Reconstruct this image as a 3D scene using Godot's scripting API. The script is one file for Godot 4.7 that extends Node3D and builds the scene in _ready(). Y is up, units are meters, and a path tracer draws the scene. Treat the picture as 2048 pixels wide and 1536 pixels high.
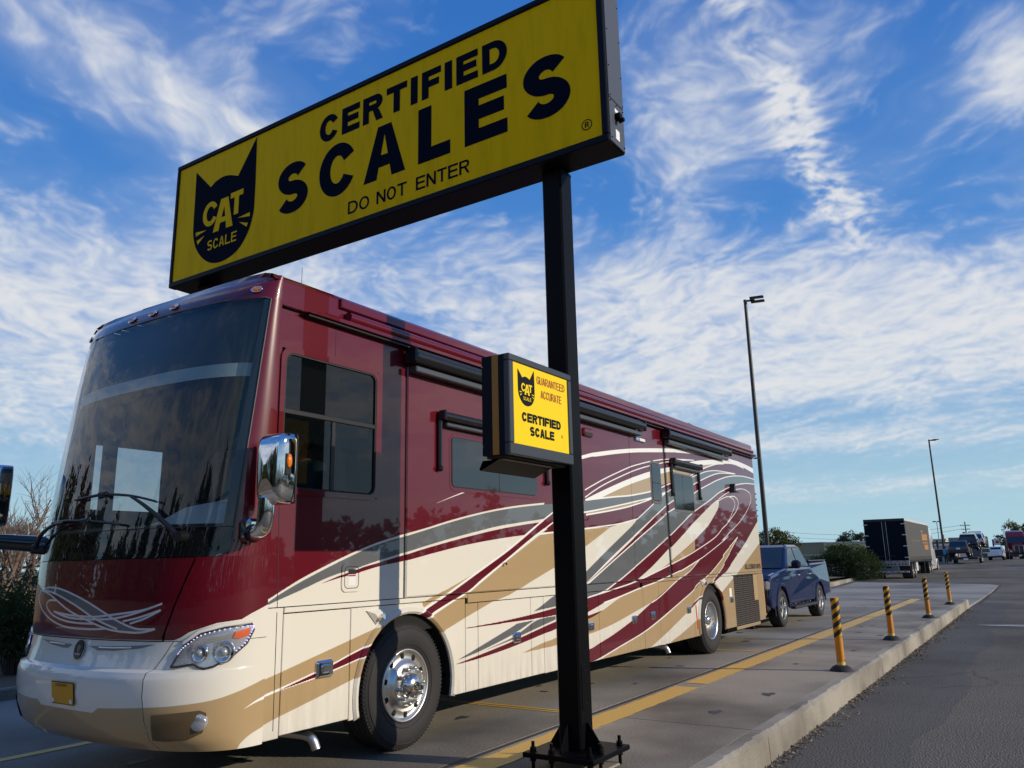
extends Node3D
# A motorhome on a truck-stop weighbridge, low sun from the right. y up, metres; the lane runs along -z.

var rng := RandomNumberGenerator.new()
var mats := {}
var tex_count := 0

# ---------------------------------------------------------------- nodes
func numbered(called: String) -> String:
	if not has_node(NodePath(called)):
		return called
	var i := 1
	while has_node(NodePath("%s_%03d" % [called, i])):
		i += 1
	return "%s_%03d" % [called, i]

func tag(o: Node, label: String, category := "", group := "", kind := "") -> void:
	if label != "":
		o.set_meta("label", label)
	if category != "":
		o.set_meta("category", category)
	if group != "":
		o.set_meta("group", group)
	if kind != "":
		o.set_meta("kind", kind)

func thing(called: String, label: String, category: String, at := Vector3.ZERO, turn := 0.0, group := "") -> Node3D:
	var o := Node3D.new()
	o.name = numbered(called)
	add_child(o)
	o.position = at
	o.rotation.y = turn
	tag(o, label, category, group)
	return o

func structure(called: String, label: String, at := Vector3.ZERO) -> Node3D:
	var o := Node3D.new()
	o.name = numbered(called)
	add_child(o)
	o.position = at
	tag(o, label, "ground", "", "structure")
	return o

func part(called: String, mesh: Mesh, mat: Material, parent: Node, at := Vector3.ZERO) -> MeshInstance3D:
	var o := MeshInstance3D.new()
	o.name = called
	o.mesh = mesh
	o.material_override = null
	for i in mesh.get_surface_count():
		o.set_surface_override_material(i, mat)
	parent.add_child(o, true)
	o.position = at
	return o

func put(called: String, st: SurfaceTool, mat: Material, parent: Node, at := Vector3.ZERO) -> MeshInstance3D:
	return part(called, st.commit(), mat, parent, at)

# ---------------------------------------------------------------- materials
func lin(r: float, g: float, b: float) -> Color:
	return Color(r, g, b).linear_to_srgb()

func mat(key: String, c: Color, rough := 0.6, metal := 0.0) -> StandardMaterial3D:
	if mats.has(key):
		return mats[key]
	var m := StandardMaterial3D.new()
	m.resource_name = key
	m.albedo_color = c
	m.roughness = rough
	m.metallic = metal
	mats[key] = m
	return m

func dull(m: StandardMaterial3D, spec: float) -> StandardMaterial3D:
	m.metallic_specular = spec
	return m

func gloss(m: StandardMaterial3D, coat := 1.0, cr := 0.03) -> StandardMaterial3D:
	m.clearcoat_enabled = true
	m.metallic_specular = 0.1
	m.clearcoat = coat
	m.clearcoat_roughness = cr
	return m

func glass(key: String, c: Color, alpha: float) -> StandardMaterial3D:
	var m := mat(key, Color(c.r, c.g, c.b, alpha), 0.0)
	m.transparency = BaseMaterial3D.TRANSPARENCY_ALPHA
	m.cull_mode = BaseMaterial3D.CULL_DISABLED
	return m

func noise_tex(freq: float, octaves: int, stops: Array, size := 512, seed_ := 1, kind := FastNoiseLite.TYPE_SIMPLEX_SMOOTH, normal := false) -> Texture2D:
	var n := FastNoiseLite.new()
	n.noise_type = kind
	n.seed = seed_
	n.frequency = freq
	n.fractal_octaves = octaves
	n.fractal_gain = 0.55
	var im := n.get_seamless_image(size, size, false, false, 0.1, true)
	im.convert(Image.FORMAT_RGBA8)
	if normal:
		im.bump_map_to_normal_map(4.0)
		return ImageTexture.create_from_image(im)
	# stops: [value, Color, value, Color ...]
	var lut: Array[Color] = []
	for i in 256:
		var v := i / 255.0
		var c: Color = stops[1]
		for k in range(0, stops.size() - 2, 2):
			if v >= stops[k]:
				var t := clampf((v - stops[k]) / maxf(stops[k + 2] - stops[k], 0.001), 0.0, 1.0)
				c = (stops[k + 1] as Color).lerp(stops[k + 3], t)
		lut.append(c)
	var d := im.get_data()
	for i in range(0, d.size(), 4):
		var c := lut[d[i]]
		d[i] = int(c.r * 255.0)
		d[i + 1] = int(c.g * 255.0)
		d[i + 2] = int(c.b * 255.0)
		d[i + 3] = 255
	return ImageTexture.create_from_image(Image.create_from_data(size, size, false, Image.FORMAT_RGBA8, d))

# a rough surface in world space: two noises multiplied, plus fine relief
func rough_ground(key: String, a: Texture2D, b: Texture2D, scale_a: float, relief: Texture2D, relief_cm: float, rough := 0.9) -> StandardMaterial3D:
	var m := mat(key, Color.WHITE, rough)
	m.albedo_texture = a
	m.uv1_triplanar = true
	m.uv1_world_triplanar = true
	m.uv1_scale = Vector3.ONE * scale_a
	if b:
		m.detail_enabled = true
		m.detail_albedo = b
		m.detail_blend_mode = BaseMaterial3D.BLEND_MODE_MUL
		m.detail_uv_layer = BaseMaterial3D.DETAIL_UV_2
		m.uv2_triplanar = true
		m.uv2_world_triplanar = true
		m.uv2_scale = Vector3.ONE * scale_a * 0.083
	if relief:
		m.heightmap_enabled = true
		m.heightmap_texture = relief
		m.heightmap_scale = relief_cm
	return m

# ---------------------------------------------------------------- shapes
func begin(smooth := false) -> SurfaceTool:
	var st := SurfaceTool.new()
	st.begin(Mesh.PRIMITIVE_TRIANGLES)
	st.set_smooth_group(1 if smooth else -1)
	return st

func done(st: SurfaceTool) -> ArrayMesh:
	st.generate_normals()
	return st.commit()

# one triangle that faces the way «out» points
func tri(st: SurfaceTool, a: Vector3, b: Vector3, c: Vector3, out: Vector3) -> void:
	var n := (a - c).cross(a - b)
	if n.dot(out) < 0.0:
		var k := b
		b = c
		c = k
	for p in [a, b, c]:
		st.set_uv(Vector2(p.x + p.z, p.y))
		st.add_vertex(p)

func quad(st: SurfaceTool, a: Vector3, b: Vector3, c: Vector3, d: Vector3, out: Vector3) -> void:
	tri(st, a, b, c, out)
	tri(st, a, c, d, out)

# a box with chamfered edges, in the frame t
func box(st: SurfaceTool, size: Vector3, t := Transform3D.IDENTITY, r := 0.0) -> void:
	var h := size / 2.0
	r = minf(r, minf(h.x, minf(h.y, h.z)) * 0.9)
	var o := t.origin
	if r <= 0.0:
		for ax in 3:
			for s in [-1.0, 1.0]:
				var n := Vector3.ZERO
				n[ax] = s
				var u := Vector3.ZERO
				u[(ax + 1) % 3] = h[(ax + 1) % 3]
				var v := Vector3.ZERO
				v[(ax + 2) % 3] = h[(ax + 2) % 3]
				var c := n * h[ax]
				quad(st, t * (c - u - v), t * (c + u - v), t * (c + u + v), t * (c - u + v), t.basis * n)
		return
	var i := h - Vector3.ONE * r
	for ax in 3:
		var b := (ax + 1) % 3
		var c3 := (ax + 2) % 3
		for s in [-1.0, 1.0]:
			var n := Vector3.ZERO
			n[ax] = s
			var q: Array[Vector3] = []
			for k in [[-1, -1], [1, -1], [1, 1], [-1, 1]]:
				var p := Vector3.ZERO
				p[ax] = s * h[ax]
				p[b] = k[0] * i[b]
				p[c3] = k[1] * i[c3]
				q.append(t * p)
			quad(st, q[0], q[1], q[2], q[3], t.basis * n)
		# the four edges that run along this axis
		for sb in [-1.0, 1.0]:
			for sc in [-1.0, 1.0]:
				var q2: Array[Vector3] = []
				for k in [[0, -1], [0, 1], [1, 1], [1, -1]]:
					var p := Vector3.ZERO
					p[ax] = k[1] * i[ax]
					p[b] = sb * (h[b] if k[0] == 0 else i[b])
					p[c3] = sc * (i[c3] if k[0] == 0 else h[c3])
					q2.append(t * p)
				var n2 := Vector3.ZERO
				n2[b] = sb
				n2[c3] = sc
				quad(st, q2[0], q2[1], q2[2], q2[3], t.basis * n2)
	for sx in [-1.0, 1.0]:
		for sy in [-1.0, 1.0]:
			for sz in [-1.0, 1.0]:
				tri(st, t * Vector3(sx * h.x, sy * i.y, sz * i.z), t * Vector3(sx * i.x, sy * h.y, sz * i.z), t * Vector3(sx * i.x, sy * i.y, sz * h.z), t.basis * Vector3(sx, sy, sz))

func boxm(size: Vector3, r := 0.0, at := Vector3.ZERO) -> ArrayMesh:
	var st := begin()
	box(st, size, Transform3D(Basis.IDENTITY, at), r)
	return done(st)

# from corner to corner
func span(a: Vector3, b: Vector3, r := 0.0) -> ArrayMesh:
	return boxm((b - a).abs(), r, (a + b) / 2.0)

# solid of revolution about the axis of t's y; profile of (radius, height), outside of the path to the right
func lathe(st: SurfaceTool, prof: PackedVector2Array, segs: int, t := Transform3D.IDENTITY, squash := Vector2.ONE) -> void:
	for i in prof.size() - 1:
		var p := prof[i]
		var q := prof[i + 1]
		var e := q - p
		var n2 := Vector2(e.y, -e.x)
		for k in segs:
			var a0 := TAU * k / segs
			var a1 := TAU * (k + 1) / segs
			var d0 := Vector3(cos(a0) * squash.x, 0, sin(a0) * squash.y)
			var d1 := Vector3(cos(a1) * squash.x, 0, sin(a1) * squash.y)
			var up := Vector3.UP
			var am := (d0 + d1) / 2.0
			var out := t.basis * (am.normalized() * n2.x + up * n2.y)
			var A := t * (d0 * p.x + up * p.y)
			var B := t * (d1 * p.x + up * p.y)
			var C := t * (d1 * q.x + up * q.y)
			var D := t * (d0 * q.x + up * q.y)
			if p.x < 1e-5:
				tri(st, A, C, D, out)
			elif q.x < 1e-5:
				tri(st, A, B, C, out)
			else:
				quad(st, A, B, C, D, out)

func lathem(prof: Array, segs := 24, t := Transform3D.IDENTITY, smooth := true) -> ArrayMesh:
	var st := begin(smooth)
	var p := PackedVector2Array()
	for k in prof:
		p.append(Vector2(k[0], k[1]))
	lathe(st, p, segs, t)
	return done(st)

func cyl(st: SurfaceTool, a: Vector3, b: Vector3, ra: float, rb := -1.0, segs := 12) -> void:
	var t := frame(a, b - a)
	var l := (b - a).length()
	if rb < 0.0:
		rb = ra
	st.set_smooth_group(1)
	lathe(st, PackedVector2Array([Vector2(ra, 0), Vector2(rb, l)]), segs, t)
	st.set_smooth_group(-1)
	lathe(st, PackedVector2Array([Vector2(0, 0), Vector2(ra, 0)]), segs, t)
	lathe(st, PackedVector2Array([Vector2(rb, l), Vector2(0, l)]), segs, t)

func cylm(a: Vector3, b: Vector3, ra: float, rb := -1.0, segs := 14) -> ArrayMesh:
	var st := begin()
	cyl(st, a, b, ra, rb, segs)
	return done(st)

# a frame whose y points along d
func frame(at: Vector3, d: Vector3) -> Transform3D:
	var y := d.normalized()
	var x := y.cross(Vector3.FORWARD if absf(y.z) < 0.9 else Vector3.RIGHT).normalized()
	return Transform3D(Basis(x, y, x.cross(y)), at)

func tube(st: SurfaceTool, pts: Array, r0: float, r1 := -1.0, segs := 8, caps := true) -> void:
	if r1 < 0.0:
		r1 = r0
	st.set_smooth_group(1)
	var rings := []
	for i in pts.size():
		var p: Vector3 = pts[i]
		var d: Vector3 = pts[mini(i + 1, pts.size() - 1)] - pts[maxi(i - 1, 0)]
		var f := frame(p, d)
		if i > 0:   # keep the ring from twisting
			var prev: Transform3D = rings[i - 1][0]
			var y := f.basis.y
			var x := (prev.basis.x - y * prev.basis.x.dot(y)).normalized()
			f = Transform3D(Basis(x, y, x.cross(y)), p)
		var ring: Array[Vector3] = []
		var r := lerpf(r0, r1, float(i) / maxf(pts.size() - 1, 1))
		for k in segs:
			ring.append(f * Vector3(cos(TAU * k / segs) * r, 0, sin(TAU * k / segs) * r))
		rings.append([f, ring])
	for i in rings.size() - 1:
		for k in segs:
			var a: Vector3 = rings[i][1][k]
			var b: Vector3 = rings[i][1][(k + 1) % segs]
			var c: Vector3 = rings[i + 1][1][(k + 1) % segs]
			var d: Vector3 = rings[i + 1][1][k]
			quad(st, a, b, c, d, (a + b) / 2.0 - pts[i])
	if caps:
		st.set_smooth_group(-1)
		for e in [0, rings.size() - 1]:
			var f: Transform3D = rings[e][0]
			for k in segs:
				tri(st, pts[e], rings[e][1][k], rings[e][1][(k + 1) % segs], f.basis.y * (-1.0 if e == 0 else 1.0))

func tubem(pts: Array, r0: float, r1 := -1.0, segs := 8) -> ArrayMesh:
	var st := begin(true)
	tube(st, pts, r0, r1, segs)
	return done(st)

func smooth3(p: Array, n := 5) -> Array:
	var out := []
	for i in p.size() - 1:
		var a: Vector3 = p[maxi(i - 1, 0)]
		var b: Vector3 = p[i]
		var c: Vector3 = p[i + 1]
		var d: Vector3 = p[mini(i + 2, p.size() - 1)]
		for k in n:
			out.append(b.cubic_interpolate(c, a, d, float(k) / n))
	out.append(p[-1])
	return out

func smooth2(p: PackedVector2Array, n := 6) -> PackedVector2Array:
	var out := PackedVector2Array()
	for i in p.size() - 1:
		var a := p[maxi(i - 1, 0)]
		var d := p[mini(i + 2, p.size() - 1)]
		for k in n:
			out.append(p[i].cubic_interpolate(p[i + 1], a, d, float(k) / n))
	out.append(p[-1])
	return out

func v2(flat: Array) -> PackedVector2Array:
	var out := PackedVector2Array()
	for i in range(0, flat.size(), 2):
		out.append(Vector2(flat[i], flat[i + 1]))
	return out

func rrect(x0: float, y0: float, x1: float, y1: float, r: float, n := 5) -> PackedVector2Array:
	var out := PackedVector2Array()
	for c in [[x1 - r, y1 - r, 0.0], [x0 + r, y1 - r, 0.5], [x0 + r, y0 + r, 1.0], [x1 - r, y0 + r, 1.5]]:
		for k in n + 1:
			var a: float = PI * (c[2] + 0.5 * k / n)
			out.append(Vector2(c[0] + cos(a) * r, c[1] + sin(a) * r))
	return out

func ccw(p: PackedVector2Array) -> PackedVector2Array:
	if Geometry2D.is_polygon_clockwise(p):
		p = p.duplicate()
		p.reverse()
	return p

func inset(p: PackedVector2Array, d: float) -> PackedVector2Array:
	var out := PackedVector2Array()
	var n := p.size()
	for i in n:
		var e0 := (p[i] - p[(i + n - 1) % n]).normalized()
		var e1 := (p[(i + 1) % n] - p[i]).normalized()
		var n0 := Vector2(-e0.y, e0.x)
		var n1 := Vector2(-e1.y, e1.x)
		var m := n0 + n1
		var l := maxf(m.length_squared(), 0.4)
		out.append(p[i] + m * (2.0 * d / l))
	return out

# a flat outline given thickness along w: p -> at + u*p.x + v*p.y; bevelled towards the +w face (and the -w face if both)
func plate(st: SurfaceTool, p: PackedVector2Array, t: Transform3D, thick: float, bevel := 0.0, both := false, uv: Variant = null) -> void:
	p = ccw(p)
	var n := p.size()
	var top := inset(p, bevel) if bevel > 0.0 else p
	var idx := Geometry2D.triangulate_polygon(top)
	var w := t.basis.z
	var lo := bevel if both else 0.0
	for i in range(0, idx.size(), 3):
		flat_tri(st, t, top[idx[i]], top[idx[i + 1]], top[idx[i + 2]], thick, w, uv)
		if both:
			flat_tri(st, t, top[idx[i]], top[idx[i + 1]], top[idx[i + 2]], 0.0, -w, uv)
	var levels := [[p, lo], [p, thick - bevel], [top, thick]] if bevel > 0.0 else [[p, 0.0], [p, thick]]
	if both and bevel > 0.0:
		levels.push_front([top, 0.0])
	for k in levels.size() - 1:
		var A: PackedVector2Array = levels[k][0]
		var B: PackedVector2Array = levels[k + 1][0]
		for i in n:
			var j := (i + 1) % n
			var e := p[j] - p[i]
			var out := t.basis * Vector3(e.y, -e.x, 0)
			var q := [[A[i], levels[k][1]], [A[j], levels[k][1]], [B[j], levels[k + 1][1]], [B[i], levels[k + 1][1]]]
			var P: Array[Vector3] = []
			for x in q:
				P.append(t * Vector3(x[0].x, x[0].y, x[1]))
			var ord := [0, 1, 2, 0, 2, 3]
			var nn := (P[0] - P[2]).cross(P[0] - P[1])
			if nn.dot(out) < 0.0:
				ord = [0, 2, 1, 0, 3, 2]
			for o in ord:
				st.set_uv(uv.call(q[o][0]) if uv is Callable else q[o][0])
				st.add_vertex(P[o])

func flat_tri(st: SurfaceTool, t: Transform3D, a: Vector2, b: Vector2, c: Vector2, z: float, out: Vector3, uv: Variant) -> void:
	var q := [a, b, c]
	var A := t * Vector3(a.x, a.y, z)
	var B := t * Vector3(b.x, b.y, z)
	var C := t * Vector3(c.x, c.y, z)
	if (A - C).cross(A - B).dot(out) < 0.0:
		q = [a, c, b]
	for p in q:
		st.set_uv(uv.call(p) if uv is Callable else p)
		st.add_vertex(t * Vector3(p.x, p.y, z))

func platem(p: PackedVector2Array, t: Transform3D, thick: float, bevel := 0.0, both := false, uv: Variant = null) -> ArrayMesh:
	var st := begin()
	plate(st, p, t, thick, bevel, both, uv)
	return done(st)

# frames for plates: facing +x with u = -z (so that text reads), facing +z with u = x, facing up with u = x, v = -z
func fx(x: float, y := 0.0, z := 0.0) -> Transform3D:
	return Transform3D(Basis(Vector3(0, 0, -1), Vector3(0, 1, 0), Vector3(1, 0, 0)), Vector3(x, y, z))

func fz(x: float, y: float, z: float) -> Transform3D:
	return Transform3D(Basis.IDENTITY, Vector3(x, y, z))

func fy(x: float, y: float, z: float) -> Transform3D:
	return Transform3D(Basis(Vector3(1, 0, 0), Vector3(0, 0, -1), Vector3(0, 1, 0)), Vector3(x, y, z))

# a profile in (z, y) pulled across the width along x, edges rounded, narrowing with height above y0 by k per metre
func hull(prof: PackedVector2Array, half: float, bevel: float, y0 := 99.0, k := 0.0, steps := 2) -> ArrayMesh:
	var p := ccw(prof)
	var n := p.size()
	var st := begin()
	var lv := []
	lv.append([inset(p, bevel), -half])
	for s in range(1, steps + 1):
		var a := PI / 2.0 * s / steps
		lv.append([inset(p, bevel * (1.0 - sin(a))), -half + bevel * (1.0 - cos(a))])
	for s in range(steps, -1, -1):
		lv.append([lv[s][0], -lv[s][1]])
	var pos := func(q: Vector2, x: float) -> Vector3:
		return Vector3(x - signf(x) * maxf(q.y - y0, 0.0) * k, q.y, q.x)
	for l in lv.size() - 1:
		for i in n:
			var j := (i + 1) % n
			var e := p[j] - p[i]
			var out := Vector3((lv[l][1] + lv[l + 1][1]) * 0.3 if l != steps else 0.0, -e.x, e.y)
			quad(st, pos.call(lv[l][0][i], lv[l][1]), pos.call(lv[l][0][j], lv[l][1]), pos.call(lv[l + 1][0][j], lv[l + 1][1]), pos.call(lv[l + 1][0][i], lv[l + 1][1]), out)
	var idx := Geometry2D.triangulate_polygon(lv[0][0])
	for i in range(0, idx.size(), 3):
		for e in [0, lv.size() - 1]:
			tri(st, pos.call(lv[e][0][idx[i]], lv[e][1]), pos.call(lv[e][0][idx[i + 1]], lv[e][1]), pos.call(lv[e][0][idx[i + 2]], lv[e][1]), Vector3(lv[e][1], 0, 0))
	return done(st)
# ---------------------------------------------------------------- lettering, cut from flat sheet: every glyph is butted pieces in a cell w wide, 1 high, t the stroke
func g_strip(out: Array, A: PackedVector2Array, B: PackedVector2Array) -> void:
	for i in A.size() - 1:
		out.append(PackedVector2Array([A[i], A[i + 1], B[i + 1], B[i]]))

func g_rect(out: Array, x0: float, y0: float, x1: float, y1: float) -> void:
	out.append(PackedVector2Array([Vector2(x0, y0), Vector2(x1, y0), Vector2(x1, y1), Vector2(x0, y1)]))

func g_arc(out: Array, c: Vector2, ro: Vector2, ri: Vector2, a0: float, a1: float, n := 18) -> void:
	var A := PackedVector2Array()
	var B := PackedVector2Array()
	for k in n + 1:
		var a := deg_to_rad(lerpf(a0, a1, float(k) / n))
		A.append(c + Vector2(cos(a), sin(a)) * ro)
		B.append(c + Vector2(cos(a), sin(a)) * ri)
	g_strip(out, A, B)

# right-hand bowl between y0 and y1
func g_bowl(out: Array, x0: float, x1: float, y0: float, y1: float, t: float, h: float) -> void:
	var ry := (y1 - y0) / 2.0
	var rx := minf((x1 - x0) * 0.8, ry * 1.15)
	g_rect(out, x0, y1 - h, x1 - rx, y1)
	g_rect(out, x0, y0, x1 - rx, y0 + h)
	g_arc(out, Vector2(x1 - rx, (y0 + y1) / 2.0), Vector2(rx, ry), Vector2(rx - t, ry - h), -90, 90)

func glyph(ch: String, w: float, t: float) -> Array:
	var o := []
	var h := t * 0.86
	match ch:
		"I":
			g_rect(o, 0, 0, w, 1)
		"E":
			g_rect(o, 0, 0, t, 1)
			g_rect(o, t, 1 - h, w, 1)
			g_rect(o, t, 0.5 - h / 2 + 0.02, w * 0.93, 0.5 + h / 2 + 0.02)
			g_rect(o, t, 0, w, h)
		"F":
			g_rect(o, 0, 0, t, 1)
			g_rect(o, t, 1 - h, w, 1)
			g_rect(o, t, 0.5 - h / 2, w * 0.9, 0.5 + h / 2)
		"L":
			g_rect(o, 0, 0, t, 1)
			g_rect(o, t, 0, w, h)
		"T":
			g_rect(o, 0, 1 - h, w, 1)
			g_rect(o, w / 2 - t / 2, 0, w / 2 + t / 2, 1 - h)
		"N":
			g_rect(o, 0, 0, t, 1)
			g_rect(o, w - t, 0, w, 1)
			o.append(PackedVector2Array([Vector2(t, 1), Vector2(t, 1 - 1.7 * t), Vector2(w - t, 0), Vector2(w - t, 1.7 * t)]))
		"O":
			g_arc(o, Vector2(w / 2, 0.5), Vector2(w / 2, 0.515), Vector2(w / 2 - t, 0.515 - h), 0, 360, 36)
		"C":
			g_arc(o, Vector2(w / 2, 0.5), Vector2(w / 2, 0.515), Vector2(w / 2 - t, 0.515 - h), 28, 332, 34)
		"G":
			g_arc(o, Vector2(w / 2, 0.5), Vector2(w / 2, 0.515), Vector2(w / 2 - t, 0.515 - h), 28, 360, 34)
			g_rect(o, w / 2, 0.5, w - t, 0.5 + h)
			g_rect(o, w - t, 0.0, w, 0.5)
		"U":
			g_rect(o, 0, w / 2, t, 1)
			g_rect(o, w - t, w / 2, w, 1)
			g_arc(o, Vector2(w / 2, w / 2), Vector2(w / 2, w / 2 + 0.015), Vector2(w / 2 - t, w / 2 - h), 180, 360)
		"D":
			g_rect(o, 0, 0, t, 1)
			g_bowl(o, t, w, 0, 1, t, h)
		"B":
			g_rect(o, 0, 0, t, 1)
			g_bowl(o, t, w * 0.94, 0.5, 1, t, h * 0.9)
			g_bowl(o, t, w, 0, 0.5, t, h * 0.9)
		"R":
			g_rect(o, 0, 0, t, 1)
			g_bowl(o, t, w, 0.43, 1, t, h * 0.95)
			o.append(PackedVector2Array([Vector2(w * 0.5, 0.43), Vector2(w * 0.5 + t * 0.95, 0.43), Vector2(w * 1.03, 0), Vector2(w * 1.03 - t * 1.1, 0)]))
		"A":
			var c := w / 2
			var a := t * 0.55
			var b := t * 1.08
			o.append(PackedVector2Array([Vector2(0, 0), Vector2(b, 0), Vector2(c, 0.83), Vector2(c, 1), Vector2(c - a, 1)]))
			o.append(PackedVector2Array([Vector2(w, 0), Vector2(w - b, 0), Vector2(c, 0.83), Vector2(c, 1), Vector2(c + a, 1)]))
			var y0 := 0.22
			var y1 := 0.22 + h * 0.9
			var e := func(y: float) -> float: return b + (c - b) * y / 0.83
			o.append(PackedVector2Array([Vector2(e.call(y0), y0), Vector2(w - e.call(y0), y0), Vector2(w - e.call(y1), y1), Vector2(e.call(y1), y1)]))
		"S":
			var A := PackedVector2Array()
			var B := PackedVector2Array()
			var pts := PackedVector2Array()
			var ry := (1.03 - h * 0.96) / 4.0
			var rx := w / 2 - t * 0.52
			for k in 23:
				var a := deg_to_rad(lerpf(26.0, 266.0, k / 22.0))
				pts.append(Vector2(w / 2 + cos(a) * rx * (0.96 if k > 10 else 0.93), 0.5 + ry + sin(a) * ry))
			for k in 23:
				var a := deg_to_rad(lerpf(86.0, -154.0, k / 22.0))
				pts.append(Vector2(w / 2 + cos(a) * rx, 0.5 - ry + sin(a) * ry))
			for i in pts.size():
				var d := (pts[mini(i + 1, pts.size() - 1)] - pts[maxi(i - 1, 0)]).normalized()
				var nn := Vector2(-d.y, d.x)
				var th := lerpf(h * 0.96, t * 1.02, pow(absf(d.y), 1.5)) / 2.0
				if i > 17 and i < 28:
					th *= 1.0 + 0.22 * (1.0 - absf(i - 22.5) / 5.0)
				A.append(pts[i] + nn * th)
				B.append(pts[i] - nn * th)
			g_strip(o, A, B)
		"M":
			g_rect(o, 0, 0, t, 1)
			g_rect(o, w - t, 0, w, 1)
			o.append(PackedVector2Array([Vector2(t, 1), Vector2(t, 1 - 1.8 * t), Vector2(w / 2, 0), Vector2(w / 2, 1.2 * t)]))
			o.append(PackedVector2Array([Vector2(w - t, 1), Vector2(w - t, 1 - 1.8 * t), Vector2(w / 2, 0), Vector2(w / 2, 1.2 * t)]))
	return o

# letter cells: [char, x0, x1]; y0..y1 the height; laid at height z above the frame t
func letters(st: SurfaceTool, cells: Array, y0: float, y1: float, stroke: float, t: Transform3D, z := 0.003) -> void:
	var H := y1 - y0
	for c in cells:
		for piece in glyph(c[0], (c[2] - c[1]) / H, stroke / H):
			var q := PackedVector2Array()
			for p in piece:
				q.append(Vector2(c[1], y0) + p * H)
			sheet(st, q, t, z)

# each letter a sheet of its own
func set_letters(parent: Node3D, called: String, m: Material, cells: Array, y0: float, y1: float, stroke: float, t: Transform3D, z := 0.003) -> void:
	for c in cells:
		var st := begin()
		letters(st, [c], y0, y1, stroke, t, z)
		put(called, finish(st), m, parent)

func sheet(st: SurfaceTool, q: PackedVector2Array, t: Transform3D, z: float) -> void:
	var idx := Geometry2D.triangulate_polygon(q)
	for i in range(0, idx.size(), 3):
		flat_tri(st, t, q[idx[i]], q[idx[i + 1]], q[idx[i + 2]], z, t.basis.z, null)

# a line of text set in equal cells
func word(text: String, x0: float, x1: float, gap := 0.28) -> Array:
	var units := 0.0
	for ch in text:
		units += 0.55 if ch == " " else (0.35 if ch == "I" else 1.0) + gap
	units -= gap
	var u := (x1 - x0) / units
	var x := x0
	var out := []
	for ch in text:
		if ch == " ":
			x += u * 0.55
			continue
		var w := u * (0.35 if ch == "I" else 1.0)
		out.append([ch, x, x + w])
		x += w + u * gap
	return out
# ---------------------------------------------------------------- the sky: a clear gradient with cirrus laid on a sheet high above
var nz: Array[FastNoiseLite] = []

func cloud_noise(seed_: int, freq: float, oct: int) -> FastNoiseLite:
	var n := FastNoiseLite.new()
	n.noise_type = FastNoiseLite.TYPE_SIMPLEX_SMOOTH
	n.seed = seed_
	n.frequency = freq
	n.fractal_octaves = oct
	n.fractal_gain = 0.56
	return n

const SKY_W := 4096
const AIM := 0.5792   # the heading that most of the clouds were seen in, radians from -z towards -x

func bump(x: float, c: float, w: float) -> float:
	var d := (x - c) / w
	return exp(-d * d)

# how much cloud there is towards a bearing (degrees right of the heading) and elevation
func cloud_amount(az: float, el: float, d: Vector3) -> float:
	var k := 1.0 / (d.y + 0.10)
	var p := Vector2(d.x, d.z) * k
	var warp := Vector2(nz[3].get_noise_2d(p.x * 2.2, p.y * 2.2), nz[3].get_noise_2d(p.x * 2.2 + 40.0, p.y * 2.2 - 17.0))
	# streaks run along one wind direction
	var w := Vector2(p.x * 0.80 + p.y * 0.60, -p.x * 0.60 + p.y * 0.80)
	var s := nz[0].get_noise_2d(w.x * 1.3 + warp.x * 0.7, w.y * 2.6 + warp.y * 0.9)
	var f := nz[1].get_noise_2d(w.x * 4.2 + warp.x * 0.9, w.y * 8.5 + warp.y * 1.0)
	var m := nz[2].get_noise_2d(p.x * 15.0 + warp.x * 2.5, p.y * 15.0 + warp.y * 2.5)
	# where the sheets lie
	var cover := -0.10
	cover += 0.56 * smoothstep(7.5, 12.0, el) * (1.0 - smoothstep(17.5, 27.0, el + 0.10 * (az - 8.0))) * smoothstep(-18.0, 2.0, az)
	cover += 0.46 * smoothstep(6.5, 10.0, el) * (1.0 - smoothstep(19.0, 28.0, el)) * (1.0 - smoothstep(-20.0, -6.0, az))
	cover += 0.34 * bump(el, 7.6, 1.0) * smoothstep(4.0, 16.0, az)
	cover += 0.28 * bump(el, 4.4, 0.7) * smoothstep(6.0, 18.0, az)
	cover += (0.40 + m * 0.5) * bump(az + (el - 24.0) * 0.40 + warp.x * 1.2, 24.2, 1.9) * smoothstep(19.0, 24.0, el) * (1.0 - smoothstep(44.0, 52.0, el))
	cover += 0.24 * bump(az, 14.3, 5.0) * bump(el, 29.0, 6.0)
	cover += 0.55 * bump(az, 36.5, 3.2) * bump(el, 28.6, 3.0)
	cover += 0.36 * bump((el - 32.0) + (az + 32.0) * 0.33, 0.0, 3.2) * (1.0 - smoothstep(-18.0, -8.0, az))
	cover += 0.16 * bump(el, 38.0, 8.0) * bump(az, -16.0, 12.0)
	cover += 0.10 * bump(el, 33.0, 6.0) * bump(az, 24.0, 10.0)
	cover -= 0.25 * bump(el, 31.0, 5.0) * bump(az, -3.0, 9.0)
	var v := cover + s * 0.32 + f * 0.26 + m * 0.20
	var veil := 0.42 * smoothstep(-0.25, 0.75, cover * 1.15 + s * 0.30 + warp.x * 0.2)
	var a := smoothstep(-0.04, 0.70, v)
	return clampf(veil + a * (1.0 - veil), 0.0, 1.0) * smoothstep(0.5, 4.0, el)

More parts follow.
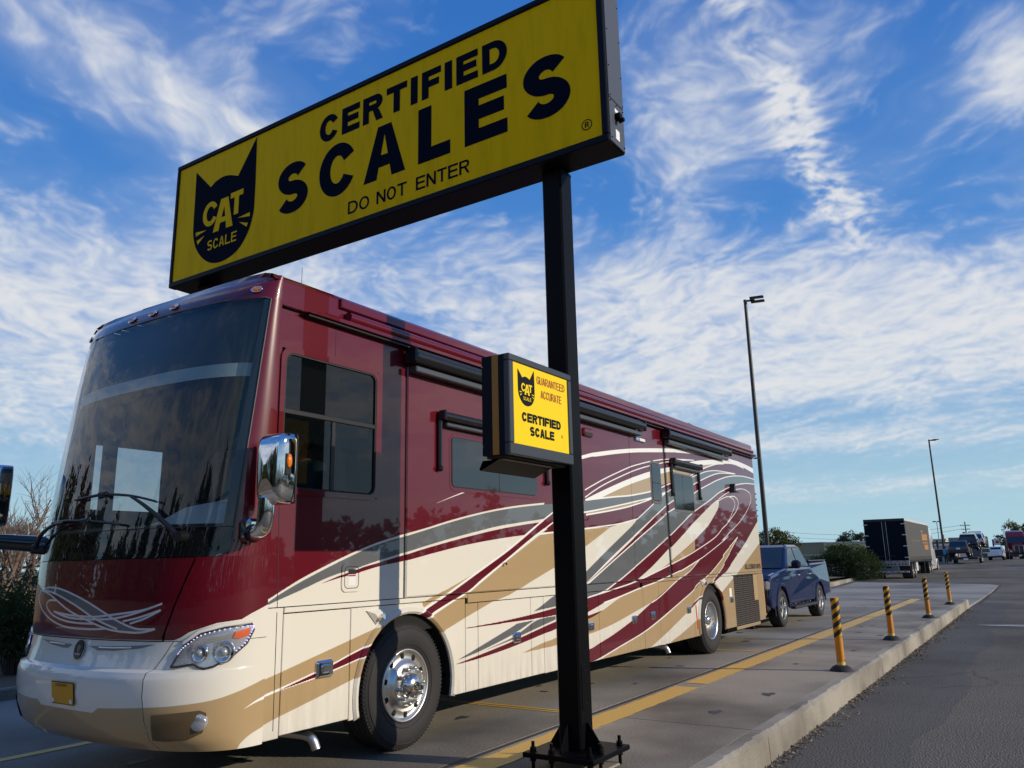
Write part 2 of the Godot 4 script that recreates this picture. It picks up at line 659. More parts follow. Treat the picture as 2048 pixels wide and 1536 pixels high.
func sky_color(d: Vector3, fine: bool) -> Color:
	var el := rad_to_deg(asin(clampf(d.y, -1.0, 1.0)))
	var az := rad_to_deg(atan2(d.x, -d.z) + AIM)
	az = wrapf(az, -180.0, 180.0)
	var t := clampf(el / 90.0, 0.0, 1.0)
	# deep blue above, pale and slightly green near the ground
	var hi := Vector3(0.030, 0.150, 0.50)
	var mid := Vector3(0.085, 0.275, 0.66)
	var lo := Vector3(0.42, 0.635, 0.72)
	var c := lo.lerp(mid, smoothstep(0.0, 0.20, t)).lerp(hi, smoothstep(0.12, 0.50, t))
	var sun_side := clampf(d.x * 0.9 - d.z * 0.28, 0.0, 1.0)
	c += Vector3(0.16, 0.13, 0.08) * pow(sun_side, 4.0) * (1.0 - t) * 0.6
	var a := cloud_amount(az, el, d)
	var white := Vector3(0.66, 0.715, 0.80).lerp(Vector3(0.78, 0.79, 0.80), a)
	c = c.lerp(white, a * 0.93)
	return Color(c.x, c.y, c.z)

func make_sky() -> ImageTexture:
	nz = [cloud_noise(11, 0.9, 4), cloud_noise(5, 1.0, 5), cloud_noise(23, 1.1, 4), cloud_noise(31, 0.5, 4)]
	var W := SKY_W
	var H := W / 2
	var data := PackedFloat32Array()
	data.resize(W * H * 3)
	var rows := H / 2 + 8
	var tasks := 8
	var results := []
	results.resize(tasks)
	var job := func(k: int) -> void:
		var y0 := rows * k / tasks
		var y1 := rows * (k + 1) / tasks
		var out := PackedFloat32Array()
		out.resize(W * (y1 - y0) * 3)
		for y in range(y0, y1):
			var el := PI * (0.5 - (y + 0.5) / H)
			var x := 0
			while x < W:
				var a := TAU * (x + 0.5) / W
				var rel := rad_to_deg(wrapf(a + AIM, -PI, PI))
				var near := absf(rel) < 46.0 and el < 1.02
				var step := 1 if near else 8
				var step_y := 1 if near else 4
				if step_y > 1 and (y - y0) % step_y != 0:
					var src := (y - y0 - 1) * W * 3 + x * 3
					var dst := (y - y0) * W * 3 + x * 3
					for q in mini(step, W - x) * 3:
						out[dst + q] = out[src + q]
					x += step
					continue
				if step > 1:
					a = TAU * (x + 4.0) / W
				var d := Vector3(sin(a) * cos(el), sin(el), -cos(a) * cos(el))
				var c := sky_color(d, near)
				for q in mini(step, W - x):
					var i := ((y - y0) * W + x + q) * 3
					out[i] = c.r
					out[i + 1] = c.g
					out[i + 2] = c.b
				x += step
		results[k] = out
	var id := WorkerThreadPool.add_group_task(job, tasks)
	WorkerThreadPool.wait_for_group_task_completion(id)
	var at := 0
	var all := PackedFloat32Array()
	for k in tasks:
		all.append_array(results[k])
	var low := Color(0.20, 0.20, 0.19)
	var left := W * (H - rows)
	var tail := PackedFloat32Array()
	tail.resize(left * 3)
	for i in left:
		tail[i * 3] = low.r
		tail[i * 3 + 1] = low.g
		tail[i * 3 + 2] = low.b
	all.append_array(tail)
	var im := Image.create_from_data(W, H, false, Image.FORMAT_RGBF, all.to_byte_array())
	return ImageTexture.create_from_image(im)
# ---------------------------------------------------------------- the motorhome
const XS := -4.65     # its lit side
const XC := -5.925    # its middle
const HW := 1.275
const ZS := -3.88     # where the round front begins
const NEXP := 2.55
const Z_REAR := -16.0
var arc_t := PackedFloat32Array()   # arc length round the front against the angle
var arc_max := 0.0

# colours of the paint, as sRGB
const M := Color8(92, 9, 25)
const W := Color8(222, 217, 203)
const L := Color8(240, 238, 231)
const G := Color8(96, 98, 100)
const T := Color8(173, 147, 107)

var canvas: Image
var c_x0 := 0.0
var c_y1 := 0.0
var c_px := 1.0
var c_flip := -1.0

func canvas_begin(w: int, h: int, x0: float, y1: float, px: float, flip: float, base: Color) -> void:
	canvas = Image.create(w, h, false, Image.FORMAT_RGB8)
	canvas.fill(base)
	c_x0 = x0
	c_y1 = y1
	c_px = px
	c_flip = flip

func fill_poly(col: Color, P: PackedVector2Array) -> void:
	var n := P.size()
	var q := PackedVector2Array()
	var lo := 1e9
	var hi := -1e9
	for p in P:
		var v := Vector2((p.x - c_x0) * c_flip * c_px, (c_y1 - p.y) * c_px)
		q.append(v)
		lo = minf(lo, v.y)
		hi = maxf(hi, v.y)
	var w := canvas.get_width()
	for y in range(maxi(0, int(lo)), mini(canvas.get_height(), int(hi) + 1)):
		var xs := PackedFloat32Array()
		var yc := y + 0.5
		for i in n:
			var a := q[i]
			var b := q[(i + 1) % n]
			if (a.y <= yc) != (b.y <= yc):
				xs.append(a.x + (yc - a.y) / (b.y - a.y) * (b.x - a.x))
		xs.sort()
		for k in range(0, xs.size() - 1, 2):
			var x0 := clampi(roundi(xs[k]), 0, w)
			var x1 := clampi(roundi(xs[k + 1]), 0, w)
			if x1 > x0:
				canvas.fill_rect(Rect2i(x0, y, x1 - x0, 1), col)

func _poly(col: Color, flat: Array) -> void:
	fill_poly(col, v2(flat))

func _band(col: Color, A: Array, B: Array) -> void:
	var a := smooth2(v2(A))
	var b := smooth2(v2(B))
	b.reverse()
	a.append_array(b)
	fill_poly(col, a)

func _line(col: Color, w: float, A: Array) -> void:
	var p := smooth2(v2(A))
	var a := PackedVector2Array()
	var b := PackedVector2Array()
	for i in p.size():
		var d := (p[mini(i + 1, p.size() - 1)] - p[maxi(i - 1, 0)]).normalized()
		var n := Vector2(-d.y, d.x) * w * 0.5
		a.append(p[i] + n)
		b.append(p[i] - n)
	b.reverse()
	a.append_array(b)
	fill_poly(col, a)

# the swooshes along the side, in metres (z, y)
func paint_side() -> void:
	_band(W, [-3.386,1.027,-3.672,1.18,-3.783,1.248,-3.933,1.319,-4.162,1.423,-4.415,1.518,-4.688,1.612,-4.985,1.698,-5.341,1.779,-5.607,1.833,-5.967,1.913,-6.359,1.989,-6.788,2.06,-7.259,2.12,-7.906,2.183,-8.453,2.216,-8.694,2.255], [-3.364,-0.178,-4.06,-0.06,-5.069,-0.117,-6.765,-0.168,-8.875,-0.222])
	_poly(W, [-7.859,2.205,-8.678,1.898,-9.363,1.938,-10.176,2.059,-11.004,2.364,-12.787,2.538,-12.247,-0.093,-8.425,0.337,-7.717,-0.142])
	_poly(M, [-7.924,3.314,-11.931,3.927,-19.005,5.022,-18.083,2.48,-16.264,2.331,-15.949,2.219,-14.937,1.737,-13.809,1.286,-13.118,1.108,-10.655,0.803,-8.446,0.59,-8.733,1.084,-10.028,1.407,-11.736,2.176,-10.208,2.068,-9.611,1.987,-9.088,1.936,-8.692,1.907,-7.68,1.874,-7.691,2.081])
	_band(G, [-3.788,1.224,-3.945,1.307,-4.163,1.401,-4.416,1.496,-4.689,1.591,-4.985,1.681,-5.341,1.757,-5.607,1.815,-5.967,1.894,-6.359,1.971,-6.788,2.041,-7.258,2.1,-7.905,2.164,-8.103,2.186,-8.702,2.239,-9.102,2.287,-10.06,2.378,-10.745,2.476,-11.479,2.583,-11.445,2.588], [-3.788,1.224,-3.932,1.272,-4.166,1.342,-4.419,1.422,-4.599,1.466,-4.789,1.503,-5.04,1.558,-5.343,1.619,-5.608,1.674,-5.966,1.743,-6.356,1.811,-6.783,1.881,-7.251,1.936,-7.686,1.985,-8.142,2.057,-8.23,2.057,-8.7,2.106,-9.421,2.2,-10.049,2.287,-10.733,2.392,-11.411,2.518,-11.45,2.541])
	_band(M, [-4.372,1.384,-4.581,1.443,-4.789,1.492,-5.041,1.54,-5.344,1.599,-5.609,1.652,-5.966,1.717,-6.356,1.783,-6.782,1.848,-7.25,1.906,-7.588,1.941], [-4.372,1.384,-4.582,1.427,-4.79,1.462,-5.042,1.509,-5.344,1.548,-5.725,1.612,-6.221,1.688,-6.779,1.753,-7.27,1.798])
	_poly(T, [-6.281,1.244,-6.922,1.529,-7.615,1.812,-7.893,1.828,-8.251,1.874,-8.7,1.889,-9.351,1.934,-9.363,1.936,-9.007,1.808,-8.699,1.7,-7.897,1.449,-7.387,1.308,-6.971,1.186,-6.664,1.133,-6.216,1.011,-5.935,0.93,-5.763,0.891,-5.537,0.991,-5.833,1.094,-6.244,1.241])
	_poly(T, [-6.391,1.426,-5.916,1.281,-5.833,1.261,-5.58,1.182,-5.603,1.139,-5.786,1.207,-6.246,1.359])
	_band(M, [-8.563,2.34,-7.898,2.052,-7.586,1.917,-7.268,1.768,-6.925,1.618,-6.487,1.446,-5.976,1.246,-5.833,1.194,-5.693,1.141,-5.492,1.063], [-8.555,2.24,-7.892,1.964,-7.408,1.767,-6.923,1.552,-6.485,1.364,-6.242,1.253,-5.833,1.122,-5.717,1.08,-5.548,1.004])
	_poly(M, [-7.66,1.833,-7.89,1.925,-8.331,2.015,-8.705,2.062,-8.692,1.912,-8.321,1.886,-7.894,1.847])
	_line(L, 0.017, [-7.581,1.812,-7.921,1.84,-8.691,1.901,-9.088,1.934,-9.61,1.982,-10.208,2.066])
	_line(L, 0.017, [-8.565,2.355,-7.898,2.066,-7.587,1.932,-7.261,1.785,-6.925,1.63,-6.487,1.46,-5.964,1.257,-5.833,1.201,-5.682,1.145,-5.492,1.073])
	_line(L, 0.017, [-8.554,2.225,-7.891,1.95,-7.408,1.754,-6.922,1.54,-6.485,1.352,-6.242,1.242,-5.833,1.112,-5.717,1.068,-5.548,0.994])
	_band(T, [-3.082,0.598,-3.464,0.667,-3.675,0.708,-3.965,0.772,-4.318,0.854,-4.693,0.941,-5.002,1.013,-5.067,1.03], [-3.125,0.105,-3.699,0.358,-3.769,0.419,-3.912,0.461,-4.014,0.486,-4.332,0.554,-4.694,0.635,-4.813,0.66,-4.926,0.671])
	_band(L, [-3.778,0.623,-3.915,0.659,-4.027,0.681,-4.323,0.744,-4.514,0.787,-4.696,0.838,-4.994,0.915], [-3.778,0.623,-3.916,0.642,-4.012,0.659,-4.325,0.697,-4.517,0.728,-4.699,0.765,-4.928,0.809])
	_band(M, [-4.02,0.665,-4.324,0.732,-4.515,0.775,-4.697,0.826,-4.973,0.896], [-4.02,0.664,-4.325,0.706,-4.516,0.74,-4.699,0.774,-4.922,0.82])
	_band(G, [-7.44,0.992,-7.647,1.057,-7.862,1.129,-8.066,1.165], [-7.44,0.992,-7.635,1.006,-7.9,1.021,-8.708,1.091,-9.101,1.13])
	_band(M, [-6.125,0.915,-6.418,0.922,-6.861,0.936,-7.373,0.963,-7.899,1.004,-8.707,1.074,-9.18,1.117,-10.035,1.214], [-6.125,0.915,-6.602,0.912,-6.979,0.916,-7.371,0.917,-7.894,0.928,-8.699,0.989,-9.102,1.014,-10.021,1.113])
	_band(G, [-6.098,0.643,-6.421,0.721,-7.038,0.872,-7.1,0.891,-7.453,0.903], [-6.098,0.643,-6.42,0.682,-6.99,0.784,-7.353,0.879,-7.453,0.902])
	_band(G, [-6.501,0.682,-6.989,0.756,-7.222,0.817,-7.519,0.901,-7.903,0.918], [-6.501,0.682,-6.988,0.738,-7.189,0.769,-7.634,0.838,-7.9,0.879])
	_band(M, [-6.061,0.608,-6.419,0.649,-6.987,0.72,-7.633,0.818,-7.908,0.857,-8.697,0.961,-9.087,0.994], [-6.061,0.606,-6.419,0.621,-6.985,0.669,-7.629,0.747,-7.903,0.779,-8.693,0.918,-9.092,0.994])
	_band(T, [-7.213,0.595,-7.624,0.656,-7.897,0.685,-8.71,0.835], [-7.213,0.593,-7.621,0.6,-7.892,0.606,-8.695,0.663])
	_band(L, [-5.759,2.064,-6.201,2.2,-6.841,2.371,-8.684,2.805,-9.08,2.885,-9.724,2.987,-10.439,3.08,-11.809,3.223,-11.545,3.193,-12.433,3.266,-13.082,3.295,-13.781,3.301,-14.385,3.314,-15.155,3.308,-16.025,3.249,-16.382,3.18], [-5.759,2.062,-6.254,2.201,-6.84,2.323,-8.68,2.759,-9.074,2.828,-9.717,2.929,-10.431,3.021,-11.798,3.161,-11.82,3.16,-12.74,3.225,-13.593,3.268,-14.145,3.272,-14.651,3.269,-15.137,3.24,-15.995,3.149,-16.351,3.079])
	_band(L, [-8.694,2.259,-9.029,2.353,-9.45,2.467,-10.044,2.618,-10.736,2.77,-11.088,2.836,-11.468,2.895,-12.205,3.028,-12.717,3.113,-13.581,3.212,-14.14,3.252,-14.651,3.272,-15.148,3.281], [-8.693,2.244,-9.113,2.295,-9.573,2.42,-10.057,2.54,-10.737,2.686,-11.089,2.759,-11.457,2.825,-12.192,2.958,-12.833,3.046,-13.635,3.136,-14.125,3.191,-14.721,3.229,-15.339,3.197])
	_band(T, [-9.113,2.295,-9.573,2.42,-10.057,2.54,-10.737,2.686,-11.089,2.759,-11.457,2.825,-12.192,2.958,-12.833,3.046,-13.599,3.133], [-9.113,2.294,-10.062,2.388,-10.747,2.485,-11.101,2.588,-11.429,2.655,-12.291,2.841,-12.816,2.966,-13.599,3.133])
	_line(L, 0.02, [-8.693,2.246,-9.113,2.292,-9.564,2.337,-10.061,2.384,-10.746,2.48,-11.109,2.555,-11.453,2.641,-12.318,2.823,-12.816,2.963,-13.634,3.134,-14.124,3.186])
	_line(L, 0.016, [-8.694,2.372,-8.94,2.453,-9.25,2.552,-9.644,2.665,-10.052,2.776,-10.408,2.851,-10.745,2.916,-11.208,2.989,-11.781,3.058,-11.517,3.024,-12.035,3.071,-12.59,3.11])
	_line(L, 0.016, [-8.692,2.281,-8.953,2.382,-9.243,2.479,-9.635,2.592,-10.054,2.704,-10.399,2.785,-10.735,2.853,-11.2,2.937,-11.518,2.99,-11.511,2.986,-12.093,3.063,-12.59,3.11])
	_line(L, 0.02, [-8.093,2.04,-8.699,2.1,-9.421,2.195,-10.049,2.285,-10.745,2.388,-11.411,2.513,-11.45,2.536])
	_band(T, [-8.698,2.088,-9.419,2.181,-10.047,2.272,-10.288,2.309], [-8.697,2.076,-9.417,2.161,-10.043,2.24,-10.287,2.307])
	_line(L, 0.02, [-8.696,2.066,-9.416,2.151,-10.043,2.24,-10.743,2.374,-11.269,2.499])
	_band(G, [-8.357,1.257,-8.712,1.416,-9.321,1.677,-10.038,1.975,-10.207,2.061,-10.567,2.206,-10.866,2.326,-11.266,2.48,-11.443,2.537,-11.436,2.537,-11.875,2.659,-12.343,2.795,-12.803,2.899,-13.181,2.97,-13.644,3.02,-14.242,3.045,-14.757,3.057], [-8.348,1.146,-8.712,1.274,-9.305,1.523,-10.066,1.824,-10.646,2.051,-11.292,2.301,-11.621,2.404,-11.618,2.399,-11.996,2.532,-12.412,2.677,-12.794,2.78,-13.338,2.906,-13.893,2.998,-14.757,3.054])
	_line(L, 0.016, [-10.207,2.061,-10.567,2.206,-10.866,2.326,-11.266,2.48,-11.443,2.537,-11.436,2.537,-11.875,2.659,-12.343,2.795,-12.803,2.899,-13.182,2.973,-13.645,3.024,-14.243,3.047,-14.757,3.057])
	_line(L, 0.018, [-8.348,1.14,-8.712,1.277,-9.305,1.527,-10.066,1.826,-10.646,2.051,-11.292,2.301,-11.621,2.404,-11.618,2.399,-11.996,2.532,-12.413,2.679,-12.794,2.78,-13.338,2.908,-13.894,3,-14.757,3.054])
	_band(M, [-8.497,1.207,-8.725,1.282,-9.302,1.499,-10.063,1.8,-10.899,2.145], [-8.496,1.205,-8.725,1.277,-9.301,1.481,-10.056,1.748,-11.192,2.156])
	_band(G, [-8.346,1.113,-8.71,1.251,-9.299,1.462,-10.054,1.734,-11.229,2.155,-10.84,2.037,-11.326,2.194,-11.654,2.285,-12.032,2.41,-12.414,2.529,-12.781,2.636,-13.678,2.853,-14.259,2.957,-14.871,3.023,-15.515,3.046,-16.333,3.019], [-8.341,1.047,-8.695,1.083,-9.101,1.13,-9.56,1.26,-10.061,1.42,-10.681,1.627,-11.369,1.862,-10.89,1.714,-11.364,1.862,-11.881,2.056,-12.389,2.243,-13.247,2.49,-13.66,2.623,-14.369,2.78,-14.828,2.859,-15.48,2.923,-16.309,2.943])
	_line(L, 0.018, [-8.346,1.115,-8.71,1.254,-9.3,1.471,-10.055,1.742,-11.229,2.158,-10.84,2.039,-11.327,2.199,-11.655,2.29,-12.033,2.415,-12.415,2.535,-12.782,2.642,-13.236,2.753,-13.679,2.858,-14.26,2.961,-14.872,3.027,-15.516,3.05,-16.334,3.024])
	_line(L, 0.018, [-8.695,1.08,-9.101,1.13,-9.56,1.26,-10.061,1.42,-10.681,1.627,-11.369,1.862,-10.89,1.714,-11.364,1.862,-11.881,2.056,-12.389,2.243,-13.247,2.49,-13.66,2.623,-14.009,2.707,-14.369,2.78,-14.828,2.859,-15.48,2.924,-16.311,2.947])
	_poly(M, [-8.707,1.074,-9.113,1.119,-10.066,1.213,-11.031,1.376,-11.377,1.44,-12.421,1.636,-13.281,1.834,-13.762,1.989,-14.28,2.18,-15.98,2.233,-15.028,1.779,-13.806,1.271,-13.159,1.092,-12.794,1.22,-11.404,1.282,-10.814,1.214,-10.791,1.204,-10.228,1.124,-9.623,1.049,-9.101,1.002,-8.699,0.983])
	_band(W, [-10.085,1.242,-10.651,1.424,-11.32,1.681,-11.365,1.683,-11.877,1.879,-12.477,2.123,-12.003,1.938,-12.657,2.184,-13.336,2.43,-13.56,2.494,-13.68,2.521], [-10.083,1.226,-10.497,1.293,-11.034,1.397,-11.384,1.495,-11.369,1.496,-12.159,1.735,-12.593,1.877,-12.462,1.838,-13.014,2.038,-13.436,2.258,-13.622,2.378,-13.68,2.521])
	_band(T, [-10.996,1.388,-11.383,1.491,-11.369,1.493,-12.159,1.731,-12.374,1.808], [-10.996,1.384,-11.611,1.467,-11.36,1.442,-11.812,1.526,-12.341,1.643])
	_line(L, 0.017, [-8.707,1.083,-9.1,1.12,-9.549,1.166,-10.083,1.228,-11.032,1.383,-11.375,1.441,-11.378,1.445,-11.89,1.535,-12.422,1.643,-13.283,1.841,-13.689,1.988,-13.693,1.996,-14.092,2.125,-14.389,2.245,-14.658,2.368,-14.791,2.488,-14.753,2.575,-14.565,2.622,-14.286,2.6])
	_line(L, 0.014, [-14.05,2.11,-14.18,2.177,-14.504,2.386,-14.59,2.491,-14.51,2.562,-14.286,2.6,-13.975,2.564,-13.667,2.496])
	_line(L, 0.014, [-12.645,1.52,-13.148,1.644,-13.689,1.784,-14.057,1.891,-13.685,1.807,-14.414,2.036,-14.853,2.185,-15.284,2.381,-15.58,2.579,-15.597,2.713,-15.395,2.775,-15.058,2.793,-14.594,2.738,-14.066,2.635,-13.673,2.523])
	_poly(W, [-8.328,0.883,-8.693,0.915,-9.092,0.994,-9.623,1.052,-10.229,1.133,-9.621,1.036,-9.105,0.914,-8.324,0.834])
	_band(T, [-8.325,0.84,-8.711,0.838,-9.106,0.92,-9.623,1.049,-10.228,1.128,-10.807,1.195,-11.583,1.313,-12.511,1.495], [-8.31,0.646,-8.707,0.661,-9.083,0.694,-9.502,0.752,-10.242,0.872,-10.561,0.926,-10.848,1.006,-11.563,1.197,-11.812,1.26,-12.511,1.495])
	_line(L, 0.018, [-9.1,0.996,-9.624,1.057,-10.23,1.137,-10.808,1.203,-11.585,1.323,-11.78,1.348,-12.645,1.52])
	_band(W, [-10.561,0.929,-10.242,0.875,-9.502,0.752,-9.083,0.696,-8.707,0.661,-8.31,0.646], [-10.561,0.924,-10.236,0.828,-9.88,0.725,-9.345,0.603,-8.962,0.534,-8.704,0.489,-8.295,0.454])
	_band(M, [-8.295,0.454,-8.704,0.489,-8.962,0.534,-9.345,0.603,-9.88,0.725,-10.236,0.828,-10.56,0.92,-10.862,0.985,-11.562,1.191,-11.831,1.256,-12.509,1.487], [-8.284,0.312,-8.703,0.34,-8.945,0.364,-9.553,0.454,-10.23,0.557,-10.851,0.69,-11.748,0.912,-12.18,1.025,-12.354,1.102,-12.931,1.257,-13.673,1.517,-14.594,1.881])
	_line(L, 0.016, [-10.561,0.924,-10.863,0.99,-11.563,1.197,-11.811,1.257,-12.115,1.341,-12.51,1.491])
	_band(T, [-8.283,0.296,-8.702,0.324,-8.957,0.346,-9.551,0.44,-10.228,0.542,-10.885,0.68,-11.746,0.904,-12.177,1.014,-12.435,1.099,-12.929,1.246,-13.464,1.43,-13.698,1.52,-13.682,1.554,-14.165,1.724,-14.592,1.875], [-8.279,0.244,-8.914,0.3,-9.736,0.293,-10.359,0.331,-10.846,0.436,-11.808,0.687,-12.183,0.841,-12.522,0.926,-12.748,1.005,-13.03,1.111,-13.376,1.25,-13.692,1.396,-13.699,1.427,-14.145,1.644,-14.592,1.875])
	_line(L, 0.016, [-8.283,0.307,-8.702,0.332,-8.945,0.356,-9.552,0.447,-10.229,0.55,-10.851,0.686,-11.747,0.908,-12.179,1.021,-12.354,1.098,-12.93,1.251,-13.673,1.517,-13.692,1.557,-14.166,1.727,-14.594,1.88])
	_line(L, 0.016, [-12.183,0.841,-12.524,0.932,-12.748,1.005,-13.04,1.113,-13.386,1.253,-13.692,1.396,-13.71,1.43,-14.145,1.644,-14.592,1.875])
	_band(M, [-12.011,0.759,-12.182,0.837,-12.543,0.925], [-12.029,0.754,-12.43,0.875,-12.606,0.932])
	_poly(W, [-10.585,0.34,-10.855,0.432,-11.789,0.688,-12.048,0.753,-12.471,0.878,-12.39,0.581,-12.226,0.565,-11.537,0.412,-11.175,0.347,-10.834,0.298])
	_poly(T, [-12.226,0.565,-12.454,0.597,-12.59,0.268,-11.162,0.267,-11.175,0.347,-11.537,0.412])
	_poly(M, [-14.581,1.833,-15.099,2.035,-15.98,2.233,-15.028,1.779,-13.806,1.271,-13.118,1.108,-13.027,1.096,-13.375,1.242,-13.716,1.396,-13.709,1.427])
	_poly(W, [-16.351,2.521,-15.98,2.233,-15.028,1.779,-13.809,1.286,-13.116,1.101,-13.485,0.923,-14.2,1.164,-14.423,1.233,-14.867,1.396,-16.252,1.897,-16.787,2.147,-16.982,2.74])
	_poly(T, [-17.087,2.23,-16.252,1.897,-14.867,1.396,-14.422,1.23,-14.2,1.164,-13.508,0.922,-13.497,0.78,-13.359,0.201,-14.612,0.092,-17.026,0.06,-17.822,2.291])

# a film of road dirt, thicker towards the skirt, in uneven runs
func road_film(low: float) -> void:
	var n := cloud_noise(61, 0.05, 4)
	var w := canvas.get_width()
	for y in range(int((c_y1 - 1.0) * c_px), canvas.get_height()):
		var h := c_y1 - y / c_px
		var k := clampf((1.0 - h) / (1.0 - low), 0.0, 1.0)
		for x in w:
			var a := k * k * 0.20 * (0.55 + 0.9 * n.get_noise_2d(x * 0.7, y * 0.08)) + 0.05 * k * maxf(n.get_noise_2d(x * 3.0, y * 2.0), 0.0)
			if a > 0.012:
				canvas.set_pixel(x, y, canvas.get_pixel(x, y).lerp(Color(0.42, 0.38, 0.33), clampf(a, 0.0, 0.5)))

func paint_material(key: String, im: Image) -> StandardMaterial3D:
	var m := mat(key, Color.WHITE, 0.30)
	m.albedo_texture = ImageTexture.create_from_image(im)
	m.texture_repeat = false
	gloss(m, 1.0, 0.02)
	return dull(m, 0.3)

# height profile of the nose down the middle
const NOSE_Y := [0.25, 0.33, 0.42, 0.55, 0.70, 0.80, 0.845, 0.86, 0.95, 1.04, 1.06, 1.3, 1.6, 1.9, 2.3, 3.0, 3.45, 3.6, 3.68, 3.74]
const NOSE_Z := [-3.5, -3.34, -3.22, -3.16, -3.13, -3.13, -3.15, -3.21, -3.235, -3.25, -3.23, -3.225, -3.24, -3.275, -3.325, -3.44, -3.54, -3.60, -3.66, -3.76]

func nose(y: float) -> float:
	for i in NOSE_Y.size() - 1:
		if y <= NOSE_Y[i + 1]:
			return lerpf(NOSE_Z[i], NOSE_Z[i + 1], clampf((y - NOSE_Y[i]) / (NOSE_Y[i + 1] - NOSE_Y[i]), 0, 1))
	return NOSE_Z[-1]

func arc_table() -> void:
	arc_t.resize(1001)
	var prev := Vector2(0, 0.6)
	var s := 0.0
	for i in 1001:
		var a := PI / 2 * i / 1000.0
		var p := Vector2(HW * pow(sin(a), 2 / NEXP), 0.6 * pow(maxf(cos(a), 0.0), 2 / NEXP))
		s += p.distance_to(prev)
		prev = p
		arc_t[i] = s
	arc_max = s

# a point of the rounded front: s metres round from the middle, height y, out metres proud
func front(s: float, y: float, out := 0.0) -> Vector3:
	var k := arc_t.bsearch(minf(absf(s), arc_max))
	k = clampi(k, 1, 1000)
	var f := (minf(absf(s), arc_max) - arc_t[k - 1]) / maxf(arc_t[k] - arc_t[k - 1], 1e-9)
	var a := PI / 2 * (k - 1 + f) / 1000.0
	var u := pow(sin(a), 2 / NEXP)
	var w := pow(maxf(cos(a), 0.0), 2 / NEXP)
	var b := nose(y) - ZS
	var p := Vector3(XC + signf(s) * HW * u, y, ZS + b * w)
	if out != 0.0:
		var n := Vector3(signf(s) * pow(u, NEXP - 1) / HW, 0, pow(w, NEXP - 1) / maxf(b, 0.05)).normalized()
		p += n * out
	return p

# part of the front: between s limits that may change with height, rows of heights
func front_patch(st: SurfaceTool, s0: Callable, s1: Callable, ys: Array, ns: int, out := 0.0) -> void:
	st.set_smooth_group(1)
	for r in ys.size() - 1:
		for k in ns:
			var P: Array[Vector3] = []
			var U: Array[Vector2] = []
			for c in [[0, 0], [1, 0], [1, 1], [0, 1]]:
				var y: float = ys[r + c[1]]
				var s := lerpf(s0.call(y), s1.call(y), float(k + c[0]) / ns)
				P.append(front(s, y, out))
				U.append(Vector2((s + 1.6) / 3.2, (1.8 - y) / 1.6))
			var hint := Vector3(P[0].x - XC, 0, P[0].z + 4.6)
			var ord := [0, 1, 2, 0, 2, 3]
			if (P[0] - P[2]).cross(P[0] - P[1]).dot(hint) < 0.0:
				ord = [0, 2, 1, 0, 3, 2]
			for o in ord:
				st.set_uv(U[o])
				st.add_vertex(P[o])

func fpatch(s0: Variant, s1: Variant, ys: Array, ns: int, out := 0.0) -> ArrayMesh:
	var st := begin(true)
	var a: Callable = s0 if s0 is Callable else func(_y: float) -> float: return s0
	var b: Callable = s1 if s1 is Callable else func(_y: float) -> float: return s1
	front_patch(st, a, b, ys, ns, out)
	return done(st)

# a bead that follows the front through (s, y) points
func bead(pts: Array, r: float, out := 0.004, segs := 6) -> ArrayMesh:
	var p := []
	for k in pts:
		p.append(front(k[0], k[1], out))
	return tubem(p, r, r, segs)

# a flat outline in (s, y) laid onto the front
func onto_front(P: PackedVector2Array, out: float) -> ArrayMesh:
	var st := begin(true)
	var c := Vector2.ZERO
	for p in P:
		c += p
	c /= P.size()
	st.set_smooth_group(1)
	# rings from the edge to the middle, so that the sheet follows the curve
	var rings := 5
	for r in rings:
		for i in P.size():
			var q := [P[i].lerp(c, float(r) / rings), P[(i + 1) % P.size()].lerp(c, float(r) / rings), P[(i + 1) % P.size()].lerp(c, float(r + 1) / rings), P[i].lerp(c, float(r + 1) / rings)]
			var v: Array[Vector3] = []
			for k in q:
				v.append(front(k.x, k.y, out))
			var hint := Vector3(v[0].x - XC, 0.2, v[0].z + 4.6)
			if r == rings - 1:
				tri(st, v[0], v[1], v[2], hint)
			else:
				quad(st, v[0], v[1], v[2], v[3], hint)
	return done(st)

func side_uv_a(p: Vector2) -> Vector2:   # p is (-z, y) of a plate that faces +x
	return Vector2((p.x - 3.88) * 276.0 / 2048.0, (3.8 - p.y) * 276.0 / 966.0)

func side_uv_b(p: Vector2) -> Vector2:
	return Vector2((p.x - 8.9) * 276.0 / 2048.0, (3.8 - p.y) * 276.0 / 966.0)

func panel(rv: Node3D, called: String, P: PackedVector2Array, proud := 0.0, bevel := 0.004) -> MeshInstance3D:
	var far := 0.0
	for p in P:
		far = maxf(far, p.x)
	var rear := far > 11.28
	return part(called, platem(P, fx(XS - 0.018), 0.018 + proud, bevel, false, side_uv_b if rear else side_uv_a), mats["side_paint_rear" if rear else "side_paint"], rv)

func quadp(z0: float, y0: float, z1: float, y1: float) -> PackedVector2Array:
	return PackedVector2Array([Vector2(z0, y0), Vector2(z1, y0), Vector2(z1, y1), Vector2(z0, y1)])

# a panel with the wheel opening cut out: centre cz, radius r
func arch_panel(z0: float, z1: float, y0: float, y1: float, cz: float, cy: float, r: float) -> PackedVector2Array:
	var P := PackedVector2Array([Vector2(z0, y1), Vector2(z0, y0)])
	var a0 := asin((y0 - cy) / r)
	for k in 25:
		var a := lerpf(PI - a0, a0, k / 24.0)
		P.append(Vector2(cz + cos(a) * r, cy + sin(a) * r))
	P.append(Vector2(z1, y0))
	P.append(Vector2(z1, y1))
	return P

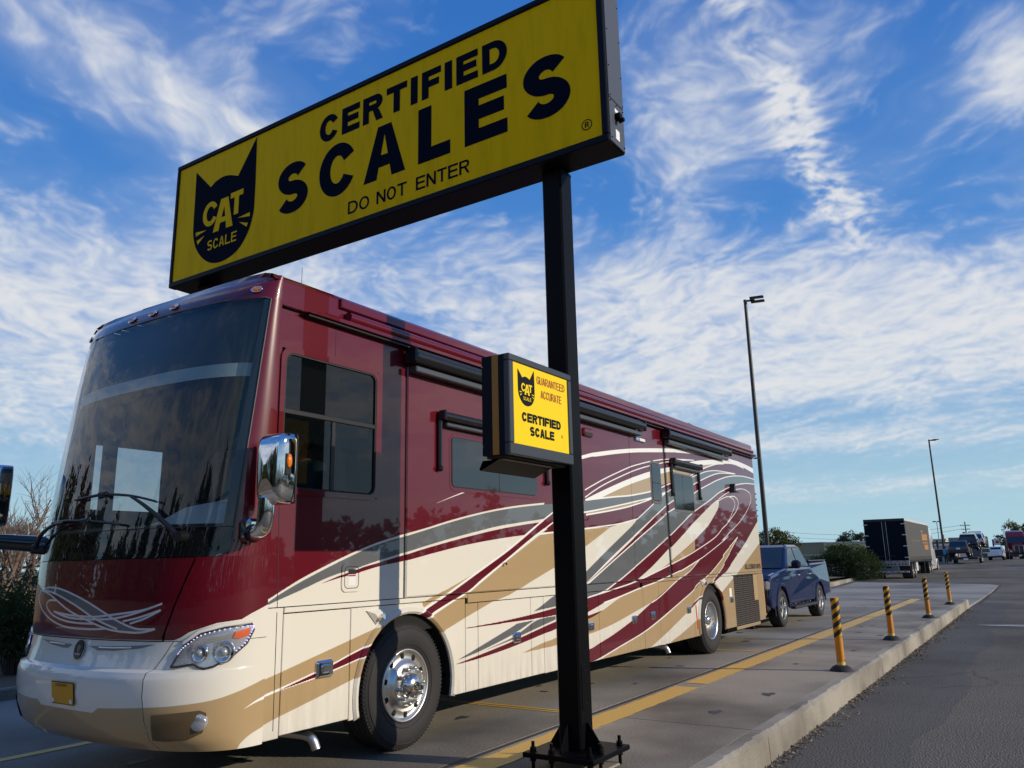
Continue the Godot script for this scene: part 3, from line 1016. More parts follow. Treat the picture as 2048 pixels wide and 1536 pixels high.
func truck_wheel(parent: Node3D, called: String, at: Vector3, deep: bool, turn := 0.0) -> MeshInstance3D:
	# axis along x, the outer face towards +x
	var ax := Transform3D(Basis(Vector3(0, 1, 0), Vector3(1, 0, 0), Vector3(0, 0, -1)), Vector3.ZERO)
	var R := 0.515
	var st := begin(true)
	var tyre := PackedVector2Array()
	for k in [[0.292, -0.02], [0.30, 0.0], [0.318, 0.012], [0.36, 0.022], [0.41, 0.026], [0.455, 0.018], [0.485, 0.0], [0.503, -0.02], [0.515, -0.045]]:
		tyre.append(Vector2(k[0], k[1]))
	var grooves := PackedVector2Array()
	for g in 4:
		var x := -0.06 - g * 0.055
		for k in [[R, x], [R - 0.013, x - 0.003], [R - 0.013, x - 0.010], [R, x - 0.013]]:
			tyre.append(Vector2(k[0], k[1]))
	tyre.append(Vector2(R, -0.27))
	tyre.append(Vector2(0.46, -0.30))
	tyre.append(Vector2(0.29, -0.30))
	# profile runs from the rim outwards, so the outside lies on its left: reverse it
	tyre.reverse()
	lathe(st, tyre, 72, ax)
	var w := part(called, done(st), mat("tyre", lin(0.017, 0.016, 0.016), 0.75), parent, at)
	w.rotation.x = turn
	# shoulder lugs
	var lug := begin()
	for k in 96:
		var a := TAU * k / 96
		box(lug, Vector3(0.030, 0.016, 0.017), Transform3D(Basis(Vector3.RIGHT, a), Vector3(-0.022, cos(a) * 0.5005, sin(a) * 0.5005)), 0.003)
	put("tread", finish(lug), mats["tyre"], w)
	# raised rings on the sidewall
	put("sidewall_ring", ring_mesh(0.335, 0.004, 0.019), mats["tyre"], w)
	put("sidewall_ring", ring_mesh(0.462, 0.004, 0.016), mats["tyre"], w)
	var alu := mat("polished_aluminium", lin(0.66, 0.65, 0.62), 0.36, 1.0)
	var rim := begin(true)
	var rp := PackedVector2Array()
	var prof: Array
	if deep:
		prof = [[0.0, -0.10], [0.11, -0.10], [0.115, -0.215], [0.15, -0.225], [0.235, -0.215], [0.252, -0.17], [0.262, -0.06], [0.275, -0.012], [0.286, 0.008], [0.296, 0.006], [0.297, -0.02]]
	else:
		prof = [[0.0, 0.035], [0.12, 0.035], [0.165, 0.03], [0.185, 0.018], [0.20, -0.004], [0.215, -0.016], [0.258, -0.022], [0.268, -0.012], [0.276, 0.008], [0.286, 0.014], [0.296, 0.008], [0.297, -0.02]]
	for k in prof:
		rp.append(Vector2(k[0], k[1]))
	rp.reverse()
	lathe(rim, rp, 64, ax)
	put("rim", finish(rim), alu, w)
	var hub := begin(true)
	var hp := PackedVector2Array()
	for k in ([[0.0, 0.125], [0.045, 0.122], [0.075, 0.108], [0.095, 0.085], [0.105, 0.035]] if not deep else [[0.0, -0.02], [0.05, -0.024], [0.08, -0.05], [0.095, -0.10]]):
		hp.append(Vector2(k[0], k[1]))
	hp.reverse()
	lathe(hub, hp, 40, ax)
	var chrome := mat("chrome", lin(0.75, 0.75, 0.75), 0.05, 1.0)
	put("hub_cap", finish(hub), mat("satin_chrome", lin(0.66, 0.65, 0.63), 0.2, 1.0), w)
	if not deep:
		put("hub_emblem", ring_mesh(0.030, 0.005, 0.124), mat("black_print", lin(0.01, 0.01, 0.01), 0.4), w)
		put("hub_emblem", ring_mesh(0.014, 0.004, 0.126), mats["black_print"], w)
		for k in 10:
			var a := TAU * (k + 0.5) / 10
			var d := Vector3(0, cos(a), sin(a))
			part("lug_nut", cylm(d * 0.143 + Vector3(0.030, 0, 0), d * 0.143 + Vector3(0.062, 0, 0), 0.021, 0.018, 12), alu, w)
			part("lug_nut_cap", lathem([[0.017, 0.0], [0.016, 0.022], [0.010, 0.030], [0.0, 0.032]], 12, Transform3D(ax.basis, d * 0.143 + Vector3(0.062, 0, 0))), alu, w)
		for k in 10:
			var a := TAU * k / 10
			var d := Vector3(0, cos(a), sin(a))
			# hand holes through the disc
			var hole := begin(true)
			lathe(hole, PackedVector2Array([Vector2(0.027, -0.004), Vector2(0.026, 0.0), Vector2(0.0, 0.0005)]), 18, Transform3D(Basis(Vector3.RIGHT, a) * ax.basis, d * 0.237 + Vector3(-0.0155, 0, 0)), Vector2(1.15, 0.85))
			put("hand_hole", finish(hole), mat("dark_hole", lin(0.004, 0.004, 0.004), 0.9), w)
	return w

func finish(st: SurfaceTool) -> SurfaceTool:
	st.generate_normals()
	return st

func ring_mesh(r: float, t: float, x: float) -> SurfaceTool:
	var st := begin(true)
	var ax := Transform3D(Basis(Vector3(0, 1, 0), Vector3(1, 0, 0), Vector3(0, 0, -1)), Vector3.ZERO)
	lathe(st, PackedVector2Array([Vector2(r + t, x - 0.006), Vector2(r + t, x + 0.001), Vector2(r - t, x + 0.001), Vector2(r - t, x - 0.006)]), 48, ax)
	return finish(st)

func chrome_latch(rv: Node3D, z: float, y: float, s: float) -> void:
	var chrome := mat("chrome", lin(0.75, 0.75, 0.75), 0.05, 1.0)
	var o := part("latch", platem(rrect(-0.075 * s, -0.055 * s, 0.075 * s, 0.055 * s, 0.018 * s), fx(0.0), 0.024 * s, 0.014 * s), chrome, rv, Vector3(XS, y, z))
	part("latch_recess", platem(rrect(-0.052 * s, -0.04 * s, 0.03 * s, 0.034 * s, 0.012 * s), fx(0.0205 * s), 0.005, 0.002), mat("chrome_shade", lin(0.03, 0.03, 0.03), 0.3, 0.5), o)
	part("latch_paddle", platem(rrect(-0.048 * s, -0.026 * s, 0.026 * s, 0.03 * s, 0.012 * s), fx(0.024 * s), 0.012 * s, 0.008 * s), chrome, o)

func awning_roll(rv: Node3D, called: String, z0: float, z1: float, y: float, r: float, x: float) -> MeshInstance3D:
	var black := mat("awning_black", lin(0.012, 0.012, 0.013), 0.28)
	var o := part(called, cylm(Vector3(x, y, z0), Vector3(x, y, z1), r, r, 20), black, rv)
	part("awning_housing", span(Vector3(XS + 0.002, y - r * 0.5, z0 - 0.03), Vector3(x - r * 0.35, y + r * 1.25, z1 + 0.03), 0.012), black, o)
	part("awning_bar", span(Vector3(XS + 0.02, y - r * 2.3, z0 - 0.05), Vector3(x + 0.01, y - r * 1.35, z1 + 0.05), 0.01), mat("awning_bar", lin(0.10, 0.11, 0.12), 0.3, 0.6), o)
	for z in [z0, z1]:
		part("awning_end_cap", boxm(Vector3(r * 2.3, r * 2.4, 0.03), 0.012, Vector3(x - r * 0.2, y + r * 0.1, z)), black, o)
	return o

func side_window(rv: Node3D, z0: float, y0: float, z1: float, y1: float, splits: Array, horizontal := false) -> void:
	var frame_mat: StandardMaterial3D = mats["maroon"]
	var pane_mat := mat("tinted_glass", lin(0.018, 0.022, 0.024), 0.04)
	pane_mat.metallic_specular = 0.75
	var f := part("window", platem(rrect(-z0 - 0.04, y0 - 0.05, -z1 + 0.04, y1 + 0.04, 0.09), fx(XS + 0.001), 0.016, 0.006), frame_mat if z0 > -9.0 else mat("bare_rim", lin(0.12, 0.11, 0.11), 0.3), rv)
	part("gasket", platem(rrect(-z0 - 0.006, y0 - 0.006, -z1 + 0.006, y1 + 0.006, 0.06), fx(XS + 0.017), 0.003), mat("rubber", lin(0.008, 0.008, 0.008), 0.7), f)
	var cuts := [0.0] + splits + [1.0]
	for i in cuts.size() - 1:
		var P: PackedVector2Array
		if horizontal:
			P = rrect(-z0, lerpf(y0, y1, cuts[i]) + 0.002, -z1, lerpf(y0, y1, cuts[i + 1]) - 0.002, 0.035)
		else:
			P = rrect(-lerpf(z0, z1, cuts[i]) + 0.003, y0, -lerpf(z0, z1, cuts[i + 1]) - 0.003, y1, 0.035)
		part("pane", platem(P, fx(XS + 0.020), 0.004, 0.002), pane_mat, f)

func make_paint() -> void:
	canvas_begin(2048, 966, -3.88, 3.8, 276.0, -1.0, M)
	paint_side()
	road_film(0.33)
	paint_material("side_paint", canvas)
	canvas_begin(2048, 966, -8.9, 3.8, 276.0, -1.0, M)
	paint_side()
	road_film(0.33)
	paint_material("side_paint_rear", canvas)
	# the front: (s, y), s from -1.6 to 1.6, y from 0.2 to 1.8
	canvas_begin(2048, 1024, -1.6, 1.8, 640.0, 1.0, M)
	_poly(W, [-1.6, 1.05, -1.30, 1.17, -1.24, 1.154, -1.06, 1.10, -1.0, 1.065, -0.95, 1.047, 0.95, 1.047, 1.002, 1.065, 1.063, 1.099, 1.237, 1.154, 1.389, 1.171, 1.45, 1.205, 1.6, 1.27, 1.6, 0.0, -1.6, 0.0])
	_band(T, [-1.6, 0.80, -1.266, 0.663, -0.841, 0.629, -0.42, 0.615], [-1.6, 0.0, -1.2, 0.0, -0.8, 0.0, -0.42, 0.0])
	_poly(T, [-0.43, 0.613, -0.321, 0.618, -0.267, 0.584, 0.391, 0.577, 0.452, 0.611, 0.46, 0.0, -0.43, 0.0])
	_band(T, [0.45, 0.611, 0.841, 0.629, 1.05, 0.64, 1.266, 0.663, 1.42, 0.705, 1.6, 0.77], [0.45, 0.0, 0.8, 0.0, 1.1, 0.0, 1.33, 0.22, 1.375, 0.333, 1.469, 0.406, 1.6, 0.455])
	_band(L, [1.45, 0.585, 1.52, 0.625, 1.6, 0.655], [1.45, 0.583, 1.52, 0.612, 1.6, 0.63])
	# the winged curl on the nose panel
	_band(G, [-0.688, 1.38, -0.484, 1.399, -0.239, 1.378, 0.087, 1.302, 0.363, 1.211, 0.58, 1.139, 0.682, 1.12, 0.817, 1.121], [-0.625, 1.378, -0.381, 1.354, -0.077, 1.279, 0.222, 1.181, 0.42, 1.125, 0.584, 1.102, 0.711, 1.1, 0.817, 1.121])
	_band(Color8(108, 78, 66), [-0.373, 1.224, -0.13, 1.203, 0.182, 1.196, 0.363, 1.209, 0.6, 1.232, 0.738, 1.253, 0.86, 1.289], [-0.373, 1.224, -0.127, 1.184, 0.184, 1.178, 0.45, 1.19, 0.672, 1.233, 0.86, 1.289])
	var thin := 0.014
	var pale := Color8(205, 205, 200)
	_line(pale, thin, [-0.688, 1.38, -0.484, 1.399, -0.239, 1.378, 0.087, 1.302, 0.363, 1.211])
	_line(pale, thin, [0.345, 1.214, 0.434, 1.184, 0.58, 1.139, 0.682, 1.12, 0.817, 1.121])
	_line(pale, thin, [-0.625, 1.378, -0.381, 1.354, -0.077, 1.279, 0.222, 1.181, 0.473, 1.117])
	_line(pale, thin, [-0.373, 1.224, -0.13, 1.203, 0.182, 1.196, 0.363, 1.209, 0.6, 1.232, 0.738, 1.253, 0.86, 1.289])
	_line(pale, thin, [-0.373, 1.224, -0.127, 1.184, 0.184, 1.178, 0.45, 1.19, 0.672, 1.233, 0.86, 1.289])
	_line(pale, thin, [-0.684, 1.375, -0.717, 1.315, -0.584, 1.225, -0.36, 1.151, -0.115, 1.114, 0.193, 1.111, 0.356, 1.12])
	_line(pale, thin, [-0.349, 1.304, -0.474, 1.302, -0.511, 1.261, -0.395, 1.201, -0.19, 1.161, 0.028, 1.148, 0.207, 1.148])
	_line(pale, thin, [0.523, 1.17, 0.675, 1.197, 0.853, 1.246])
	_line(pale, thin, [0.593, 1.155, 0.73, 1.192, 0.853, 1.246])
	_line(pale, thin, [-0.688, 1.38, -0.46, 1.342, -0.135, 1.234, 0.106, 1.173, 0.374, 1.115, 0.584, 1.098, 0.711, 1.1, 0.817, 1.121])
	paint_material("front_paint", canvas)

func build_motorhome() -> void:
	arc_table()
	var maroon := dull(gloss(mat("maroon", M, 0.28), 1.0, 0.02), 0.3)
	make_paint()
	var fpaint: StandardMaterial3D = mats["front_paint"]
	var black := mat("black_trim", lin(0.008, 0.008, 0.009), 0.35)
	var rubber := mat("rubber", lin(0.008, 0.008, 0.008), 0.7)
	var chrome := mat("chrome", lin(0.75, 0.75, 0.75), 0.05, 1.0)
	var black_gloss := gloss(mat("black_glass", lin(0.006, 0.007, 0.009), 0.1), 1.0, 0.0)
	var liner := mat("cabin_lining", lin(0.055, 0.052, 0.05), 0.85)
	var windscreen := glass("windscreen_glass", lin(0.010, 0.030, 0.034), 0.24)
	var rv := thing("motorhome", "large maroon, white and tan coach-style motorhome standing on the weighbridge", "motorhome")
	var S := arc_max
	# --- lower front
	var yb := [0.335, 0.35, 0.38, 0.42, 0.48, 0.55, 0.62, 0.70, 0.76, 0.80, 0.825, 0.845]
	part("bumper", fpatch(-S, 0.838, yb, 60), fpaint, rv)
	part("bumper", fpatch(0.844, S, yb, 26), fpaint, rv)
	part("bumper_ledge", fpatch(-S, 0.838, [0.845, 0.8525, 0.86], 60), fpaint, rv)
	part("bumper_ledge", fpatch(0.844, S, [0.845, 0.8525, 0.86], 26), fpaint, rv)
	part("bumper_gap", fpatch(0.832, 0.85, yb, 1, -0.012), black, rv)
	var hood := part("hood", fpatch(func(_y): return -S, func(y): return 0.845 + (y - 0.86) * 0.55, [0.86, 0.89, 0.93, 0.97, 1.01, 1.036], 60), fpaint, rv)
	part("headlight_surround", fpatch(func(y): return 0.851 + (y - 0.86) * 0.55, func(_y): return S, [0.86, 0.90, 0.95, 1.0, 1.036], 26), fpaint, rv)
	part("hood_gap", fpatch(0.80, 0.99, [0.86, 0.95, 1.036], 6, -0.012), black, rv)
	# --- nose panel and the corners beside it
	part("nose_panel", fpatch(func(y): return -0.82 - (y - 1.055) * 0.02, func(y): return 0.868 + (y - 1.05) * 0.36, [1.044, 1.06, 1.15, 1.25, 1.35, 1.45, 1.55, 1.592], 44, 0.004), fpaint, rv)
	part("nose_corner", fpatch(func(y): return 0.878 + (y - 1.05) * 0.36, func(_y): return S, [1.04, 1.1, 1.2, 1.3, 1.4, 1.5, 1.60], 24), fpaint, rv)
	part("nose_corner", fpatch(func(_y): return -S, func(_y): return -0.832, [1.04, 1.1, 1.2, 1.3, 1.4, 1.5, 1.60], 24), fpaint, rv)
	part("nose_gap", fpatch(-S, S, [1.03, 1.045, 1.3, 1.62], 60, -0.012), black, rv)
	# --- black band under the windscreen, glass, posts, brow
	part("lower_glass_band", fpatch(func(y): return -1.36 - (y - 1.8) * 0.1, func(y): return lerpf(1.235, 1.297, clampf((y - 1.6) / 0.05, 0, 1)), [1.598, 1.61, 1.63, 1.655, 1.72, 1.80], 48, 0.003), black_gloss, rv)
	var edge := func(y: float) -> float: return 1.298 + (y - 1.80) * 0.0595
	var wy := [1.806, 1.9, 2.05, 2.2, 2.4, 2.6, 2.8, 3.0, 3.2, 3.4, 3.525]
	part("windscreen", fpatch(func(y): return -edge.call(y) + 0.012, func(y): return edge.call(y) - 0.012, wy, 56, 0.0), windscreen, rv)
	for s in [-1.0, 1.0]:
		part("windscreen_frit", fpatch(func(y): return s * (edge.call(y) - 0.075), func(y): return s * (edge.call(y) - 0.004), wy, 4, -0.004), black, rv)
	part("windscreen_frit", fpatch(-1.29, 1.29, [1.80, 1.825], 40, -0.005), black, rv)
	var seal := []
	for y in wy:
		seal.append([edge.call(y), y])
	part("windscreen_seal", bead([[1.20, 1.603], [1.27, 1.63], [1.292, 1.67], [1.297, 1.75]] + seal + [[1.33, 3.535], [0.9, 3.535], [0.4, 3.533], [0.0, 3.532], [-0.4, 3.533], [-0.9, 3.535], [-1.39, 3.535]], 0.006), mat("seal_grey", lin(0.10, 0.095, 0.085), 0.5), rv)
	part("windscreen_seal", bead([[-1.38, 1.802], [-0.9, 1.80], [-0.4, 1.80], [0.0, 1.80], [0.5, 1.80], [0.9, 1.80], [1.297, 1.80]], 0.005), rubber, rv)
	var post_y := [1.598, 1.7, 1.8, 1.9, 2.05, 2.2, 2.4, 2.6, 2.8, 3.0, 3.2, 3.4, 3.53]
	for s in [-1.0, 1.0]:
		part("windscreen_post", fpatch(func(y): return s * (maxf(edge.call(y), 1.297) + 0.002 if y > 1.66 else lerpf(1.236, 1.298, clampf((y - 1.6) / 0.05, 0, 1))), func(_y): return s * S, post_y, 16), maroon, rv)
	part("brow", fpatch(-S, S, [3.53, 3.56, 3.60, 3.64, 3.68, 3.71, 3.735], 60), maroon, rv)
	# --- amber markers along the brow
	var amber := mat("amber_lens", lin(0.75, 0.20, 0.01), 0.12)
	for s in [1.222, 0.301, 0.011, -0.29, -1.222]:
		var o := part("marker_light", onto_front(rrect(s - 0.055, 3.582, s + 0.055, 3.624, 0.02), 0.012), chrome, rv)
		part("marker_lens", onto_front(rrect(s - 0.036, 3.589, s + 0.036, 3.617, 0.012), 0.026), amber, o)
		part("marker_rim", bead([[s - 0.055, 3.603], [s - 0.035, 3.622], [s, 3.625], [s + 0.035, 3.622], [s + 0.055, 3.603], [s + 0.035, 3.584], [s, 3.581], [s - 0.035, 3.584], [s - 0.055, 3.603]], 0.007, 0.010), chrome, o)
	# --- roof
	var roof := begin(true)
	var prof := [[0.0, 3.80], [0.5, 3.795], [0.95, 3.785], [1.16, 3.768], [1.24, 3.745], [1.275, 3.70]]
	var rz := [-3.80, -4.1, -5.0, -9.0, -15.8, -15.97]
	for i in rz.size() - 1:
		for s in [-1.0, 1.0]:
			for k in prof.size() - 1:
				var dy0 := -0.012 if i == 0 else 0.0
				quad(roof, Vector3(XC + s * prof[k][0], prof[k][1] + dy0, rz[i]), Vector3(XC + s * prof[k + 1][0], prof[k + 1][1] + dy0 * 0.3, rz[i]), Vector3(XC + s * prof[k + 1][0], prof[k + 1][1], rz[i + 1]), Vector3(XC + s * prof[k][0], prof[k][1], rz[i + 1]), Vector3(s * (0.1 + k * 0.3), 1, 0))
	part("roof", done(roof), maroon, rv)
	# the brow blends back into the roof
	var blend := begin(true)
	for k in 40:
		for q in 1:
			var s0 := lerpf(-S, S, k / 40.0)
			var s1 := lerpf(-S, S, (k + 1) / 40.0)
			var top := func(s: float) -> Vector3:
				var p := front(s, 3.735)
				var u := absf(p.x - XC)
				var y := 3.75
				for j in prof.size() - 1:
					if u <= prof[j + 1][0]:
						y = lerpf(prof[j][1], prof[j + 1][1], (u - prof[j][0]) / (prof[j + 1][0] - prof[j][0])) - 0.012 * (1.0 - u / HW * 0.7)
						break
				return Vector3(p.x, y, -3.80 if u < 1.24 else -3.88)
			quad(blend, front(s0, 3.735), front(s1, 3.735), top.call(s1), top.call(s0), Vector3(0, 1, 1))
	part("roof_cap", done(blend), maroon, rv)
	# --- lit side: roof edge, panels, slide-outs, bays
	part("roof_edge", platem(PackedVector2Array([Vector2(3.876, 3.50), Vector2(15.97, 3.57), Vector2(15.97, 3.715), Vector2(3.876, 3.715)]), fx(XS - 0.03), 0.028, 0.006), maroon, rv)
	part("roof_edge_lip", platem(PackedVector2Array([Vector2(4.48, 3.628), Vector2(15.85, 3.628), Vector2(15.85, 3.71), Vector2(4.48, 3.71)]), fx(XS - 0.002), 0.03, 0.008), maroon, rv)
	var rail := part("awning_rail", platem(PackedVector2Array([Vector2(4.06, 3.475), Vector2(15.98, 3.495), Vector2(15.98, 3.545), Vector2(4.25, 3.52)]), fx(XS), 0.085, 0.015), maroon, rv)
	part("rail_end", span(Vector3(XS, 3.47, -16.0), Vector3(XS + 0.10, 3.485, -16.13), 0.004), black, rail)
	part("rail_gutter", span(Vector3(XS, 3.455, -4.10), Vector3(XS + 0.06, 3.472, -15.9), 0.004), black, rail)
	part("awning_roll", cylm(Vector3(XS + 0.035, 3.56, -4.55), Vector3(XS + 0.035, 3.58, -15.82), 0.045, 0.045, 16), maroon, rail)
	# cab side round the driver's window
	var wz0 := 3.90
	var wz1 := 4.972
	var cab := begin()
	for q in [[3.876, 1.235, 5.325, 2.06], [3.876, 3.165, 5.325, 3.47], [3.876, 2.06, wz0, 3.165], [wz1, 2.06, 5.325, 3.165]]:
		plate(cab, quadp(q[0], q[1], q[2], q[3]), fx(XS - 0.018), 0.018, 0.0, false, side_uv_a)
	put("cab_side", finish(cab), mats["side_paint"], rv)
	part("seam", platem(PackedVector2Array([Vector2(3.958, 1.20), Vector2(3.963, 1.20), Vector2(3.972, 0.40), Vector2(3.967, 0.40)]), fx(XS), 0.0015), rubber, rv)
	part("seam", platem(PackedVector2Array([Vector2(3.935, 2.02), Vector2(3.94, 2.02), Vector2(3.963, 1.23), Vector2(3.958, 1.23)]), fx(XS), 0.0015), rubber, rv)
	part("seam", platem(quadp(4.45, 3.20, 4.456, 3.46), fx(XS), 0.0015), rubber, rv)
	# slide-outs stand a little proud
	panel(rv, "slide_out", quadp(5.345, 1.235, 10.062, 3.44), 0.014, 0.012)
	panel(rv, "slide_out", quadp(10.068, 1.25, 11.275, 3.44), 0.010, 0.006)
	panel(rv, "slide_out", quadp(11.36, 1.245, 14.06, 3.46), 0.014, 0.012)
	panel(rv, "rear_side", quadp(14.066, 1.245, 15.93, 3.48), 0.004, 0.004)
	for z in [5.325, 11.283]:
		part("slide_seal", platem(quadp(z + 0.002, 1.24, z + 0.019 + (0.055 if z > 6 else 0.0), 3.44), fx(XS - 0.03), 0.022), rubber, rv)
	# lower bays
	panel(rv, "front_quarter", quadp(3.876, 0.345, 4.02, 1.228))
	panel(rv, "bay_door", quadp(4.026, 0.36, 4.70, 1.182))
	panel(rv, "belt_moulding", quadp(4.026, 1.19, 6.25, 1.228), 0.006)
	panel(rv, "wheel_panel", arch_panel(4.706, 6.215, 0.345, 1.184, 5.40, 0.50, 0.605))
	panel(rv, "bay_door", quadp(6.221, 0.345, 6.42, 1.138))
	panel(rv, "belt_moulding", quadp(6.256, 1.145, 10.19, 1.228), 0.004)
	panel(rv, "bay_door", quadp(6.426, 0.345, 7.38, 1.138))
	panel(rv, "bay_door", quadp(7.386, 0.345, 7.642, 1.138))
	panel(rv, "bay_door", quadp(7.648, 0.34, 8.955, 1.138))
	panel(rv, "bay_door", quadp(8.961, 0.34, 10.275, 1.138))
	panel(rv, "belt_moulding", quadp(10.196, 1.20, 14.06, 1.24), 0.004)
	panel(rv, "bay_door", quadp(10.281, 0.335, 10.82, 1.195))
	panel(rv, "bay_door", quadp(10.826, 0.33, 12.16, 1.195))
	panel(rv, "wheel_panel", arch_panel(12.166, 14.17, 0.33, 1.195, 12.97, 0.50, 0.61))
	panel(rv, "belt_moulding", quadp(14.066, 1.205, 15.93, 1.24), 0.006)
	panel(rv, "rear_quarter", quadp(15.575, 0.34, 15.93, 1.20))
	panel(rv, "rear_quarter", quadp(14.176, 0.27, 15.575, 0.325))
	# wheel arch lips
	for a in [[5.40, 0.605, 5], [12.97, 0.61, 12]]:
		var lip := []
		for k in 29:
			var an := lerpf(PI + 0.25, -0.25, k / 28.0)
			lip.append(Vector2(a[0] + cos(an) * a[1], 0.50 + sin(an) * a[1]))
		var outer := PackedVector2Array()
		var inner := PackedVector2Array()
		for p in lip:
			var d: Vector2 = (p - Vector2(a[0], 0.50)).normalized()
			outer.append(p + d * 0.055)
			inner.append(p - d * 0.004)
		inner.reverse()
		outer.append_array(inner)
		part("wheel_arch", platem(outer, fx(XS - 0.01), 0.034, 0.018, false, side_uv_a if a[2] == 5 else side_uv_b), mats["side_paint" if a[2] == 5 else "side_paint_rear"], rv)
		# dark housing behind the wheel
		var well := begin(true)
		for k in 28:
			var p0: Vector2 = lip[k]
			var p1: Vector2 = lip[k + 1]
			quad(well, Vector3(XS - 0.02, p0.y, -p0.x), Vector3(XS - 0.02, p1.y, -p1.x), Vector3(XS - 0.75, p1.y, -p1.x), Vector3(XS - 0.75, p0.y, -p0.x), Vector3(0, a[1], 0))
		put("wheel_well", finish(well), mat("well_black", lin(0.006, 0.006, 0.006), 0.9), rv)
		part("wheel_well", span(Vector3(XS - 0.76, 0.30, -a[0] - 0.7), Vector3(XS - 0.74, 1.15, -a[0] + 0.7)), mats["well_black"], rv)
	# --- rear grille of separate blades
	var gr := part("grille", platem(quadp(14.176, 0.33, 15.57, 1.195), fx(XS - 0.05), 0.03), mat("grille_dark", lin(0.010, 0.008, 0.007), 0.8), rv)
	var blade := boxm(Vector3(0.035, 0.020, 1.38), 0.006)
	for k in 23:
		var b := part("slat", blade, mat("grille_brown", lin(0.055, 0.042, 0.032), 0.55), gr, Vector3(XS - 0.014, 0.355 + k * 0.0362, -14.875))
		b.rotation.z = -0.5
	for k in 4:
		part("grille_bar", span(Vector3(XS - 0.02, 0.335, -14.45 - k * 0.29), Vector3(XS - 0.005, 1.19, -14.465 - k * 0.29)), mats["grille_brown"], gr)
	part("grille_door", platem(quadp(15.32, 0.72, 15.56, 1.19), fx(XS - 0.02), 0.024, 0.004), mat("tan_paint", T, 0.35), rv)
	# --- body behind the panels, underside, far side with its openings, rear
	part("floor_pan", span(Vector3(XC - 1.24, 0.95, -15.9), Vector3(XC + 1.235, 1.22, -4.1)), mats["well_black"], rv)
	part("chassis", span(Vector3(XC - 0.45, 0.45, -15.6), Vector3(XC + 0.45, 0.95, -4.3)), mats["well_black"], rv)
	for q in [[5.99, 0.40, 12.3, 0.96], [13.65, 0.42, 15.9, 0.96], [4.1, 0.40, 4.75, 0.96]]:
		part("bay_lining", platem(quadp(q[0], q[1], q[2], q[3]), fx(XS - 0.06), 0.03), mats["well_black"], rv)
	part("side_lining", platem(quadp(5.0, 1.2, 15.93, 3.62), fx(XS - 0.075), 0.03), liner, rv)
	part("side_lining", platem(quadp(3.95, 1.2, 5.0, 2.055), fx(XS - 0.075), 0.03), liner, rv)
	part("side_lining", platem(quadp(3.95, 3.17, 5.0, 3.62), fx(XS - 0.075), 0.03), liner, rv)
	var far := begin()
	var fl := begin()
	for q in [[3.872, 0.34, 15.93, 2.06], [3.872, 2.655, 15.93, 3.72], [3.872, 2.06, 3.90, 2.655], [3.99, 2.06, 4.11, 2.655], [4.60, 2.06, 5.19, 2.655], [5.19, 2.06, 5.38, 2.52], [5.38, 2.06, 15.93, 2.655]]:
		plate(far, quadp(q[0], q[1], q[2], q[3]), fx(-7.2), 0.02)
		plate(fl, quadp(q[0], maxf(q[1], 1.2), q[2], q[3]), fx(-7.17), 0.02)
	put("far_side", finish(far), maroon, rv)
	put("far_side_lining", finish(fl), liner, rv)
	part("far_window", platem(quadp(3.89, 2.05, 5.40, 2.66), fx(-7.195), 0.004), glass("side_glass", lin(0.05, 0.22, 0.22), 0.40), rv)
	part("rear_wall", span(Vector3(-7.2, 0.34, -16.02), Vector3(XS - 0.02, 3.70, -15.93), 0.03), maroon, rv)
	part("rear_corner", hull(PackedVector2Array([Vector2(-15.93, 0.36), Vector2(-16.10, 0.40), Vector2(-16.14, 0.70), Vector2(-16.05, 1.0), Vector2(-16.02, 1.2), Vector2(-15.93, 1.2)]), 1.275, 0.05), mat("tan_paint", T, 0.35), rv).position.x = XC
	part("tail_lamp", span(Vector3(XS - 0.16, 1.25, -16.035), Vector3(XS - 0.03, 1.75, -16.07), 0.01), mat("red_lens", lin(0.45, 0.02, 0.02), 0.15), rv)
	part("mud_flap", span(Vector3(XS - 1.9, 0.17, -15.55), Vector3(XS - 0.12, 0.36, -15.60), 0.02), rubber, rv)
	part("muffler", cylm(Vector3(XS - 0.35, 0.27, -14.4), Vector3(XS - 0.35, 0.27, -16.0), 0.10), mats["well_black"], rv)
	# --- cabin
	part("cabin_floor", span(Vector3(-7.15, 1.22, -7.6), Vector3(XS - 0.08, 1.26, -3.9)), liner, rv)
	part("cabin_ceiling", span(Vector3(-7.15, 3.56, -7.6), Vector3(XS - 0.08, 3.60, -3.78)), liner, rv)
	part("cabin_bulkhead", span(Vector3(-7.15, 1.25, -7.62), Vector3(XS - 0.08, 3.6, -7.58)), liner, rv)
	var cream := mat("dash_cream", lin(0.62, 0.60, 0.48), 0.7)
	var dash := begin(true)
	for k in 30:
		var s0 := lerpf(-1.3, 1.3, k / 30.0)
		var s1 := lerpf(-1.3, 1.3, (k + 1) / 30.0)
		var rows := [[-0.02, 1.80], [-0.30, 1.84], [-0.62, 1.86], [-0.80, 1.80], [-0.85, 1.3]]
		for r in rows.size() - 1:
			var f := func(s: float, row: Array) -> Vector3:
				var p := front(s, 1.82, -0.02)
				var hump := 0.17 * smoothstep(0.45, 0.75, s) * (1.0 - smoothstep(1.12, 1.25, s)) * clampf(-row[0] * 2.6, 0.0, 1.0) if row[0] > -0.7 else 0.17 * smoothstep(0.45, 0.75, s) * (1.0 - smoothstep(1.12, 1.25, s)) * (1.0 if row[1] > 1.5 else 0.0)
				return Vector3(lerpf(p.x, XC + s * 0.93, 0.6), row[1] + hump, minf(p.z + row[0] * 0.8, -3.25 + row[0]))
			quad(dash, f.call(s0, rows[r]), f.call(s1, rows[r]), f.call(s1, rows[r + 1]), f.call(s0, rows[r + 1]), Vector3(0, 1, -0.2))
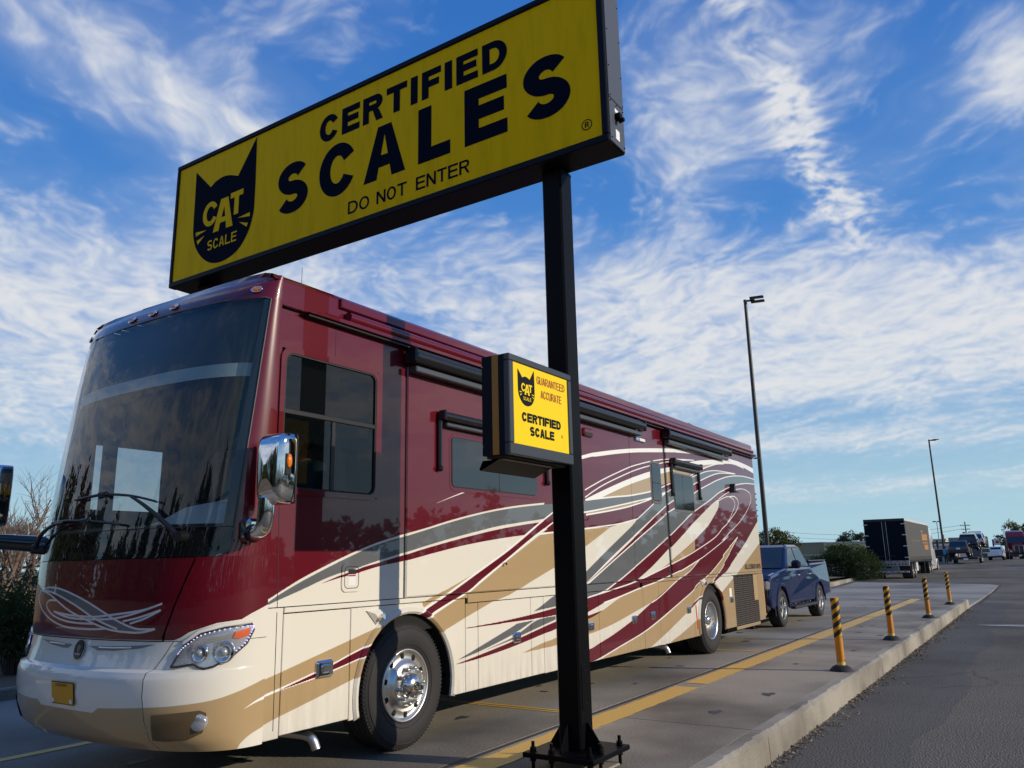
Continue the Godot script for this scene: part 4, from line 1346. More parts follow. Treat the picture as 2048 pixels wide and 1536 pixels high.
	put("dashboard", finish(dash), cream, rv)
	var shade := part("sun_shade", fpatch(-1.28, 1.28, [3.02, 3.2, 3.4, 3.53], 24, -0.07), mat("shade_cloth", lin(0.06, 0.065, 0.065), 0.9), rv)
	part("shade_bar", fpatch(-1.29, 1.29, [2.915, 2.93, 3.0, 3.02], 24, -0.055), mat("shade_bar", lin(0.34, 0.46, 0.45), 0.6), rv)
	var leather := mat("seat_leather", lin(0.30, 0.27, 0.22), 0.6)
	for x in [-5.28, -6.55]:
		var seat := part("seat", boxm(Vector3(0.56, 0.18, 0.56), 0.07, Vector3(x, 1.78, -4.62)), leather, rv)
		var bk := part("seat_back", boxm(Vector3(0.54, 0.86, 0.16), 0.07), leather, seat, Vector3(x, 2.22, -4.97))
		bk.rotation.x = 0.16
		part("seat_base", boxm(Vector3(0.3, 0.5, 0.3), 0.02, Vector3(x, 1.48, -4.62)), black, seat)
		part("headrest", boxm(Vector3(0.32, 0.2, 0.12), 0.05, Vector3(x, 2.76, -5.07)), leather, seat)
	var sw := begin(true)
	var ringp := []
	var wf := Transform3D(Basis(Vector3.RIGHT, 0.55), Vector3(-5.28, 2.10, -4.10))
	for k in 33:
		ringp.append(wf * Vector3(cos(TAU * k / 32) * 0.22, 0, sin(TAU * k / 32) * 0.22))
	tube(sw, ringp, 0.016, 0.016, 8, false)
	put("steering_wheel", finish(sw), black, rv)
	part("cabinet", span(Vector3(-7.14, 1.26, -7.5), Vector3(-6.4, 3.55, -5.6), 0.02), mat("cabinet_wood", lin(0.06, 0.035, 0.02), 0.4), rv)
	part("overhead_locker", span(Vector3(-7.1, 3.15, -4.9), Vector3(XS - 0.1, 3.56, -4.05), 0.02), mats["cabinet_wood"], rv)
	# --- driver's window
	var dw := part("driver_window", ring_plate(rrect(wz0 - 0.012, 2.045, wz1 + 0.012, 3.178, 0.10, 6), rrect(wz0 + 0.032, 2.09, wz1 - 0.032, 3.135, 0.07, 6), XS - 0.01, 0.024), maroon, rv)
	part("window_gasket", ring_plate(rrect(wz0 + 0.026, 2.084, wz1 - 0.026, 3.141, 0.075, 6), rrect(wz0 + 0.045, 2.103, wz1 - 0.045, 3.122, 0.06, 6), XS - 0.012, 0.022), rubber, dw)
	var cab_glass := glass("cab_glass", lin(0.003, 0.005, 0.006), 0.68)
	part("pane", platem(quadp(wz0 + 0.04, 2.695, wz1 - 0.04, 3.127), fx(XS - 0.008), 0.004), cab_glass, dw)
	part("pane", platem(quadp(wz0 + 0.04, 2.10, 4.435, 2.655), fx(XS - 0.008), 0.004), cab_glass, dw)
	part("pane", platem(quadp(4.475, 2.10, wz1 - 0.04, 2.655), fx(XS - 0.008), 0.004), cab_glass, dw)
	part("window_bar", span(Vector3(XS - 0.02, 2.655, -wz0 - 0.035), Vector3(XS + 0.008, 2.695, -wz1 + 0.035), 0.004), black, dw)
	part("window_bar", span(Vector3(XS - 0.02, 2.10, -4.435), Vector3(XS + 0.006, 2.655, -4.475), 0.004), black, dw)
	part("window_blind", span(Vector3(XS - 0.10, 2.62, -wz0 - 0.05), Vector3(XS - 0.09, 3.13, -wz1 + 0.05)), mat("blind_black", lin(0.006, 0.006, 0.007), 0.9), dw)
	# --- other windows of the lit side, with their awnings
	side_window(rv, -5.99, 2.235, -7.535, 2.715, [0.52])
	side_window(rv, -10.78, 2.355, -11.09, 2.90, [0.47], true)
	side_window(rv, -11.62, 2.268, -12.43, 2.80, [0.44])
	for a in [[-5.79, -7.76, 2.89, 2.39], [-11.52, -12.70, 2.99, 2.48]]:
		var o := awning_roll(rv, "window_awning", a[0], a[1], a[2], 0.042, XS + 0.075)
		for z in [a[0], a[1]]:
			var arm := part("awning_arm", span(Vector3(XS + 0.015, a[3], z - 0.024), Vector3(XS + 0.055, a[2] - 0.03, z + 0.024), 0.014), mats["awning_black"], o)
			part("arm_foot", boxm(Vector3(0.06, 0.06, 0.06), 0.02, Vector3(XS + 0.04, a[3], z)), mats["awning_black"], o)
	awning_roll(rv, "slide_topper", -5.30, -10.36, 3.375, 0.062, XS + 0.105)
	awning_roll(rv, "slide_topper", -11.25, -14.15, 3.385, 0.062, XS + 0.105)
	# --- small fittings of the lit side
	var hatch := part("fuel_door", platem(rrect(4.585, 1.31, 4.80, 1.535, 0.045), fx(XS), 0.010, 0.004, false, side_uv_a), mats["side_paint"], rv)
	part("door_gap", ring_plate(rrect(4.612, 1.338, 4.772, 1.51, 0.035), rrect(4.617, 1.343, 4.767, 1.505, 0.032), XS + 0.0095, 0.002), rubber, hatch)
	part("warning_label", platem(quadp(4.652, 1.36, 4.735, 1.482), fx(XS + 0.010), 0.002), mat("label_white", lin(0.75, 0.74, 0.72), 0.5), hatch)
	part("label_heading", platem(quadp(4.652, 1.448, 4.735, 1.487), fx(XS + 0.012), 0.001), mat("black_print", lin(0.01, 0.01, 0.01), 0.4), hatch)
	part("label_band", platem(quadp(4.654, 1.432, 4.733, 1.444), fx(XS + 0.012), 0.001), mat("red_print", lin(0.45, 0.03, 0.03), 0.4), hatch)
	chrome_latch(rv, -4.43, 0.762, 1.15)
	for q in [[-7.09, 0.757], [-8.72, 0.742], [-9.95, 0.738], [-10.57, 0.75], [-11.92, 0.743], [-13.97, 0.80]]:
		chrome_latch(rv, q[0], q[1], 0.95)
	for q in [[5.0, 1.115], [12.62, 1.13]]:
		var pod := part("docking_light", platem(PackedVector2Array([Vector2(q[0] - 0.13, q[1] + 0.04), Vector2(q[0] + 0.10, q[1] + 0.045), Vector2(q[0] - 0.01, q[1] - 0.075)]), fx(XS), 0.04, 0.03), mat("white_paint", W, 0.3), rv)
		part("docking_lamp", cylm(Vector3(XS + 0.03, q[1] - 0.02, -q[0]), Vector3(XS + 0.075, q[1] - 0.01, -q[0] - 0.01), 0.024), chrome, pod)
	part("side_marker", platem(PackedVector2Array([Vector2(12.225, 0.80), Vector2(12.25, 0.80), Vector2(12.285, 0.44), Vector2(12.25, 0.44)]), fx(XS), 0.008, 0.003), mat("orange_lens", lin(0.72, 0.11, 0.01), 0.2), rv)
	var vt := part("fridge_vent", platem(rrect(8.69, 3.05, 8.93, 3.16, 0.03), fx(XS + 0.014), 0.03, 0.015), maroon, rv)
	part("vent_slot", platem(rrect(8.71, 3.06, 8.91, 3.105, 0.02), fx(XS + 0.0445), 0.002), rubber, vt)
	var pl := part("porch_light", platem(rrect(10.26, 3.17, 10.60, 3.235, 0.03), fx(XS + 0.010), 0.025, 0.012), chrome, rv)
	part("porch_lens", platem(rrect(10.38, 3.18, 10.56, 3.22, 0.018), fx(XS + 0.0345), 0.006, 0.002), mats["label_white"], pl)
	var camr := part("side_camera", hull(PackedVector2Array([Vector2(-14.43, 2.69), Vector2(-14.34, 2.69), Vector2(-14.375, 2.84), Vector2(-14.41, 2.84)]), 0.05, 0.01), black, rv)
	camr.position.x = XS + 0.05
	part("camera_hood", boxm(Vector3(0.14, 0.012, 0.12), 0.004, Vector3(0.03, 2.685, -14.40)), black, camr)
	for k in 5:
		part("rear_hook", span(Vector3(XS - 0.05, 2.30 + k * 0.11, -15.98), Vector3(XS - 0.01, 2.33 + k * 0.11, -16.06), 0.008), black, rv)
	part("sticker", platem(quadp(13.90, 0.83, 14.02, 0.99), fx(XS), 0.002), mats["label_white"], rv)
	# raised chrome letters near the rear
	set_letters(rv, "chrome_letter", mat("letter_chrome", lin(0.10, 0.09, 0.08), 0.3, 0.5), word("ALLEGRO BUS", 14.86, 15.86, 0.2), 1.295, 1.385, 0.02, fx(XS + 0.004), 0.006)
	var hdl := begin()
	cyl(hdl, Vector3(XS + 0.02, 1.50, -6.86), Vector3(XS + 0.05, 1.50, -6.86), 0.014)
	put("slide_lock", finish(hdl), chrome, rv)
	# --- wheels, exhaust stubs
	truck_wheel(rv, "wheel", Vector3(XS - 0.03, 0.515, -5.40), false, 0.1)
	truck_wheel(rv, "wheel", Vector3(XS - 0.03, 0.515, -12.97), true)
	for z in [-5.40, -12.97]:
		part("far_wheel", cylm(Vector3(-7.16, 0.515, z), Vector3(-6.85, 0.515, z), 0.515, 0.515, 32), mats["tyre"], rv)
	part("inner_wheel", cylm(Vector3(XS - 0.70, 0.515, -12.97), Vector3(XS - 0.42, 0.515, -12.97), 0.515, 0.515, 40), mats["tyre"], rv)
	for q in [[-4.35, 0.0], [-11.05, 0.0]]:
		part("drain_pipe", tubem(smooth3([Vector3(XS - 0.45, 0.30, q[0] + 0.05), Vector3(XS - 0.20, 0.30, q[0]), Vector3(XS - 0.06, 0.28, q[0] - 0.03), Vector3(XS - 0.02, 0.20, q[0] - 0.05)]), 0.034, 0.034, 12), mats["polished_aluminium"], rv)
	# --- headlights
	for s in [1.0, -1.0]:
		headlight(rv, s)
	# --- bumper furniture
	var plate_o := part("number_plate", onto_front(PackedVector2Array([Vector2(-0.075, 0.612), Vector2(0.215, 0.612), Vector2(0.215, 0.764), Vector2(-0.075, 0.764)]), 0.014), mat("plate_rim", lin(0.10, 0.03, 0.01), 0.4), rv)
	part("plate_face", onto_front(PackedVector2Array([Vector2(-0.068, 0.619), Vector2(0.208, 0.619), Vector2(0.208, 0.757), Vector2(-0.068, 0.757)]), 0.0165), mat("plate_gold", lin(0.62, 0.30, 0.008), 0.45), plate_o)
	var pt := begin()
	letters(pt, word("OREGON", 0.0, 0.14, 0.25), 0.735, 0.752, 0.004, fz(XC, 0, front(0.07, 0.745, 0.0).z), 0.026)
	put("plate_lettering", finish(pt), mats["black_print"], plate_o)
	for q in [[-0.055, 0.628], [0.175, 0.628]]:
		part("plate_sticker", onto_front(rrect(q[0] - 0.01, q[1] - 0.004, q[0] + 0.022, q[1] + 0.024, 0.002), 0.0185), mats["label_white"], plate_o)
	var bd := part("nose_badge", onto_front(circle2(0.05, 0.968, 0.066, 24), 0.014), chrome, rv)
	part("badge_face", onto_front(circle2(0.05, 0.968, 0.056, 24), 0.017), mat("badge_dark", lin(0.02, 0.02, 0.025), 0.3), bd)
	part("badge_crest", onto_front(PackedVector2Array([Vector2(0.03, 0.962), Vector2(0.05, 0.945), Vector2(0.07, 0.962), Vector2(0.074, 0.99), Vector2(0.05, 1.005), Vector2(0.026, 0.99)]), 0.019), mat("badge_silver", lin(0.25, 0.25, 0.26), 0.3, 0.8), bd)
	part("badge_crest", onto_front(rrect(0.012, 0.932, 0.088, 0.944, 0.004), 0.019), mats["badge_silver"], bd)
	for q in [[-1.0], [1.0]]:
		var P := PackedVector2Array([Vector2(-0.589, 1.017), Vector2(-0.42, 1.012), Vector2(-0.12, 1.0), Vector2(-0.075, 0.995), Vector2(-0.13, 0.972), Vector2(-0.2, 0.972), Vector2(-0.40, 0.987)]) if q[0] < 0 else PackedVector2Array([Vector2(0.15, 0.995), Vector2(0.3, 0.998), Vector2(0.6, 1.008), Vector2(0.818, 1.019), Vector2(0.68, 0.992), Vector2(0.45, 0.973), Vector2(0.26, 0.970)])
		var sl := part("hood_slit", onto_front(P, 0.004), mat("slit_grey", lin(0.20, 0.19, 0.17), 0.4), rv)
		part("slit_chrome", bead([[-0.40, 1.0], [-0.25, 0.996], [-0.16, 0.992]] if q[0] < 0 else [[0.28, 0.99], [0.45, 0.991], [0.62, 0.998]], 0.006, 0.008), chrome, sl)
	for s in [1.0, -1.0]:
		var rec := part("fog_recess", onto_front(PackedVector2Array([Vector2(s * 0.90, 0.582), Vector2(s * 1.02, 0.592), Vector2(s * 1.20, 0.606), Vector2(s * 1.235, 0.588), Vector2(s * 1.232, 0.52), Vector2(s * 1.20, 0.462), Vector2(s * 1.10, 0.42), Vector2(s * 0.95, 0.412), Vector2(s * 0.87, 0.418), Vector2(s * 0.885, 0.50)]), 0.009), mat("bronze_recess", lin(0.11, 0.075, 0.035), 0.35), rv)
		var fp := front(s * 1.19, 0.53, 0.0)
		var fn := (front(s * 1.19, 0.53, 0.1) - fp).normalized()
		part("fog_lamp", lathem([[0.055, -0.02], [0.055, 0.014], [0.048, 0.018], [0.0, 0.02]], 28, frame(fp, (fn + Vector3(0, 0, 0.7)).normalized())), mat("lamp_clear", lin(0.55, 0.56, 0.56), 0.12, 0.6), rec)
	# --- wipers
	for s in [1.0, -1.0]:
		wiper(rv, s)
	mirror(rv, 1.0)
	mirror(rv, -1.0)
	part("antenna", cylm(Vector3(-5.55, 3.78, -4.85), Vector3(-5.55, 4.32, -4.85), 0.004, 0.002, 6), black, rv)

func circle2(x: float, y: float, r: float, n: int) -> PackedVector2Array:
	var out := PackedVector2Array()
	for k in n:
		out.append(Vector2(x + cos(TAU * k / n) * r, y + sin(TAU * k / n) * r))
	return out

# the ring between two outlines of the same count, facing +x
func ring_plate(outer: PackedVector2Array, inner: PackedVector2Array, x: float, thick: float) -> ArrayMesh:
	var st := begin()
	var n := outer.size()
	for i in n:
		var j := (i + 1) % n
		var P := func(p: Vector2, d: float) -> Vector3: return Vector3(x + d, p.y, -p.x)
		quad(st, P.call(outer[i], thick), P.call(outer[j], thick), P.call(inner[j], thick), P.call(inner[i], thick), Vector3.RIGHT)
		var mid := Vector3(0, outer[i].y + outer[j].y - inner[i].y - inner[j].y, -(outer[i].x + outer[j].x - inner[i].x - inner[j].x))
		quad(st, P.call(outer[i], 0), P.call(outer[j], 0), P.call(outer[j], thick), P.call(outer[i], thick), mid)
		quad(st, P.call(inner[i], 0), P.call(inner[j], 0), P.call(inner[j], thick), P.call(inner[i], thick), -mid)
	return done(st)

func headlight(rv: Node3D, s: float) -> void:
	var pts := [[0.968, 0.878], [1.028, 1.009], [1.144, 1.087], [1.285, 1.121], [1.458, 1.136], [1.471, 1.099], [1.424, 1.01], [1.341, 0.936], [1.239, 0.875], [1.186, 0.863], [1.146, 0.874], [1.113, 0.895], [1.015, 0.88]]
	var P := PackedVector2Array()
	for p in pts:
		P.append(Vector2(p[0] * s, p[1]))
	var hl := part("headlight", onto_front(P, 0.006), mat("lamp_bowl", lin(0.70, 0.71, 0.72), 0.25, 0.8), rv)
	part("lamp_cover", onto_front(inset(ccw(P), 0.006), 0.030), glass("clear_cover", lin(0.5, 0.52, 0.55), 0.06), hl)
	var loop := []
	for p in pts + [pts[0]]:
		loop.append([p[0] * s, p[1]])
	part("lamp_rim", bead(loop, 0.008, 0.008), mat("dark_rim", lin(0.03, 0.03, 0.035), 0.3), hl)
	for q in [[1.14, 0.965, 0.062], [1.285, 0.965, 0.074]]:
		var at := front(s * q[0], q[1], 0.012)
		var n := (front(s * q[0], q[1], 0.1) - front(s * q[0], q[1], 0.0)).normalized()
		part("reflector", lathem([[q[2], 0.0], [q[2], 0.012], [q[2] * 0.86, 0.014], [q[2] * 0.55, -0.004], [q[2] * 0.25, -0.016], [0.0, -0.018]], 28, frame(at, (n + Vector3(0, 0, 0.5)).normalized())), mats["chrome"], hl)
		part("bulb_cover", lathem([[q[2] * 0.36, 0.0], [q[2] * 0.34, 0.014], [q[2] * 0.2, 0.022], [0.0, 0.025]], 18, frame(at, (n + Vector3(0, 0, 0.5)).normalized())), mat("lamp_clear", lin(0.55, 0.56, 0.56), 0.12, 0.6), hl)
	part("turn_signal", onto_front(PackedVector2Array([Vector2(s * 1.335, 1.052), Vector2(s * 1.352, 1.092), Vector2(s * 1.447, 1.116), Vector2(s * 1.437, 1.062), Vector2(s * 1.375, 1.045)]), 0.016), mats["orange_lens"] if mats.has("orange_lens") else mat("orange_lens", lin(0.72, 0.11, 0.01), 0.2), hl)
	part("lamp_strip", onto_front(PackedVector2Array([Vector2(s * 1.06, 1.012), Vector2(s * 1.15, 1.06), Vector2(s * 1.31, 1.09), Vector2(s * 1.32, 1.058), Vector2(s * 1.17, 1.03)]), 0.014), mat("lamp_clear", lin(0.55, 0.56, 0.56), 0.12, 0.6), hl)
	# a row of small white running lamps along the upper and outer edge, lit by day
	var lit := mat("running_lamp", lin(0.8, 0.8, 0.95), 0.3)
	lit.emission_enabled = true
	lit.emission = Color(0.75, 0.75, 1.0)
	lit.emission_energy_multiplier = 0.7
	var edge := smooth2(PackedVector2Array([Vector2(1.0, 0.96), Vector2(1.04, 1.012), Vector2(1.144, 1.076), Vector2(1.285, 1.110), Vector2(1.447, 1.124), Vector2(1.456, 1.095), Vector2(1.41, 1.012), Vector2(1.335, 0.946)]), 5)
	for k in range(0, edge.size(), 1):
		var p := edge[k]
		part("running_lamp", lathem([[0.0055, -0.004], [0.004, 0.003], [0.0, 0.004]], 6, frame(front(s * p.x, p.y, 0.016), front(s * p.x, p.y, 0.1) - front(s * p.x, p.y, 0.0))), lit, hl)
	# hood of the lamp, white
	part("lamp_brow", bead([[s * 1.02, 1.03], [s * 1.13, 1.10], [s * 1.28, 1.136], [s * 1.46, 1.150]], 0.016, 0.0, 8), mat("white_paint", W, 0.3), hl)

func wiper(rv: Node3D, s: float) -> void:
	var black: StandardMaterial3D = mats["black_trim"]
	var P := func(a: float, y: float, o: float) -> Vector3: return front(a, y, o)
	var base: Array
	var blade: Array
	if s > 0:
		base = [[0.96, 1.735], [0.80, 1.86], [0.62, 1.97], [0.48, 2.035]]
		blade = [[-0.29, 2.055], [-0.1, 2.068], [0.12, 2.075], [0.45, 2.045], [0.71, 1.99]]
	else:
		base = [[-1.02, 1.70], [-0.80, 1.80], [-0.55, 1.87], [-0.35, 1.885]]
		blade = [[-0.62, 1.895], [-0.35, 1.90], [-0.05, 1.885], [0.20, 1.865], [0.40, 1.838]]
	var a := []
	for k in base:
		a.append(P.call(k[0], k[1], 0.055))
	var o := part("wiper_arm", tubem(smooth3(a, 4), 0.020, 0.010, 8), black, rv)
	var b := []
	for k in blade:
		b.append(P.call(k[0], k[1], 0.036))
	part("wiper_blade", tubem(smooth3(b, 4), 0.008, 0.008, 6), black, o)
	var r := []
	for k in blade:
		r.append(P.call(k[0], k[1] - 0.005, 0.018))
	part("wiper_rubber", tubem(smooth3(r, 4), 0.006, 0.006, 4), mats["rubber"], o)
	var piv := front(base[0][0], base[0][1], 0.0)
	part("wiper_pivot", cylm(piv, front(base[0][0], base[0][1], 0.085), 0.045, 0.035, 18), black, o)
	var hinge := front(blade[2][0], blade[2][1], 0.045)
	part("wiper_joint", boxm(Vector3(0.10, 0.035, 0.04), 0.01, hinge), black, o)

func mirror(rv: Node3D, s: float) -> void:
	# chrome head on a bent arm from the foot of the windscreen post
	var chrome: StandardMaterial3D = mats["chrome"]
	var at := front(s * 1.415, 1.785, 0.0)
	var o := part("mirror_foot", boxm(Vector3(0.11, 0.16, 0.13), 0.025, at + Vector3(s * 0.03, -0.01, 0.03)), chrome, rv)
	if s > 0:
		var arm := [at + Vector3(0.06, -0.02, 0.04), at + Vector3(0.13, -0.035, 0.06), at + Vector3(0.20, 0.0, 0.065), at + Vector3(0.222, 0.08, 0.065), at + Vector3(0.225, 0.20, 0.065)]
		part("mirror_arm", tubem(smooth3(arm, 6), 0.055, 0.056, 20), chrome, o)
		part("arm_joint", cylm(at + Vector3(0.07, -0.03, 0.05), at + Vector3(0.12, -0.04, 0.06), 0.062, 0.062, 20), mats["black_trim"], o)
		var head := head_mesh(0.262, 0.50, 0.17)
		var h := part("mirror_head", head, chrome, o, at + Vector3(0.262, 0.405, 0.05))
		h.rotation.y = 0.0
		part("mirror_glass", platem(rrect(-0.11, -0.22, 0.11, 0.22, 0.04), Transform3D(Basis(Vector3(-1, 0, 0), Vector3(0, 1, 0), Vector3(0, 0, -1)), Vector3(0, 0, -0.088)), 0.006, 0.002), mat("mirror_silver", lin(0.8, 0.8, 0.8), 0.02, 1.0), o, at + Vector3(0.262, 0.405, 0.05))
		part("mirror_rim", ring_frame(0.126, 0.24, 0.010), mats["black_trim"], o, at + Vector3(0.262, 0.405, -0.045))
		var am := part("mirror_lamp", boxm(Vector3(0.012, 0.15, 0.055), 0.005, Vector3(0.128, 0.02, 0.0)), mats["black_trim"], o, at + Vector3(0.262, 0.405, 0.03))
		part("mirror_lens", lathem([[0.0, 0.0], [0.024, 0.002], [0.02, 0.012], [0.0, 0.016]], 16, Transform3D(Basis(Vector3(0, 1, 0), Vector3(1, 0, 0), Vector3(0, 0, -1)), Vector3(0.134, 0.02, 0.0))), mats["amber_lens"], o, at + Vector3(0.262, 0.405, 0.03)).scale = Vector3(1, 2.2, 1)
	else:
		# the far one reaches forward on a long dark arm
		var arm2 := [at + Vector3(-0.02, -0.05, 0.05), at + Vector3(-0.16, -0.03, 0.16), at + Vector3(-0.32, -0.01, 0.30), at + Vector3(-0.48, 0.02, 0.42), at + Vector3(-0.55, 0.20, 0.44)]
		part("mirror_arm", tubem(smooth3(arm2, 6), 0.075, 0.06, 18), gloss(mat("arm_dark", lin(0.012, 0.02, 0.02), 0.15), 1.0, 0.02), o)
		part("mirror_head", head_mesh(0.30, 0.54, 0.20), chrome, o, at + Vector3(-0.52, 0.40, 0.40))

func ring_frame(hx: float, hy: float, t: float) -> ArrayMesh:
	var st := begin()
	for q in [[0, hy, hx * 2, t], [0, -hy, hx * 2, t], [hx, 0, t, hy * 2 - t * 1.2], [-hx, 0, t, hy * 2 - t * 1.2]]:
		box(st, Vector3(q[2], q[3], 0.02), Transform3D(Basis.IDENTITY, Vector3(q[0], q[1], 0)), 0.004)
	return done(st)

# a domed shell: flat behind, rounded in front, narrower at the foot
func head_mesh(w: float, h: float, d: float) -> ArrayMesh:
	var st := begin(true)
	var n := 28
	var rings := 14
	var P := func(r: int, k: int) -> Vector3:
		var a := TAU * k / n
		var e := 0.27
		var c := Vector2(signf(cos(a)) * pow(absf(cos(a)), e), signf(sin(a)) * pow(absf(sin(a)), e))
		var t := float(r) / rings
		var sc := pow(maxf(1.0 - pow(t, 5.0), 0.0), 0.38)
		var y := c.y * h / 2 * sc
		var wx := w / 2 * sc * (1.0 - 0.10 * clampf(-y / h, 0.0, 0.5) * 2.0)
		return Vector3(c.x * wx, y, -0.09 + d * t)
	for r in rings:
		for k in n:
			var a: Vector3 = P.call(r, k)
			var b: Vector3 = P.call(r, (k + 1) % n)
			var c: Vector3 = P.call(r + 1, (k + 1) % n)
			var e: Vector3 = P.call(r + 1, k)
			quad(st, a, b, c, e, Vector3(a.x + b.x, a.y + b.y, 0.05 + r * 0.04))
	for k in n:
		tri(st, Vector3(0, 0, -0.09), P.call(0, k), P.call(0, (k + 1) % n), Vector3(0, 0, -1))
	return done(st)
# ---------------------------------------------------------------- ground, lane, island
func lay(z: float) -> float:   # height of the open yard
	return -0.26 + 0.11 * smoothstep(-46.0, -60.0, z) + 0.57 * smoothstep(-60.0, -96.0, z) + 0.15 * smoothstep(-110.0, -300.0, z)

func sheet_flat(pts: Array, y: float) -> ArrayMesh:
	var st := begin()
	var P := v2(pts)
	var idx := Geometry2D.triangulate_polygon(P)
	for i in range(0, idx.size(), 3):
		var q: Array[Vector3] = []
		for k in 3:
			q.append(Vector3(P[idx[i + k]].x, y, P[idx[i + k]].y))
		tri(st, q[0], q[1], q[2], Vector3.UP)
	return done(st)

func build_ground() -> void:
	var grain := noise_tex(0.16, 4, [0.0, Color(0.62, 0.62, 0.62), 0.5, Color(0.86, 0.86, 0.86), 1.0, Color(1, 1, 1)], 512, 3)
	var speck := noise_tex(0.30, 3, [0.0, Color(0.30, 0.30, 0.30), 0.4, Color(0.62, 0.62, 0.62), 0.62, Color(0.84, 0.84, 0.83), 1.0, Color(1, 1, 1)], 512, 4)
	var blot := noise_tex(0.012, 5, [0.0, Color(0.56, 0.54, 0.52), 0.35, Color(0.80, 0.79, 0.77), 0.65, Color(0.95, 0.94, 0.92), 1.0, Color(1, 0.99, 0.97)], 512, 5)
	var relief := noise_tex(0.25, 3, [0.0, Color.BLACK, 1.0, Color.WHITE], 512, 6)
	var asphalt := rough_ground("asphalt", speck, blot, 0.33, relief, 1.6, 0.92)
	asphalt.albedo_color = lin(0.29, 0.26, 0.215)
	var seal := rough_ground("asphalt_seal", speck, blot, 0.33, relief, 1.3, 0.85)
	seal.albedo_color = lin(0.215, 0.198, 0.175)
	var concrete := rough_ground("concrete", grain, blot, 0.55, relief, 0.12, 0.85)
	concrete.albedo_color = lin(0.53, 0.465, 0.365)
	var deck_mat := rough_ground("deck_concrete", grain, blot, 0.45, relief, 0.12, 0.8)
	deck_mat.albedo_color = lin(0.45, 0.41, 0.34)
	var apron_mat := rough_ground("apron_concrete", grain, blot, 0.3, null, 0.0, 0.85)
	apron_mat.albedo_color = lin(0.45, 0.435, 0.395)
	var kerb_mat := rough_ground("kerb_concrete", grain, blot, 0.9, relief, 0.4, 0.9)
	kerb_mat.albedo_color = lin(0.56, 0.52, 0.44)
	var yellow := rough_ground("road_yellow", grain, null, 1.3, relief, 0.1, 0.6)
	yellow.albedo_color = lin(1.0, 0.60, 0.13)
	var dirt := rough_ground("dry_soil", grain, blot, 0.6, relief, 1.5, 0.95)
	dirt.albedo_color = lin(0.30, 0.22, 0.13)
	var joint := mat("joint_filler", lin(0.03, 0.03, 0.03), 0.85)

	# the yard, one sheet to the horizon
	var st := begin(true)
	var zs := [260.0, 40.0, 10.0, 0.0, -8.0, -16.0, -24.0, -32.0, -40.0, -46.0, -50.0, -54.0, -58.0, -62.0, -66.0, -70.0, -74.0, -78.0, -82.0, -86.0, -90.0, -96.0, -104.0, -112.0, -140.0, -200.0, -300.0, -700.0, -2500.0]
	var xs := [-2500.0, -300.0, -60.0, -20.0, -9.0, -2.2, 6.0, 30.0, 300.0, 2500.0]
	for i in zs.size() - 1:
		for k in xs.size() - 1:
			quad(st, Vector3(xs[k], lay(zs[i]), zs[i]), Vector3(xs[k + 1], lay(zs[i]), zs[i]), Vector3(xs[k + 1], lay(zs[i + 1]), zs[i + 1]), Vector3(xs[k], lay(zs[i + 1]), zs[i + 1]), Vector3.UP)
	var yard := put("ground", finish(st), asphalt, self)
	tag(yard, "wide worn grey asphalt yard reaching to the horizon", "ground", "", "structure")
	# darker strip of newer seal along the kerb
	var strip := begin()
	var edge := []
	for k in 33:
		var z := 2.0 - k * 1.1
		edge.append(Vector2(-1.16 + 0.10 * sin(z * 0.9) + 0.06 * sin(z * 2.3), z))
	for k in 32:
		quad(strip, Vector3(-2.2, -0.256, edge[k].y), Vector3(edge[k].x, -0.256, edge[k].y), Vector3(edge[k + 1].x, -0.256, edge[k + 1].y), Vector3(-2.2, -0.256, edge[k + 1].y), Vector3.UP)
	tag(put("asphalt_patch", finish(strip), seal, self), "dark asphalt patch beside the kerb", "road", "", "structure")
	# a faded white smear of paint
	var smear := mat("old_white_paint", lin(0.55, 0.54, 0.52), 0.8)
	for q in [[-1.65, -23.55, -0.20, -23.35], [-1.25, -23.78, -0.10, -23.68], [-0.95, -23.15, -0.30, -23.10]]:
		var P := [q[0], (q[1] + q[3]) / 2, q[0] + 0.35, q[1], q[2], q[1] + 0.05, q[2], q[3], q[0] + 0.5, q[3]]
		tag(part("road_marking", sheet_flat(P, -0.252), smear, self), "faded white paint smear on the asphalt", "road marking", "white paint smears", "structure")

	# island: slabs with real joints, a chipped kerb edge
	var island := structure("island", "raised concrete island with a kerb, carrying the sign post and bollards")
	var cuts := [3.0, -1.5, -7.5, -13.5, -19.5, -25.5, -30.7]
	rng.seed = 7
	for i in cuts.size() - 1:
		var z0: float = cuts[i] - 0.004
		var z1: float = cuts[i + 1] + 0.004
		part("slab", span(Vector3(-3.66, -0.25, z0), Vector3(-2.40, 0.0, z1), 0.006), concrete, island)
		var kb := begin()
		var n := int((z0 - z1) / 0.055)
		var cols := []
		var chip := 0.0
		for k in n + 1:
			chip = chip * 0.55 + rng.randf_range(-0.012, 0.016)
			if rng.randf() < 0.06:
				chip += rng.randf_range(0.01, 0.035)
			var c := clampf(chip, 0.0, 0.05)
			var z := lerpf(z0, z1, float(k) / n)
			cols.append([Vector3(-2.40, 0.0, z), Vector3(-2.287 - c, rng.randf_range(-0.002, 0.001), z), Vector3(-2.262, -0.022 - c * 0.8, z), Vector3(-2.258 + rng.randf_range(-0.002, 0.002), -0.12, z), Vector3(-2.252 + rng.randf_range(-0.004, 0.004), -0.29, z)])
		for k in n:
			for r in 4:
				quad(kb, cols[k][r], cols[k + 1][r], cols[k + 1][r + 1], cols[k][r + 1], Vector3(1, 1.5 - r, 0))
		put("kerb", finish(kb), kerb_mat, island)
